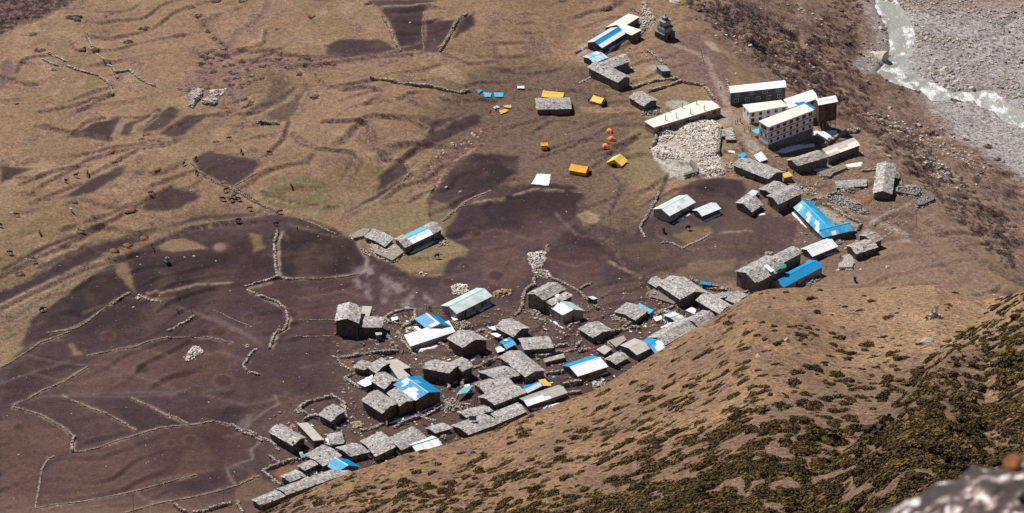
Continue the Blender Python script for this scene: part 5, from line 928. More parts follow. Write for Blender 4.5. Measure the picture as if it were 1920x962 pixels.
for s, h, k, lb in [('B 330,600 385,632 425,600 400,578',1.8,'b','small blue canopy by the left end of the white hotel'),('B 710,352 805,338 912,402 830,420',8.8,'B','bright blue sheet roofing the right end of the white hotel terrace'),
 ('B 352,825 420,790 478,860 405,885',.8,'W','white sheet laid over stones below the white hotel'),('B 205,820 260,800 292,820 250,850',.8,'L','small blue sheet behind the grey slate house below the lodges'),
 ('D 880,632 945,640 955,660 900,655',.1,'W','white and orange strip of cloth on the grass by the tiny huts'),('C 155,185 190,180 215,190 180,220',.3,'L','blue sheet at the left end of the tent camp'),('C 220,205 295,215 290,250 230,248',.3,'b','pale blue sheet with a curved side in the tent camp'),
 ('C 315,210 405,212 403,250 325,248',.3,'b','square pale blue sheet in the tent camp'),('C 530,150 595,150 592,175 530,172',.4,'W','white sheet above the slate house in the camp'),('z 1008,326 1033,327 1029,348 996,345',.15,'W','white sheet spread on the brown field near the orange tents'),
 ('C 405,325 470,320 475,345 415,345',.3,'y','orange and white cloth in the tent camp'),('C 310,345 345,325 368,340 330,358',.3,'m','green cloth in the tent camp'),('C 362,370 430,360 455,372 380,405',.3,'y','orange cloth heap with a blue corner in the tent camp'),
 ('O 905,345 975,338 1030,400 958,403',1.5,'y','orange sheet over a shed beside the ragged white patch roof'),('O 232,415 330,395 268,462',1.8,'t','teal sheet hanging at a slate roof corner'),('O 240,395 290,385 290,405 245,410',1.6,'W','small white sheet above the teal one'),
 ('H 835,370 930,385 928,408 838,400',1.3,'B','blue sheet weighted on the long pen wall'),('H 262,580 300,578 408,635 372,668',1.3,'b','blue and white sheet along a slate roof edge'),('H 700,635 750,605 795,625 780,670',1.8,'W','white tent sheet beside the cut off slate house'),
 ('H 410,700 480,680 490,710 430,735',.8,'W','white rag sheet at the left of the crowded yard'),('H 470,790 560,745 610,745 520,800',1.0,'W','white plastic sheet below the crowded yard'),('N 140,275 282,205 270,290 212,315',1.6,'W','crumpled white sheet roof by the slate cluster'),
 ('Q 812,398 850,385 890,410 842,434',1.6,'W','white sheet on the tiny slate shed roof'),('Q 820,440 960,418 985,435 862,460',1.3,'m','mint green sheet below the tiny slate shed'),('Q 590,770 660,738 690,752 680,790',1.4,'m','mint green sheet on the long pale slate roof'),
 ('Q 352,890 378,880 410,940 385,950',1.4,'W','white plank sheet on the lowest slate roof'),('Q 590,545 630,535 640,560 600,570',.8,'L','blue rag by the first roof of the lower row'),('Q 580,520 615,515 610,540 585,540',.9,'y','yellow rag by the first roof of the lower row'),
 ('Q 500,270 535,265 535,285 505,283',4.3,(.55,.10,.07),'red cloth lying on a slate ridge'),('Q 1350,590 1370,588 1395,620 1375,622',.4,'W','white board lying at the hill edge'),
 ('L 285,318 340,306 385,332 345,348',1.3,'W','white sheet above the little blue roof'),('L 330,445 380,432 425,462 352,487',.9,'W','white sheet below the little blue roof'),('L 265,262 330,245 335,285 300,280',1.2,'W','white cloth at the left of a slate roof'),
 ('L 565,795 640,770 670,780 590,805',1.0,'B','blue strip of sheet by the pale shed roof'),('G 435,612 505,572 555,556 545,588 440,642',5.6,'G','green sheet patch on the large slate roof'),('G 335,565 380,562 445,612 410,625',6.2,'W','row of white slabs on the large slate roof'),
 ('J 672,455 705,438 718,450 690,468',5.6,'W','white square on the broad slate roof'),('K 640,270 700,255 705,285 650,300',.8,'W','white sheet inside the oval pen'),('K 845,350 880,345 920,385 885,390',.9,'W','white curved board behind the long white roof'),
 ('K 1180,265 1215,250 1250,285 1205,295',1.0,'W','white square sheet at the corner of the mint roof'),('K 755,180 790,160 815,178 790,185',.5,'b','pale blue sheet above the oval pen'),('L 1460,355 1530,330 1539,350 1480,370',.6,'n','')]:
    if lb: sheet(s, h, k, lb)
# ------------------------------------------------------------------ tents
def tent(px, py, rot, L, W_, h, wallh, col, label, openf=False, k='C'):
    p = at(*pl('%s %g,%g' % (k, px, py))[0]); t = thing('ridge_tent', p, label, 'tent', 'tents of the trekking camp'); ca, sa = math.cos(rot), math.sin(rot)
    def X(x, y, z): return (x*ca-y*sa, x*sa+y*ca, z)
    c = np.array(col); l, w_ = L/2, W_/2; mb = MB()
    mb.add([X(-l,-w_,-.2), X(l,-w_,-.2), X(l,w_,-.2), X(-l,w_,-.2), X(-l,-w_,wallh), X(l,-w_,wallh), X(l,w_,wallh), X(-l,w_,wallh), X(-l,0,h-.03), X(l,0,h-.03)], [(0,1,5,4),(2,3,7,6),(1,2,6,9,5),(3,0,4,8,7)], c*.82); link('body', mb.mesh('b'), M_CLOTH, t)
    mb = MB(); n = 7; e = .25                      # fly sheet, sagging between its poles
    for sg in (-1, 1):
        u = np.linspace(-l-e, l+e, n); V = []
        for uu in u:
            s_ = .10*math.sin(math.pi*(uu+l+e)/(L+2*e))
            V += [X(uu, 0, h-s_), X(uu, sg*(w_*.5), (h+wallh)/2-s_*1.5), X(uu, sg*(w_+.3), wallh-.12)]
        V2 = V+[(v[0], v[1], v[2]+.04) for v in V]; m_ = len(V); F = []
        for i in range(n-1):
            for j in range(2): a = i*3+j; q = (a, a+1, a+4, a+3); F += [q if sg < 0 else q[::-1], tuple(x+m_ for x in (q[::-1] if sg < 0 else q))]
        mb.add(V2, F, c)
    link('fly_sheet', mb.mesh('f'), M_CLOTH, t)
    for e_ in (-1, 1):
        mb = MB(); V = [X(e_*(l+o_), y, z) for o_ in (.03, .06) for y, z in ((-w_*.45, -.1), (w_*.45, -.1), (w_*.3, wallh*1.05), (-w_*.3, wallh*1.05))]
        mb.add(V, BOXF, (.03,.03,.025) if openf else c*.6); link('flap_or_shaded_opening', mb.mesh('d'), M_CLOTH, t)  # open tent: near-black panel stands in for the shade inside
    return t
OR = (.88,.40,.04); YE = (.90,.56,.13); RD = (.85,.24,.08)
tent(855, 262, R(-14), 6.8, 3.6, 2.6, 1.3, YE, 'large yellow ridge tent half hidden behind the slate house')
tent(1262, 305, R(-35), 3.8, 3.2, 2.4, 1.2, YE, 'square yellow orange tent right of the slate house in the camp')
tent(1090, 930, R(-22), 5.4, 3.8, 2.6, 1.4, OR, 'orange kitchen tent with packs beside it, lowest in the camp')
tent(1430, 860, R(62), 4.2, 5.0, 2.9, 1.2, YE, 'pale yellow tent with a wide dark open front', True)
tent(770, 715, R(5), 1.9, 1.7, 2.3, 1.7, OR, 'small upright orange toilet tent alone on the grass')
def dome(px, py, rot, label):
    p = at(*pl('C %g,%g' % (px, py))[0]); t = thing('dome_tent', p, label, 'tent', 'small orange dome tents'); mb = MB(); V = []; n, m_ = 12, 6; ca, sa = math.cos(rot), math.sin(rot)
    for j in range(m_+1):
        el = j/m_*math.pi/2
        for i in range(n):
            a = 6.2832*i/n; rr_ = 1-.10*(i % 3 != 0); x, y = 1.45*math.cos(a)*math.cos(el)**.9*rr_, 1.1*math.sin(a)*math.cos(el)**.9*rr_; V.append((x*ca-y*sa, x*sa+y*ca, -.1+1.5*math.sin(el)))
    mb.add(V, [(j*n+i, j*n+(i+1) % n, (j+1)*n+(i+1) % n, (j+1)*n+i) for j in range(m_) for i in range(n)], RD); link('canopy', mb.mesh('c'), M_CLOTH, t)
    mb = MB(); x0 = 1.3; mb.add([(x0*ca+.5*sa, x0*sa-.5*ca, 0), (x0*ca-.5*sa, x0*sa+.5*ca, 0), (.9*ca-.2*sa, .9*sa+.2*ca, .95), (.9*ca+.2*sa, .9*sa-.2*ca, .95), (1.5*ca+.5*sa, 1.5*sa-.5*ca, 0), (1.5*ca-.5*sa, 1.5*sa+.5*ca, 0), (1.1*ca-.2*sa, 1.1*sa+.2*ca, .95), (1.1*ca+.2*sa, 1.1*sa-.2*ca, .95)], BOXF, (.8,.42,.28)); link('porch', mb.mesh('p'), M_CLOTH, t)
dome(1362, 568, R(-60), 'topmost of the three small orange dome tents'); dome(1378, 640, R(-20), 'middle one of the three small orange dome tents'); dome(1325, 705, R(-40), 'lowest of the three small orange dome tents')

# ------------------------------------------------------------------ shrine tower (tiered)
def chorten(px, py, sc, label, k='A', pal=None):
    p = at(*pl('%s %g,%g' % (k, px, py))[0]); t = thing('stone_shrine', p, label, 'shrine'); rot = R(38); ca, sa = math.cos(rot), math.sin(rot)
    def tier(nm, w0, w1, z0, z1, col, m=M_WALL):
        mb = MB(); V = []
        for w_, z in ((w0, z0), (w1, z1)):
            for x, y in ((-1,-1),(1,-1),(1,1),(-1,1)): V.append(((x*ca-y*sa)*w_*sc, (x*sa+y*ca)*w_*sc, z*sc))
        mb.add(V, BOXF, col); return link(nm, mb.mesh(nm), m, t)
    D_ = (.13,.135,.14); P_ = (.42,.40,.37)
    tier('base', 2.6, 2.5, -.5, 2.3, D_); tier('ledge', 2.75, 2.7, 2.3, 2.55, (.22,.22,.22)); tier('drum', 2.0, 1.85, 2.55, 4.1, P_, M_PLAIN); tier('ledge', 2.3, 2.2, 4.1, 4.35, (.30,.30,.29))
    tier('roof', 2.15, 1.5, 4.35, 5.0, (.10,.13,.14)); tier('drum', 1.45, 1.4, 5.0, 6.6, P_, M_PLAIN); tier('ledge', 1.95, 1.85, 6.6, 6.85, (.34,.34,.33)); tier('drum', .85, .8, 6.85, 8.0, (.16,.19,.20), M_PLAIN); tier('roof', 1.05, .5, 8.0, 8.35, (.3,.3,.3)); tier('finial', .3, .15, 8.35, 9.1, (.4,.38,.34), M_PLAIN)
    mb = MB(); V = []
    for y in (-2.63, -2.54):
        for x, z in ((-.6, -.3), (.6, -.3), (.6, 1.7), (-.6, 1.7)): V.append(((x*ca-y*sa)*sc, (x*sa+y*ca)*sc, z*sc))
    mb.add(V, BOXF, (.02,.02,.02)); link('door', mb.mesh('door'), M_DARK, t)
chorten(800, 335, .98, 'tiered grey and white shrine tower beside the path at the top of the village')
chorten(1255, 372, .27, 'small dark stacked shrine standing in the left fields', 'e')

# ------------------------------------------------------------------ bodies grown over a skeleton
def skin(name, verts, edges, root=0, sub=1):
    me = bpy.data.meshes.new(name); me.from_pydata([v[:3] for v in verts], edges, []); o = bpy.data.objects.new(name, me); COL.objects.link(o)
    md = o.modifiers.new('s', 'SKIN'); md.use_smooth_shade = True
    for i, v in enumerate(verts): me.skin_vertices[0].data[i].radius = (v[3], v[4] if len(v) > 4 else v[3]); me.skin_vertices[0].data[i].use_root = (i == root)
    o.modifiers.new('u', 'SUBSURF').levels = sub
    dg = bpy.context.evaluated_depsgraph_get(); out = bpy.data.meshes.new_from_object(o.evaluated_get(dg)); bpy.data.objects.remove(o); out.name = name; return out
def tint_mesh(me, fn):
    me = me.copy(); a = me.color_attributes.new('tint', 'FLOAT_COLOR', 'POINT') if 'tint' not in me.attributes else me.attributes['tint']
    for i, v in enumerate(me.vertices): a.data[i].color = (*fn(v.co), 1)
    me.materials.clear(); return me
def person_mesh(kind):
    sw = .18 if kind == 'walk' else .04
    V = [(0,0,.95,.15,.12),(0,0,1.15,.14,.11),(0,0,1.38,.18,.11),(0,0,1.50,.06),(0,.01,1.62,.095,.11),(0,.01,1.72,.07),
         (.10,0,.90,.09),(.11,sw*.6,.50,.065),(.11,sw*.2-.02,.09,.045),(.11,sw*.2+.10,.04,.04),(-.10,0,.90,.09),(-.11,-sw*.3,.50,.065),(-.11,-sw*1.2,.09,.045),(-.11,-sw*1.2+.12,.04,.04),
         (.21,0,1.42,.055),(.27,-sw*.4,1.14,.045),(.27,.06,.90,.032),(.27,.10,.82,.03),(-.21,0,1.42,.055),(-.27,sw*.4,1.14,.045),(-.27,.10,.90,.032),(-.27,.14,.82,.03)]
    if kind == 'bend':
        V = [(x, y+max(0, z-.95)*.85, z if z < .95 else .95+(z-.95)*.45, *r) for (x, y, z, *r) in V]
    E = [(0,1),(1,2),(2,3),(3,4),(4,5),(0,6),(6,7),(7,8),(8,9),(0,10),(10,11),(11,12),(12,13),(2,14),(14,15),(15,16),(16,17),(2,18),(18,19),(19,20),(20,21)]
    return skin('person_'+kind, V, E)
PM = {k: person_mesh(k) for k in ('stand', 'walk', 'bend')}
def person(loc, label, jk=(.35,.03,.04), tr=(.03,.03,.045), kind='stand', rot=0, group=None):
    me = tint_mesh(PM[kind], lambda c: (.28,.15,.10) if (c.z > 1.5 and c.y > .02 and kind != 'bend') else (.025,.02,.018) if c.z > 1.52 else jk if c.z > .92 else tr)
    o = link('person', me, M_CLOTH, None, loc); o.rotation_euler[2] = rot; tag(o, label, 'person', group)
PPL = [('e 1245,700','person in dark clothes at the left of the dung heap',(.05,.05,.07),'bend'),('e 1328,735','person in blue shovelling at the dung heap',(.05,.12,.25),'bend'),('e 1435,740','dark person walking right of the dung heap',(.04,.04,.05),'walk'),('e 1345,665','person standing behind the dung heap',(.06,.07,.12),'stand'),
 ('e 1140,258','person in bright red on the field track',(.7,.03,.06),'walk'),('e 1160,308','dark person below the one in bright red',(.04,.03,.03),'stand'),('d 470,935','person in dark blue standing alone in the dark field',(.03,.04,.12),'stand'),
 ('C 285,408','person in black at the left edge of the tent camp',(.02,.02,.025),'walk'),('C 337,380','person in black between the cloths of the tent camp',(.02,.02,.02),'stand'),('C 1170,300','person in dark clothes left of the square yellow tent',(.05,.04,.06),'stand'),('C 1200,318','person in pale clothes left of the square yellow tent',(.45,.42,.42),'bend'),
 ('C 1005,955','person in teal beside the orange kitchen tent',(.05,.3,.35),'stand'),('A 1305,818','person walking on the path by the white roofed lodge',(.05,.04,.04),'walk'),('D 955,400','person in dark jacket at the head of the lodge lane',(.05,.05,.09),'stand'),('D 975,395','person in purple at the head of the lodge lane',(.14,.04,.16),'stand'),
 ('D 1000,385','person in brown at the head of the lodge lane',(.14,.08,.05),'walk'),('D 1040,475','person in black walking down the lodge lane',(.02,.02,.02),'walk'),('D 1075,450','person in red by the hotel steps',(.5,.04,.05),'stand'),('D 1090,460','person in dark green by the hotel steps',(.04,.1,.06),'stand'),
 ('D 1020,640','person sitting bundle like in bright pink by the lane',(.75,.06,.12),'bend'),('D 1003,585','person in grey leaning on the lane wall',(.3,.28,.3),'bend'),('F 1420,120','person in black on the plywood box',(.02,.02,.02),'stand'),('F 1482,138','person in black right of the plywood box',(.02,.02,.02),'stand'),
 ('F 795,805','person',None,None),('L 990,378','person in bright red crouching in the small yard',(.75,.05,.07),'bend'),('L 955,355','person in violet in the small yard',(.3,.1,.3),'bend'),('K 960,200','person in pink behind the blue roof',(.6,.05,.22),'stand'),('K 985,205','person in black behind the blue roof',(.03,.03,.03),'stand'),
 ('K 1000,210','person in brown behind the blue roof',(.15,.08,.05),'stand'),('K 735,320','person in magenta in the oval pen',(.7,.05,.25),'bend'),('K 640,305','person in dark red in the oval pen',(.35,.03,.06),'bend'),('K 745,250','person in blue in the oval pen',(.05,.12,.35),'bend'),('K 800,240','person in dark blue at the right of the oval pen',(.03,.05,.14),'bend'),
 ('H 640,660','person in red in the crowded yard, leftmost there',(.5,.05,.05),'stand'),('H 690,670','person in blue in the crowded yard',(.06,.12,.4),'bend'),('H 820,660','person in pink in the crowded yard near the white tent sheet',(.6,.12,.3),'stand'),('H 880,655','person in dark clothes at the right of the crowded yard',(.05,.04,.06),'stand'),
 ('Q 985,400','person in black by the tiny slate shed',(.02,.02,.02),'stand'),('N 22,790','',None,None),('N 885,360','',None,None),('E 168,410','',None,None),('G 1035,515','person in dark clothes left of the bright white stone pile',(.04,.04,.05),'stand'),('A 120,920','person crouching left of the square yellow tent',(.06,.05,.08),'bend')]
for i, (s, lb, jk, kd) in enumerate(PPL):
    if jk is None: continue
    person(at(*pl(s)[0]), lb, jk, kind=kd, rot=rnd.uniform(0, 6.28))
def beast_mesh(kind):
    hd = [(.72,0,1.42,.13,.10),(.98,0,1.60,.10,.075),(1.22,0,1.50,.075),(1.42,0,1.36,.055)] if kind == 'up' else [(.74,0,1.05,.13,.10),(.98,0,.72,.10,.075),(1.12,0,.42,.075),(1.18,0,.16,.055)]
    yk = kind == 'yak'
    if yk: hd = [(.70,0,1.12,.20,.16),(.98,0,1.02,.15,.12),(1.20,0,.88,.12),(1.36,0,.74,.08)]
    b = .10 if yk else 0
    V = [(0,0,1.12,.27+b,.25+b),(.40,0,1.16,.25+b,.27+b),(-.42,0,1.16,.25+b,.25+b)]+hd+[(.42,.14,.85,.10),(.43,.15,.48,.055),(.41,.15,.10,.045),(.42,-.14,.85,.10),(.50,-.15,.48,.055),(.47,-.15,.10,.045),
         (-.48,.15,.85,.13),(-.38,.16,.62,.08),(-.56,.16,.40,.05),(-.52,.16,.08,.045),(-.48,-.15,.85,.13),(-.42,-.16,.62,.08),(-.62,-.16,.40,.05),(-.60,-.16,.08,.045),(-.72,0,1.10,.06),(-.80,0,.75,.06 if not yk else .09),(-.80,0,.45,.03)]
    E = [(0,1),(0,2),(1,3),(3,4),(4,5),(5,6),(1,7),(7,8),(8,9),(1,10),(10,11),(11,12),(2,13),(13,14),(14,15),(15,16),(2,17),(17,18),(18,19),(19,20),(2,21),(21,22),(22,23)]
    return skin('beast_'+kind, V, E)
BM = {k: beast_mesh(k) for k in ('up', 'graze', 'yak')}
def beast(s, label, col, kind, rot, sc=1.0, two=None, name='horse', cat='horse'):
    me = tint_mesh(BM[kind], (lambda c: two if (two and c.z > 1.0) else col)); p = at(*pl(s)[0]); t = thing(name, p, label, cat, 'grazing animals on the pasture'); t.rotation_euler[2] = rot; t.scale = (sc,)*3
    link('body', me, M_HAIR, t); mb = MB()
    if kind == 'yak':
        for y in (-1, 1): bar(mb, (1.02, y*.10, 1.08), (1.10, y*.36, 1.22), .04, (.3,.28,.25)); bar(mb, (1.10, y*.36, 1.22), (1.14, y*.34, 1.44), .03, (.3,.28,.25), r2=.01)
        link('horns', mb.mesh('horns'), M_PLAIN, t)
    else:
        top = [(.52,1.36),(.78,1.58),(1.02,1.72)] if kind == 'up' else [(.52,1.34),(.82,1.16),(1.04,.82)]
        for (x0, z0), (x1, z1) in zip(top[:-1], top[1:]): box(mb, (min(x0,x1), -.03, min(z0,z1)), (max(x0,x1)+.02, .03, max(z0,z1)+.08), (.02,.015,.012))
        link('mane', mb.mesh('mane'), M_HAIR, t)
BR_ = (.07,.035,.02); BK = (.02,.017,.016); RB = (.14,.045,.022); WH = (.6,.57,.52)
for a in [('c 1715,172','brown horse grazing above the square dark field, topmost of the herd',BR_,'graze',0),('c 1810,272','black horse facing away above the right edge of the square dark field',BK,'graze',R(80)),('c 1468,325','black horse at the left corner of the square dark field',BK,'graze',R(70)),('c 860,360','reddish horse by the narrow dark strip field',RB,'graze',R(10)),
 ('c 570,450','black horse standing side on, middle of the left pasture',BK,'up',R(0)),('c 495,490','black horse facing down the slope left of the side on one',BK,'up',R(-50)),('c 657,432','brown and white horse seen from behind',(.14,.06,.04),'graze',R(85)),('c 1380,362','dark horse on the stone line at the left of the square field',BK,'up',R(60)),
 ('c 1472,430','black horse below the left corner of the square dark field',BK,'graze',R(75)),('c 1128,582','brown horse left of the lower dark diamond field',BR_,'graze',0),('c 535,708','white horse standing alone on the tan pasture',WH,'up',R(-60)),('c 130,745','red brown horse grazing at the far left',RB,'graze',R(180)),
 ('c 2,822','black horse cut by the left edge of the picture',BK,'graze',R(160)),('c 297,875','chestnut horse facing away near the dark strip fields',(.16,.08,.03),'graze',R(95)),('c 1692,558','black horse lying by the track',BK,'graze',R(20)),('c 1675,625','dark horse at the left of the small group',BK,'graze',R(170)),
 ('c 1740,630','brown horse in the middle of the small group',BR_,'graze',R(200)),('c 1755,608','dark brown horse behind the middle one of the small group',BR_,'up',R(10)),('c 1790,625','black horse at the right of the small group',BK,'graze',R(175)),('c 1872,698','brown horse grazing on the edge of the dark lane',BR_,'graze',0),
 ('d 265,360','dark horse between the square field and the terrace bank',BK,'graze',R(170)),('d 338,802','brown horse on the reddish track junction',RB,'graze',0),('d 310,892','black horse just below the track junction',BK,'graze',R(-20)),('d 418,592','pale and brown horse in the green hollow',(.3,.17,.10),'graze',R(100)),
 ('c 1785,785','dark horse lying low on the bank above the big dark fields',BK,'graze',0),('e 78,308','dark horse by the left margin of the strip fields',BK,'graze',R(190))]: beast(*a)
beast('c 612,868', 'pale backed brown horse grazing above the strip fields', (.10,.05,.03), 'graze', R(180), 1.15, (.55,.44,.33))
for a in [('F 310,658','black yak on the brown field below the large white roof, left one',BK,'yak',R(100)),('F 530,632','black yak on the brown field below the large white roof, right one',BK,'yak',R(5)),('G 1168,718','black yak standing on the tan knoll above the hill crest',BK,'yak',R(90)),('e 315,738','big black yak with a pale back in the left dark field',(.03,.03,.035),'yak',R(30)),('I 960,405','black calf lying below the field house',BK,'yak',R(10))]: beast(*a, 1.15, None, 'yak', 'yak')

# ------------------------------------------------------------------ poles, posts, small gear
def pole(base, h, label, lean=(0, 0), r=.09, flag=None, arm=False, name='pole', hill=False):
    p = (hill_at if hill else at)(*pl(base)[0]); t = thing(name, p, label, 'pole'); mb = MB(); col = (.16,.13,.11); bar(mb, (0, 0, -.4), (lean[0], lean[1], h), r, col, 8, r*.7)
    link('post', mb.mesh('post'), M_DARK, t)
    if arm: mb = MB(); box(mb, (lean[0]-.6, lean[1]-.05, h-.5), (lean[0]+.6, lean[1]+.05, h-.38), col); link('crossarm', mb.mesh('arm'), M_DARK, t)
    if flag: mb = MB(); box(mb, (lean[0], lean[1]-.02, h-1.5), (lean[0]+.55, lean[1]+.02, h-.1), flag); link('flag', mb.mesh('flag'), M_CLOTH, t)
pole('k 632,900', 6.2, 'lone wooden pole on the brown slope right of the village', arm=True)
pole('g 925,742', 6.5, 'dark pole in the bottom left field'); pole('g 1548,682', 4.6, 'dark pole near the bottom edge beside the heaped wall', arm=True)
pole('A 1155,560', 4.8, 'leaning dark pole beside the path below the shrine', (-1.2, .8)); pole('O 330,590', 8.0, 'left one of two tall dark poles in the lane', (1.2, .3), .12); pole('O 352,585', 7.6, 'right one of two tall dark poles in the lane', (.9, .2), .12)
pole('o 858,240', 6.0, 'thin flag pole behind the joined lower row', flag=(.6,.6,.65), r=.05); pole('K 748,570', 3.4, 'short pole in the alley by the long white roof'); pole('J 378,740', 4.2, 'thin pole with a pale top on a slate roof', flag=(.6,.6,.6), r=.05)
pole('J 512,800', 4.6, 'curved light pole in the dark yard below the striped roof', flag=(.6,.62,.65), r=.05); pole('L 1045,455', 5.2, 'dark pole on the lane wall end'); pole('K 1175,850', 4.6, 'pole at the notch of the paired roofs', r=.06); pole('Q 460,905', 4.0, 'pole in front of the long pale slate roof', r=.05)
pole('H 570,320', 3.0, 'bent pale branch standing on the big slate roof', (-1.6, .6), .05); pole('b 30,0', 1.0, '') if False else None
for i, (x_, y_) in enumerate([(327,362),(422,340),(553,305),(675,272),(352,285),(480,250),(608,220),(808,235),(255,300)]):
    ww = ['first','second','third','fourth']; lb = ['leftmost bare concrete pillar of the front row on the unfinished roof','second bare concrete pillar from the left in the front row on the unfinished roof','third bare concrete pillar from the left in the front row on the unfinished roof','right end bare concrete pillar of the front row on the unfinished roof','second bare concrete pillar from the left in the back row on the unfinished roof','middle bare concrete pillar in the back row on the unfinished roof','fourth bare concrete pillar from the left in the back row on the unfinished roof','bare concrete pillar at the right corner of the unfinished roof','leftmost bare concrete pillar of the back row on the unfinished roof'][i]
    zt = at(*pl('D 220,432')[0], 3.0)[2]+.15; px, py = pl('D %d,%d' % (x_, y_))[0]; p = on_plane(px, py, zt); mb = MB(); box(mb, (-.16,-.16,-.02), (.16,.16,1.75), (.36,.33,.29))
    for dx in (-.1, .1):
        for dy in (-.1, .1): box(mb, (dx-.02, dy-.02, 1.75), (dx+.02, dy+.02, 2.15), (.12,.07,.05))
    tag(link('pillar', mb.mesh('pillar'), M_PLAIN, None, p), lb, 'pillar', 'bare pillars on the unfinished roof')
def tank(s, h, label, r=.55, hh=1.1, col=(.05,.05,.06)):
    p = at(*pl(s)[0], h); mb = MB(); bar(mb, (0,0,0), (0,0,hh*.8), r, col, 14); bar(mb, (0,0,hh*.8), (0,0,hh), r, col, 14, r*.3); tag(link('water_tank', mb.mesh('tank'), M_METAL, None, p), label, 'tank')
tank('B 770,398', 8.1, 'small black water tank on the hotel terrace beside the blue sheet'); tank('L 425,382', 2.0, 'white round dish on the little blue roof', .6, .35, (.75,.75,.75)); tank('Q 528,440', 3.5, 'teal drum on the slate roof with the red cloth', .35, .8, (.03,.2,.25))
p = at(*pl('O 318,712')[0], 2.7); t = thing('solar_cooker', p, 'yellow and dark blue solar cooker on the slate roof', 'solar cooker'); mb = MB(); box(mb, (-1.0,-.1,.0), (1.1,.0,1.5), (.03,.09,.16)); link('panel', mb.mesh('panel'), M_METAL, t); mb = MB(); box(mb, (-1.0,.0,1.0), (1.0,.7,1.15), (.45,.36,.16)); link('shelf', mb.mesh('shelf'), M_PLAIN, t); mb = MB(); bar(mb, (0,0,-.4), (0,0,2.3), .05, (.3,.25,.2)); link('post', mb.mesh('post'), M_DARK, t)
# roof hatch ridge on the big hotel
p = at(*pl('B 645,482')[0], 8.2); mb = MB(); dv = at(*pl('B 695,465')[0], 8.2)-at(*pl('B 600,500')[0], 8.2); a_ = math.atan2(dv[1], dv[0]); l_ = np.hypot(*dv[:2])/2
V = [(x*math.cos(a_)-y*math.sin(a_), x*math.sin(a_)+y*math.cos(a_), z) for z in (0, .5) for x, y in ((-l_,-.4),(l_,-.4),(l_,.4),(-l_,.4))]; mb.add(V, BOXF, (.13,.08,.05)); tag(link('roof_hatch', mb.mesh('hatch'), M_DARK, None, p), 'long brown hatch in the flat roof of the white hotel', 'hatch')
# stair, balcony bands and stilts of the lodges
def on_hotel():
    P = pl('B 485,572 900,415 395,518'); z = at(P[0][0], P[0][1], 7.9)[2]; A, B, C = [on_plane(px, py, z) for px, py in P]; org = np.array(hotel.location); eu = (B-A)/np.linalg.norm(B-A); ev = (C-A)/np.linalg.norm(C-A); nn = -ev
    for k, dz in enumerate((-2.35, -4.55, -6.75)):
        for (a, b, off) in ((A, B, -ev), (A, C, -eu)):
            L_ = b-a; u_ = L_/np.linalg.norm(L_); a2 = a+u_*.1+(ev*.2 if off is not None and abs(off@ev) > .9 else eu*.2); b2 = b-u_*.1+(ev*.2 if abs(off@ev) > .9 else eu*.2)
            mb = MB(); V = [a2, b2, b2+off*.14, a2+off*.14]; V = [v+[0, 0, dz] for v in V]+[v+[0, 0, dz+.16] for v in V]; V = [v-org for v in V]; mb.add(V, BOXF if np.cross(V[1]-V[0], V[2]-V[0])[2] > 0 else [f[::-1] for f in BOXF], (.10,.12,.15)); link('floor_band', mb.mesh('band'), M_PLAIN, hotel)
    mb = MB(); a2 = A+ev*.14; b2 = B+ev*.14; m0 = a2+(b2-a2)*.02; m1 = a2+(b2-a2)*.985; V = [m0, m1, m1+ev*.1, m0+ev*.1]; V = [v+[0, 0, -12] for v in V]+[v+[0, 0, -6.9] for v in V]; V = [v-org for v in V]
    mb.add(V, BOXF, (.21,.21,.21)); link('lower_wall', mb.mesh('lower'), M_WALL, hotel)
on_hotel()
for i, x_ in enumerate((940, 975, 1010, 1045, 1085)):
    p = at(*pl('B %d,%d' % (x_, 606-(x_-940)*.20))[0]); mb = MB(); bar(mb, (0,0,-.3), (0,0,2.9), .12, (.30,.21,.14)); tag(link('stilt', mb.mesh('stilt'), M_DARK, None, p), ['leftmost','second from the left','middle','second from the right','rightmost'][i]+' wooden stilt under the rust boarded block', 'stilt', 'stilts under the rust boarded block')

# ------------------------------------------------------------------ boulders
def boulder_mesh(seed, col, n=3):
    r_ = np.random.RandomState(seed); import bmesh; bm = bmesh.new(); bmesh.ops.create_icosphere(bm, subdivisions=n, radius=1); V = np.array([v.co for v in bm.verts]); F = [[v.index for v in f.verts] for f in bm.faces]; bm.free()
    for _ in range(7):
        d = r_.normal(size=3); d /= np.linalg.norm(d); k = r_.uniform(.45, .8); s_ = V@d; V = V-np.outer(np.maximum(s_-k, 0)*.85, d)
    V = V*(1+.10*fbm(V[:, 0]*2+seed, V[:, 1]*2+V[:, 2], 3))[:, None]; V[:, 2] *= .72; mb = MB(); c = np.array(col)*(1+.25*fbm(V[:, 0]*3, V[:, 1]*3+V[:, 2]*2, 3))[:, None]; mb.add(V, F, c); me = mb.mesh('boulder'); me.materials.append(M_STONE); return me
BG = [boulder_mesh(i, c) for i, c in enumerate([(.34,.30,.27),(.45,.39,.34),(.24,.22,.21),(.50,.44,.39),(.30,.25,.21)])]
def put(me, p, s_, name, label, cat, group=None, sq=1.0, rot=None):
    o = link(name, me, None, None, p); o.scale = (s_*rnd.uniform(.85, 1.25), s_*rnd.uniform(.75, 1.05), s_*sq*rnd.uniform(.8, 1.1)); o.rotation_euler[2] = rnd.uniform(0, 6.28) if rot is None else rot; tag(o, label, cat, group); return o
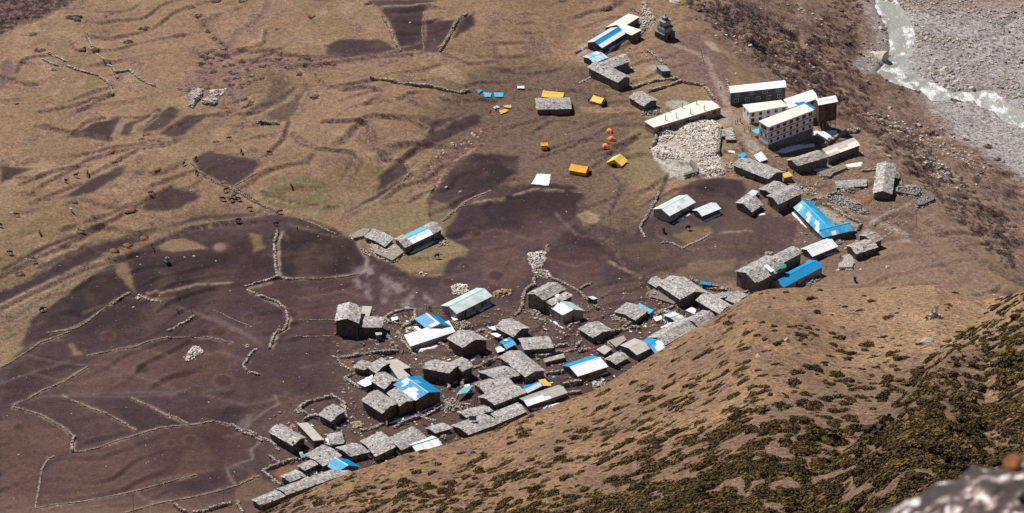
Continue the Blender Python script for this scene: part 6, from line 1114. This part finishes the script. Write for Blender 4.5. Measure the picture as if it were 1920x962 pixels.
for s, r_, i, lb, hl in [('j 365,425',5.6,1,'giant tan boulder beside the river bend',0),('j 1050,665',2.6,3,'large pale boulder on the far bank of the river',0),('j 405,605',1.3,2,'dark boulder at the water edge below the bend',0),('j 610,348',1.0,2,'dark boulder standing in the upper rapids',0),('j 435,815',1.9,0,'grey boulder on the slope above the debris',0),
  ('k 458,240',1.4,2,'dark boulder on the rim left of the debris field',0),('k 620,140',1.7,2,'dark grey boulder in the debris field',0),('k 1040,700',1.2,0,'grey boulder on the shrubby slope right of the pole',0),('k 1290,415',1.5,2,'dark boulder far right on the slope',0),('k 1175,435',1.4,0,'flat grey boulder near the right edge of the slope',0),
  ('l 215,425',1.1,1,'grey boulder on the tan knoll below the tawny house',0),('l 420,405',1.5,3,'pale boulder leaning on the slope by the knoll',0),('l 1275,635',1.6,0,'grey boulder where the far slope meets the hill',0),('l 1218,615',1.1,3,'small pale boulder left of the grey one at the hill edge',0),
  ('n 905,112',3.6,0,'big smooth grey boulder on the brown hill',1),('A 620,30',2.6,0,'flat grey boulder at the top of the village path',0),('i 350,20',3.4,3,'white flat boulder above the shrine',0),('E 1090,255',1.6,1,'pale boulder above the long gabled house',0),('A 1440,665',.9,3,'white boulder right of the leaning pole',0),
  ('e 1620,358',.8,3,'white boulder right of the small shrine in the fields',0),('e 1455,322',.9,1,'tan boulder just right of the small shrine in the fields',0),('e 1385,330',.8,0,'grey boulder next to the tan one by the small shrine',0),('e 1000,705',.8,3,'white boulder in the triangular dark field',0),('b 1475,170',.9,3,'pale boulder inside the dark wedge field',0),
  ('c 90,715',1.3,0,'grey boulder beside the red brown horse',0),('d 1585,605',1.0,3,'white boulder in the large dark field',0),('d 1690,640',1.4,0,'grey boulder pile in the large dark field',0),('p 145,405',.9,0,'',1),('m 1830,262',.8,3,'small pale boulder on the upper hill plateau',1),('j 495,690',1.0,2,'dark boulder on the purple bank left of the river',0),('j 265,615',1.6,2,'black boulder on the brown bank left of the river',0),('j 255,5',1.8,2,'black boulder at the top edge left of the river',0)]:
    if lb: P_ = (hill_at if hl else at)(*pl(s)[0]); put(BG[i], P_, r_*.62, 'boulder', lb, 'boulder')
for x_, y_ in [(1780,200),(1825,230),(1850,190),(1640,285),(1700,285),(1720,275),(1757,265),(1775,280),(1735,315),(1530,335),(1560,328),(1565,350),(1590,348),(1515,378),(1545,380),(1475,452),(1500,448),(1455,495),(1340,538),(1630,275),(1660,292),(1800,215)]:
    put(BG[3], at(*pl('d %d,%d' % (x_, y_))[0]), rnd.uniform(.35, .6), 'white_stone', 'small white stone in the scattered diagonal line above the large dark field', 'stone', 'white stones scattered along the reddish strip')
def riv_pts(n, poly_):
    P = pl(poly_); xs = [p[0] for p in P]; ys = [p[1] for p in P]; out = []
    while len(out) < n:
        x = rnd.uniform(min(xs), max(xs)); y = rnd.uniform(min(ys), max(ys))
        if in_poly(np.array([x]), np.array([y]), P)[0] and not in_poly(np.array([x]), np.array([y]), pl(RIVL)+pl(RIVR)[::-1])[0]: out.append((x, y))
    return out
AREAS = [('j 600,500 960,520 1030,640 900,690 800,640 640,600',80,(.7,1.9)),('j 470,20 900,20 900,350 640,350 610,200',40,(.4,1.0)),('j 620,330 900,330 1250,600 1443,760 1443,830 1200,660 950,560 600,500',45,(.4,1.1)),('j 230,130 340,60 440,260 430,500 260,480',35,(.4,1.1)),('k 600,310 760,350 900,470 980,560 820,550 700,430',25,(.4,.9)),('k 240,40 600,60 820,220 760,330 420,180',35,(.5,1.3))]
AL = ['in the bend of the far bank','on the far bank beside the upper rapids','on the wide gravel flat beyond the river','on the near bank around the giant tan boulder','in the pale stony gully below the rim','on the dark debris slope above the near bank']
for (s, n, (lo, hi_)), al in zip(AREAS, AL):
    for x, y in riv_pts(n, s): put(BG[rnd.randint(5)], at(x, y), rnd.uniform(lo, hi_)*.75, 'river_boulder', 'rounded grey or tan boulder '+al, 'boulder', 'boulders '+al)
mb = MB()                                            # the uncountable smaller stones
for s, n in [('j 330,0 1443,-40 1600,300 1443,900 300,560 150,480',5200),('k 240,40 900,60 1443,260 1300,560 980,640 760,520 420,200',3000),('i 400,60 1900,60 1900,960 1560,960 800,420',900)]:
    P = [at(*p)[:2] for p in pl(s)]; lo = np.min(P, 0); hi_ = np.max(P, 0); X = rnd.uniform(lo[0], hi_[0], n*2); Y = rnd.uniform(lo[1], hi_[1], n*2); k = in_poly(X, Y, P) & (rnd.rand(len(X)) < np.clip(.25+1.6*fbm(X/13+5, Y/13, 4), .04, 1)); X, Y = X[k][:n], Y[k][:n]
    qx, qy = project(X, Y, gz(X, Y)); k = ~in_poly(qx, qy, pl(RIVL)+pl(RIVR)[::-1]); X, Y = X[k], Y[k]
    stones(mb, np.c_[X, Y, gz(X, Y)+.05], .28+1.0*rnd.rand(len(X))**4, rnd, GREYS+TANS+PALES[:1])
tag(link('river_stones', mb.mesh('rs'), M_STONE), 'loose stones strewn over the river banks and the slope', 'stones', kind='stuff')
mb = MB(); n = 4200; X = rnd.uniform(-160, 130, n); Y = rnd.uniform(-140, 150, n); c_ = fbm(X/20, Y/20, 3); k = rnd.rand(n) < .25+.9*np.clip(c_, 0, 1); X, Y = X[k], Y[k]
stones(mb, np.c_[X, Y, gz(X, Y)+.02], .14+.42*rnd.rand(len(X))**5, rnd, TANS+PALES[:1]); tag(link('field_stones', mb.mesh('fs'), M_STONE), 'small pale stones scattered over the fields', 'stones', kind='stuff')

mb = MB()
for s, n in [('z 620,600 760,560 900,590 1000,560 1100,560 1220,520 1420,540 1420,620 1180,720 900,860 560,990 480,960 540,860 500,790 560,750 640,740',9000),('z 1360,250 1480,300 1640,280 1740,370 1700,430 1620,470 1560,520 1480,480 1500,400 1380,330',2200),('z 1100,60 1200,60 1240,160 1100,180',500)]:
    P = [at(*p)[:2] for p in pl(s)]; lo = np.min(P, 0); hi_ = np.max(P, 0); X = rnd.uniform(lo[0], hi_[0], n*3); Y = rnd.uniform(lo[1], hi_[1], n*3); k = in_poly(X, Y, P) & (rnd.rand(len(X)) < .12+1.5*np.clip(fbm(X/4+5, Y/4, 3), 0, 1)); X, Y = X[k][:n], Y[k][:n]
    stones(mb, np.c_[X, Y, gz(X, Y)+.04], .16+.6*rnd.rand(len(X))**3, rnd, GREYS+TANS)
tag(link('village_rubble', mb.mesh('vr'), M_STONE), 'loose stones and debris littering the lanes and yards of the village', 'stones', kind='stuff')

mb = MB(); P0 = pl('z 620,600 760,570 900,600 1040,600 1220,560 1380,560 1400,590 1180,700 900,830 600,960 520,900 560,800 640,740'); k = 0
CL = [(.75,.75,.75),(.7,.72,.75),(.05,.3,.6),(.1,.45,.6),(.5,.05,.06),(.6,.4,.12),(.12,.08,.06),(.3,.2,.14),(.25,.22,.2),(.35,.25,.17)]
while k < 420:
    x, y = rnd.uniform(520, 1400), rnd.uniform(560, 960)
    if in_poly(np.array([x]), np.array([y]), P0)[0]:
        p = at(x, y); a = rnd.uniform(0, 3.14); l_, w_ = (rnd.uniform(.15, .6), rnd.uniform(.12, .4)) if k % 3 else (rnd.uniform(.7, 1.8), .07); u_ = np.array([math.cos(a), math.sin(a), 0])*l_; v_ = np.array([-math.sin(a), math.cos(a), 0])*w_; hexa(mb, [p-u_-v_+[0,0,.05], p+u_-v_+[0,0,.05], p+u_+v_+[0,0,.08], p-u_+v_+[0,0,.08]], rnd.uniform(.05, .35), CL[rnd.randint(len(CL)) if k % 3 else 6+rnd.randint(4)]); k += 1
tag(link('yard_litter', mb.mesh('yl'), M_CLOTH), 'scraps of wood, cloth and plastic littering the village yards', 'litter', kind='stuff')

# ------------------------------------------------------------------ shrubs
def bush_mesh(seed, n, col, col2, hz=.5, leaf=.13, name='bush'):
    r_ = np.random.RandomState(seed); mb = MB(); K = 9; cen = r_.uniform(-.62, .62, (K, 2)); cr = r_.uniform(.30, .55, K)
    V = []; F = []; Cc = []
    for i in range(n):
        k = r_.randint(K); d = r_.normal(size=3); d[2] = abs(d[2])*.9; d /= np.linalg.norm(d); rad = cr[k]*r_.uniform(.72, 1.05); p = np.array([cen[k, 0], cen[k, 1], 0])+d*rad; p[2] = p[2]*hz*1.5
        a = r_.normal(size=3); a -= d*(a@d)*.6; a /= np.linalg.norm(a); b = np.cross(d, a); b /= np.linalg.norm(b)+1e-9; s_ = leaf*r_.uniform(.6, 1.5); b = b*s_*.6; a = a*s_; o_ = len(V)
        V += [p-a-b*.3, p+a*.2-b, p+a+b*.2, p-a*.1+b+d*s_*.5]; F.append((o_, o_+1, o_+2, o_+3)); m_ = r_.uniform(0, 1)**1.3; c = (np.array(col)*(1-m_)+np.array(col2)*m_)*r_.uniform(.8, 1.2); Cc += [c]*4
    mb.add(V, F, np.array(Cc)); return mb
JUN = [bush_mesh(i, 620, np.array((.036,.027,.009))*k_, np.array((.135,.088,.024))*k_+np.array(h_), .8, .14) for i, (k_, h_) in enumerate([(.7,(0,0,0)),(.95,(.01,0,0)),(1.25,(.02,.012,0)),(1,(.04,.01,.01)),(.85,(.01,.01,0)),(1.1,(.05,.02,.02)),(1.3,(.02,.01,0))])]
BRN = [bush_mesh(20+i, 520, (.17,.108,.092), (.31,.215,.18), .30, .10) for i in range(4)]
RST = [bush_mesh(30+i, 300, (.20,.09,.05), (.30,.16,.09), .32) for i in range(2)]
def core(mb_list, name, cc, cs=1.0):
    out = []
    for mb in mb_list:
        m2 = MB(); n, k = 10, 4; V = [(0, 0, .45*cs)]
        for j in range(1, k+1):
            for i in range(n): a = 6.283*i/n; r_ = .78*cs*math.sin(j/k*1.57); V.append((r_*math.cos(a), r_*math.sin(a), .45*cs*math.cos(j/k*1.57)-.06))
        F = [(0, 1+i, 1+(i+1) % n) for i in range(n)]+[(1+(j-1)*n+i, 1+j*n+i, 1+j*n+(i+1) % n, 1+(j-1)*n+(i+1) % n) for j in range(1, k) for i in range(n)]; m2.add(V, F, cc)
        m2.add(np.concatenate(mb.v), mb.f, np.concatenate(mb.c)); me = m2.mesh(name); me.materials.append(M_LEAF); out.append(me)
    return out
JM = core(JUN, 'juniper', (.028,.024,.012), .55); BMm = core(BRN, 'dry_shrub', (.16,.105,.09), .7); RM = core(RST, 'rust_shrub', (.2,.09,.05))
SHR = [('a 560,140',3.6,'big dark shrub at the top of the upper left pasture'),('a 1435,60',2.6,'round shrub above the forked track'),('a 1490,120',1.9,'shrub on the bank just below the round one'),('a 245,260',2.2,'upright shrub strip near the left edge of the upper pasture'),('a 300,380',3.0,'wide shrub at the head of the short stone wall'),
 ('a 180,465',1.4,'small dark shrub left of the hollow with stones'),('a 405,525',1.6,'dark shrub inside the hollow with stones'),('a 620,370',2.4,'left half of the shrub band above the zigzag wall'),('a 715,375',2.0,'right half of the shrub band above the zigzag wall'),('a 800,460',2.4,'shrub where the climbing wall bends'),('a 960,325',2.8,'lone shrub in the middle of the upper pasture'),
 ('a 1080,215',2.6,'long low shrub in the middle of the upper pasture'),('a 790,125',1.2,'left one of two small shrubs near the top'),('a 840,108',1.0,'right one of two small shrubs near the top'),('a 1560,240',1.8,'shrub at the upper end of the track bank'),('a 1610,300',2.2,'shrub on the track bank left of the fork'),('a 1665,320',1.4,'small shrub touching the fork of the tracks'),
 ('a 1550,400',1.8,'shrub below the track fork'),('a 1520,475',1.6,'shrub in the thicket above the ruined huts'),('a 1350,670',1.6,'shrub left of the left ruined hut'),('a 1420,690',1.2,'shrub touching the left ruined hut'),('a 1620,10',3.0,'large shrub cut by the top edge'),('a 1820,10',2.4,'second shrub cut by the top edge'),('a 1800,660',1.9,'shrub beside the track right of the ruined huts'),('a 125,780',1.4,'small shrub low in the upper left pasture'),
 ('b 370,495',2.0,'shrub on the bank left of the dark pocket field'),('b 565,510',2.1,'shrub above the dark pocket field'),('b 775,500',3.2,'large dark shrub on the bank under the oblong dark field'),('b 895,485',1.9,'shrub right of the large dark one on the bank'),('b 475,220',1.2,'small shrub left of the faint bank'),('b 735,130',2.0,'shrub at the upper end of the faint bank'),('b 650,560',1.8,'shrub right of the dark pocket field'),
 ('b 760,730',2.6,'spreading shrub right of the leaf shaped field'),('b 820,920',.9,'left one of two little upright shrubs'),('b 862,915',1.0,'right one of two little upright shrubs'),('b 1160,25',2.0,'shrub at the left tip of the top field'),('b 60,320',1.0,'little shrub left of the track fork'),('b 215,640',1.4,'shrub beside the winding track'),
 ('c 1620,185',1.3,'shrub above the square dark field'),('c 555,635',1.8,'shrub below the narrow dark strip field'),('c 695,738',1.3,'shrub on the open tan pasture'),('c 1060,170',1.6,'shrub on the red bank above the strip field'),('c 900,320',1.0,'tiny shrub by the reddish horse'),('c 250,560',1.2,'shrub at far left of the middle pasture'),('c 350,620',1.6,'shrub on the terrace edge at far left'),
 ('e 150,460',2.2,'dark shrub on the left margin of the strip fields'),('e 240,330',1.3,'shrub between two strip fields at far left'),('e 65,780',1.4,'dark shrub near the left edge below the strip fields'),('e 260,375',1.8,'low shrub on the strip margin at far left'),('i 560,90',3.0,'shrub on the rim behind the shrine'),('i 480,60',2.0,'small shrub left of the rim one behind the shrine'),('A 270,75',2.6,'shrub in the stone ring at the top edge'),
 ('C 960,385',2.0,'dry shrub under the front wall of the camp slate house'),('C 650,360',1.4,'dry shrub left of the camp slate house'),('k 340,280',2.2,'shrub on the bank left of the rim'),('k 400,335',1.5,'shrub below the one on the bank left of the rim'),('k 1010,250',1.8,'dark shrub in the debris field near the right'),('k 1160,300',2.6,'wide shrub right of the debris field'),
 ('k 880,500',1.6,'shrub right of the stony gully'),('k 1120,500',2.6,'purple shrub below the debris field'),('k 1240,395',1.8,'round shrub near the right edge of the slope'),('k 780,600',1.6,'long shrub above the jagged rock pile'),('k 980,590',2.2,'reddish shrub on the rim right of the village'),('k 1165,600',1.8,'dark upright shrub in the cliff notch'),('j 920,760',2.8,'large shrub on the near bank of the river'),
 ('j 500,660',2.2,'left shrub on the near bank below the bend'),('j 640,690',2.2,'right shrub on the near bank below the bend'),('j 120,310',2.6,'shrub on the cliff left of the river, upper'),('j 60,360',2.2,'shrub on the cliff left of the river, lower'),('j 60,80',2.4,'shrub at the upper left of the river cliff'),('o 1370,240',1.8,'green brown shrub at the foot of the solar cooker house')]
for s, r_, lb in SHR: put(BMm[rnd.randint(4)], at(*pl(s)[0]), r_*.72, 'dry_shrub', lb, 'shrub', None, 1.0)
for s, r_, lb in [('c 1095,130',1.5,'rust coloured low shrub on the diagonal bank'),('c 840,250',1.5,'rust patch of shrub left of the diagonal bank'),('c 1180,390',1.6,'rust shrub on the tan terrace'),('c 980,700',2.4,'rust shrub at the tip of the dark strip'),('c 1680,485',1.3,'rust shrub at the corner of the square dark field'),('b 360,580',1.8,'rust shrub left of the dark pocket field'),('b 780,615',1.4,'rust shrub right of the leaf shaped field'),
    ('e 1080,185',1.8,'upper rust shrub in the strip fields'),('e 950,240',1.8,'middle rust shrub in the strip fields'),('e 850,280',1.6,'lower rust shrub in the strip fields'),('a 1450,690',2.0,'rust shrub behind the left ruined hut'),('a 1540,660',1.8,'rust shrub between the two ruined huts'),('a 1680,810',1.6,'rust shrub below the pale rubble spill')]: put(RM[rnd.randint(2)], at(*pl(s)[0]), r_, 'rust_shrub', lb, 'shrub', None, .7)
# scrub that nobody could count: the top left corner, the thicket above the ruins, the valley side
def scrub(name, label, spots, meshes, col_scale=1.0, hill=False):
    Vs, Fs, Cs, n = [], [], [], 0
    src = [(np.concatenate(m.v), np.array(m.f), np.concatenate(m.c)) for m in meshes]
    for (P, s_, sx, rt, dens) in spots:
        v, f, c = src[rnd.randint(len(src))]; nf = max(30, int(len(f)*dens)); f = f[:nf]; v = v[:nf*4]; c = c[:nf*4]; w = v*[s_*sx, s_, s_*.9]; M3 = rt if np.ndim(rt) else np.array([[math.cos(rt), -math.sin(rt), 0], [math.sin(rt), math.cos(rt), 0], [0, 0, 1]]); w = w@M3.T+P
        Vs.append(w); Fs.append(f+n); Cs.append(c*col_scale*rnd.uniform(.8, 1.2)); n += len(w)
    V = np.concatenate(Vs); F = np.concatenate(Fs); Cc = np.concatenate(Cs); me = bpy.data.meshes.new(name); me.vertices.add(len(V)); me.vertices.foreach_set('co', V.astype(np.float32).ravel()); me.loops.add(F.size); me.loops.foreach_set('vertex_index', F.astype(np.int32).ravel())
    me.polygons.add(len(F)); me.polygons.foreach_set('loop_start', np.arange(0, F.size, 4, dtype=np.int32)); me.polygons.foreach_set('loop_total', np.full(len(F), 4, np.int32)); me.update(calc_edges=True)
    a = me.color_attributes.new('tint', 'FLOAT_COLOR', 'POINT'); a.data.foreach_set('color', np.concatenate([Cc, np.ones((len(Cc), 1))], 1).astype(np.float32).ravel())
    tag(link(name, me, M_LEAF), label, 'scrub', kind='stuff')
sp = []
for s, n in [('a -40,-40 560,-40 480,60 300,120 120,190 -40,260',150),('i 420,-30 900,-30 1500,300 1920,800 1920,960 1560,930 1100,560 700,260',650),('z 1560,0 1620,0 1600,120 1640,200 1800,330 1900,420 1900,520 1800,420 1640,260 1480,120',800),('a 1480,430 1700,330 1760,520 1560,560 1480,520',14),('a 1650,600 1920,480 1920,900 1750,760',16),('b 0,420 250,430 250,620 60,560',12),('b 250,430 900,440 900,470 500,500',14)]:
    P = pl(s); xs = [p[0] for p in P]; ys = [p[1] for p in P]; k = 0
    while k < n:
        x = rnd.uniform(min(xs), max(xs)); y = rnd.uniform(min(ys), max(ys))
        if in_poly(np.array([x]), np.array([y]), P)[0]: sp.append((at(x, y), rnd.uniform(.5, 1.5), 1.1, rnd.uniform(0, 6), .45)); k += 1
scrub('dry_scrub', 'purple brown leafless scrub over the valley side and thickets', sp, BRN, .72)
# --- juniper cushions of the near hill
def dens(px, py):
    c = np.interp(px, [q[0] for q in CR], [q[1] for q in CR]); s_ = py-c
    base = .05+.13*sstep(20, 180, s_)+.16*float(fbm(px/60.0, py/26.0, 3))
    lower = float(seg_dist(np.array([px]), np.array([py]), [(900,962),(1150,895),(1330,840),(1500,745),(1640,690),(1800,640),(1900,600)], True)[0])
    base = max(base, .50*float(sstep(20, -55, lower))*float(np.clip(.48+1.5*float(fbm(px/75.0+9, py/42.0, 3)), 0, 1)))
    if 1540 < px < 1860 and s_ < 110: base *= .55
    e2 = float(seg_dist(np.array([px]), np.array([py]), E2, True)[0])
    if px > 1700 and e2 > -8: base = max(base, .42 if e2 > 26 else .75)
    return np.clip(base, .03, 1)
hits = []
for _ in range(20500):
    px = rnd.uniform(430, 2240); c = np.interp(px, [q[0] for q in CR], [q[1] for q in CR]); py = rnd.uniform(c+2, 990)
    if rnd.rand() > dens(px, py): continue
    hits.append((px, py))
hits = hits[:7800]; inst = []
for px, py in hits:
    P = hill_at(px, py); t = np.linalg.norm(P-CAM); c = np.interp(px, [q[0] for q in CR], [q[1] for q in CR]); s_ = (.45+1.15*rnd.rand()**1.6)*(1+.75*sstep(60, 400, py-c)); inst.append((s_/t, P, s_, hill_frame(px, py)))
inst.sort(key=lambda a: -a[0]*1000+(9 if project(*[np.array([c]) for c in a[1]])[0][0] > 1925 or project(*[np.array([c]) for c in a[1]])[1][0] > 968 else 0))
def rot3(fr, a): u, v, n_ = fr; ca, sa = math.cos(a), math.sin(a); return np.stack([u*ca+v*sa, v*ca-u*sa, n_], 1)
for s, sc_, lb in [('n 390,610', 4.6, 'huge rounded dark juniper standing alone at the bottom right of the hill'), ('n 600,640', 4.4, 'left half of the pair of huge junipers right of the lone one'), ('n 680,560', 4.4, 'right half of the pair of huge junipers right of the lone one'), ('n 930,370', 3.2, 'tall dark juniper under the ochre cliff'),
   ('n 1090,400', 3.6, 'wide dark juniper below the ochre cliff'), ('n 1290,330', 4.6, 'upper huge dark juniper at the right edge of the picture'), ('n 1340,240', 4.0, 'topmost huge dark juniper at the right edge of the picture'), ('n 1060,640', 4.2, 'broad juniper mat just above the speckled rock'), ('n 340,250', 2.6, 'bright olive juniper in the upper middle of the hill'), ('n 600,130', 2.4, 'juniper patch left of the big smooth boulder'), ('p 850,385', 1.6, 'round dark juniper beside the bushy hollow'), ('p 550,480', 1.8, 'darkest juniper in the bushy hollow at the left of the hill')]:
    P = hill_at(*pl(s)[0]); o = link('juniper_bush', JM[rnd.randint(7)], None, None, P-[0, 0, .3]); o.scale = (sc_*1.05, sc_*.9, sc_*.85); o.rotation_euler[2] = rnd.uniform(0, 6); tag(o, lb, 'bush')
for k, (q, P, s_, fr) in enumerate(inst[:288]):
    o = link('juniper_bush', JM[k % 7], None, None, P-[0, 0, .1]); sz = s_*1.05; o.scale = (sz*rnd.uniform(1.2, 2.4), sz*rnd.uniform(.7, 1.2), sz*rnd.uniform(.6, 1.0)); o.rotation_euler = Matrix(rot3(fr, rnd.uniform(-.25, .25)).tolist()).to_euler(); qx_, qy_ = project(*[np.array([c__]) for c__ in P]); zx, zy = float(qx_[0]), float(qy_[0]); _s = zy-np.interp(zx, [q_[0] for q_ in CR], [q_[1] for q_ in CR]); where = ('in the top strip of the near hill, just under its crest' if _s < 110 else ('in the middle height' if zy < 840 else 'at the bottom edge')+' of the near hill, '+('far left part' if zx < 1000 else 'left part' if zx < 1180 else 'centre left part' if zx < 1320 else 'centre part' if zx < 1450 else 'centre right part' if zx < 1580 else 'right part' if zx < 1720 else 'far right part'))
    tag(o, 'dark green juniper cushion '+where, 'bush', 'juniper cushions '+where)
sp = [(P-[0, 0, .12], s_, rnd.uniform(1.3, 2.8), rot3(fr, rnd.uniform(-.25, .25)), .62) for q, P, s_, fr in inst[288:]]
scrub('juniper_scrub', 'dark green and olive juniper mats covering the near hillside', sp, JUN)
sp = []
for _ in range(3400):
    px = rnd.uniform(430, 1960); c = np.interp(px, [q[0] for q in CR], [q[1] for q in CR]); py = rnd.uniform(c+3, 990); sp.append((hill_at(px, py)-[0, 0, .1], rnd.uniform(.3, .9), 1.7, rot3(hill_frame(px, py), rnd.uniform(-.6, .6)), .3))
scrub('hill_scrub', 'low purple brown twigs between the junipers of the near hillside', sp, BRN, .8)
# cairn with prayer flags on the hill
p = hill_at(*pl('l 765,790')[0]); t = thing('prayer_flag_cairn', p, 'grey stone cairn with white prayer flags on poles, on the tan hill shoulder', 'cairn'); mb = MB(); n = 170; a = rnd.uniform(0, 6.28, n); r_ = rnd.uniform(0, 1.9, n); X = r_*np.cos(a)*1.3; Y = r_*np.sin(a)*.7
stones(mb, np.c_[X, Y, rnd.uniform(0, 1, n)*np.clip(1.9-r_*.75, .2, 2)], rnd.uniform(.45, .8, n), rnd, GREYS); link('stone_pile', mb.mesh('pile'), M_STONE, t)
for x, y, h in ((-.9, 0, 3.2), (.1, .1, 3.9), (.6, .2, 4.2), (.3, -.3, 3.0)):
    mb = MB(); bar(mb, (x, y, 0), (x+.25, y, h), .05, (.25,.2,.16)); pp = link('flag_pole', mb.mesh('fp'), M_DARK, t); mb = MB(); box(mb, (x+.2, y-.02, h-1.5), (x+.62, y+.02, h), (.62,.64,.68)); link('flag', mb.mesh('fl'), M_CLOTH, pp)
for s, lb in [('m 1015,450','upper one of two pale pointed rock slabs on the brown slope'),('m 822,560','lower one of two pale pointed rock slabs on the brown slope')]:
    P_ = hill_at(*pl(s)[0]); put(BG[3], P_, 1.0, 'rock_slab', lb, 'rock', None, 2.2 if 'upper' in lb else 1.6)

# ------------------------------------------------------------------ out of focus rock right under the camera
def lichen():
    m = bpy.data.materials.new('lichen rock'); m.use_nodes = True; n = m.node_tree; N = n.nodes; Lk = n.links; b = N['Principled BSDF']; tc = N.new('ShaderNodeTexCoord')
    t = N.new('ShaderNodeTexNoise'); t.inputs['Scale'].default_value = 17; t.inputs['Detail'].default_value = 4; t.inputs['Roughness'].default_value = .65; Lk.new(tc.outputs['Object'], t.inputs['Vector'])
    r = N.new('ShaderNodeValToRGB'); e = r.color_ramp; e.elements[0].position = .45; e.elements[0].color = (.03,.018,.016,1); e.elements[1].position = .66; e.elements[1].color = (.80,.74,.70,1)
    for p_, c_ in ((.52,(.075,.048,.040,1)),(.565,(.20,.135,.11,1)),(.59,(.55,.49,.46,1))): q = e.elements.new(p_); q.color = c_
    Lk.new(t.outputs[0], r.inputs[0]); Lk.new(r.outputs[0], b.inputs['Base Color']); b.inputs['Roughness'].default_value = .85
    t2 = N.new('ShaderNodeTexNoise'); t2.inputs['Scale'].default_value = 30; Lk.new(tc.outputs['Object'], t2.inputs['Vector']); bp = N.new('ShaderNodeBump'); bp.inputs['Distance'].default_value = .02; Lk.new(t2.outputs[0], bp.inputs['Height']); Lk.new(bp.outputs[0], b.inputs['Normal']); return m
M_LICHEN = lichen()
def fg_rock(rad):
    import bmesh; bm = bmesh.new(); bmesh.ops.create_icosphere(bm, subdivisions=6, radius=1); V = np.array([v.co for v in bm.verts]); F = [[v.index for v in f.verts] for f in bm.faces]; bm.free()
    V = V*(1+.030*fbm(V[:, 0]*4+3, V[:, 1]*4+V[:, 2]*3, 3)+.06*np.abs(fbm(V[:, 0]*11, V[:, 1]*11+V[:, 2]*10, 3))+.012*fbm(V[:, 0]*40, V[:, 1]*40+V[:, 2]*31, 2))[:, None]
    mb = MB(); mb.add(V*rad*np.array([1, 1, 1]), F, (.5,.5,.5)); return mb.mesh('foreground_rock', smooth=True)
tag(link('foreground_rock', fg_rock(.87), M_LICHEN, None, CAM+ray(2030, 1545)*10.3), 'blurred black and white lichen speckled rock in the bottom right corner', 'rock')
o = put(BG[4], CAM+ray(1903, 868)*9.85, .031, 'orange_stone', 'small blurred orange stone perched on the speckled rock', 'stone'); o.data = o.data.copy()
for q in o.data.attributes['tint'].data: q.color = (.50,.20,.08, 1)
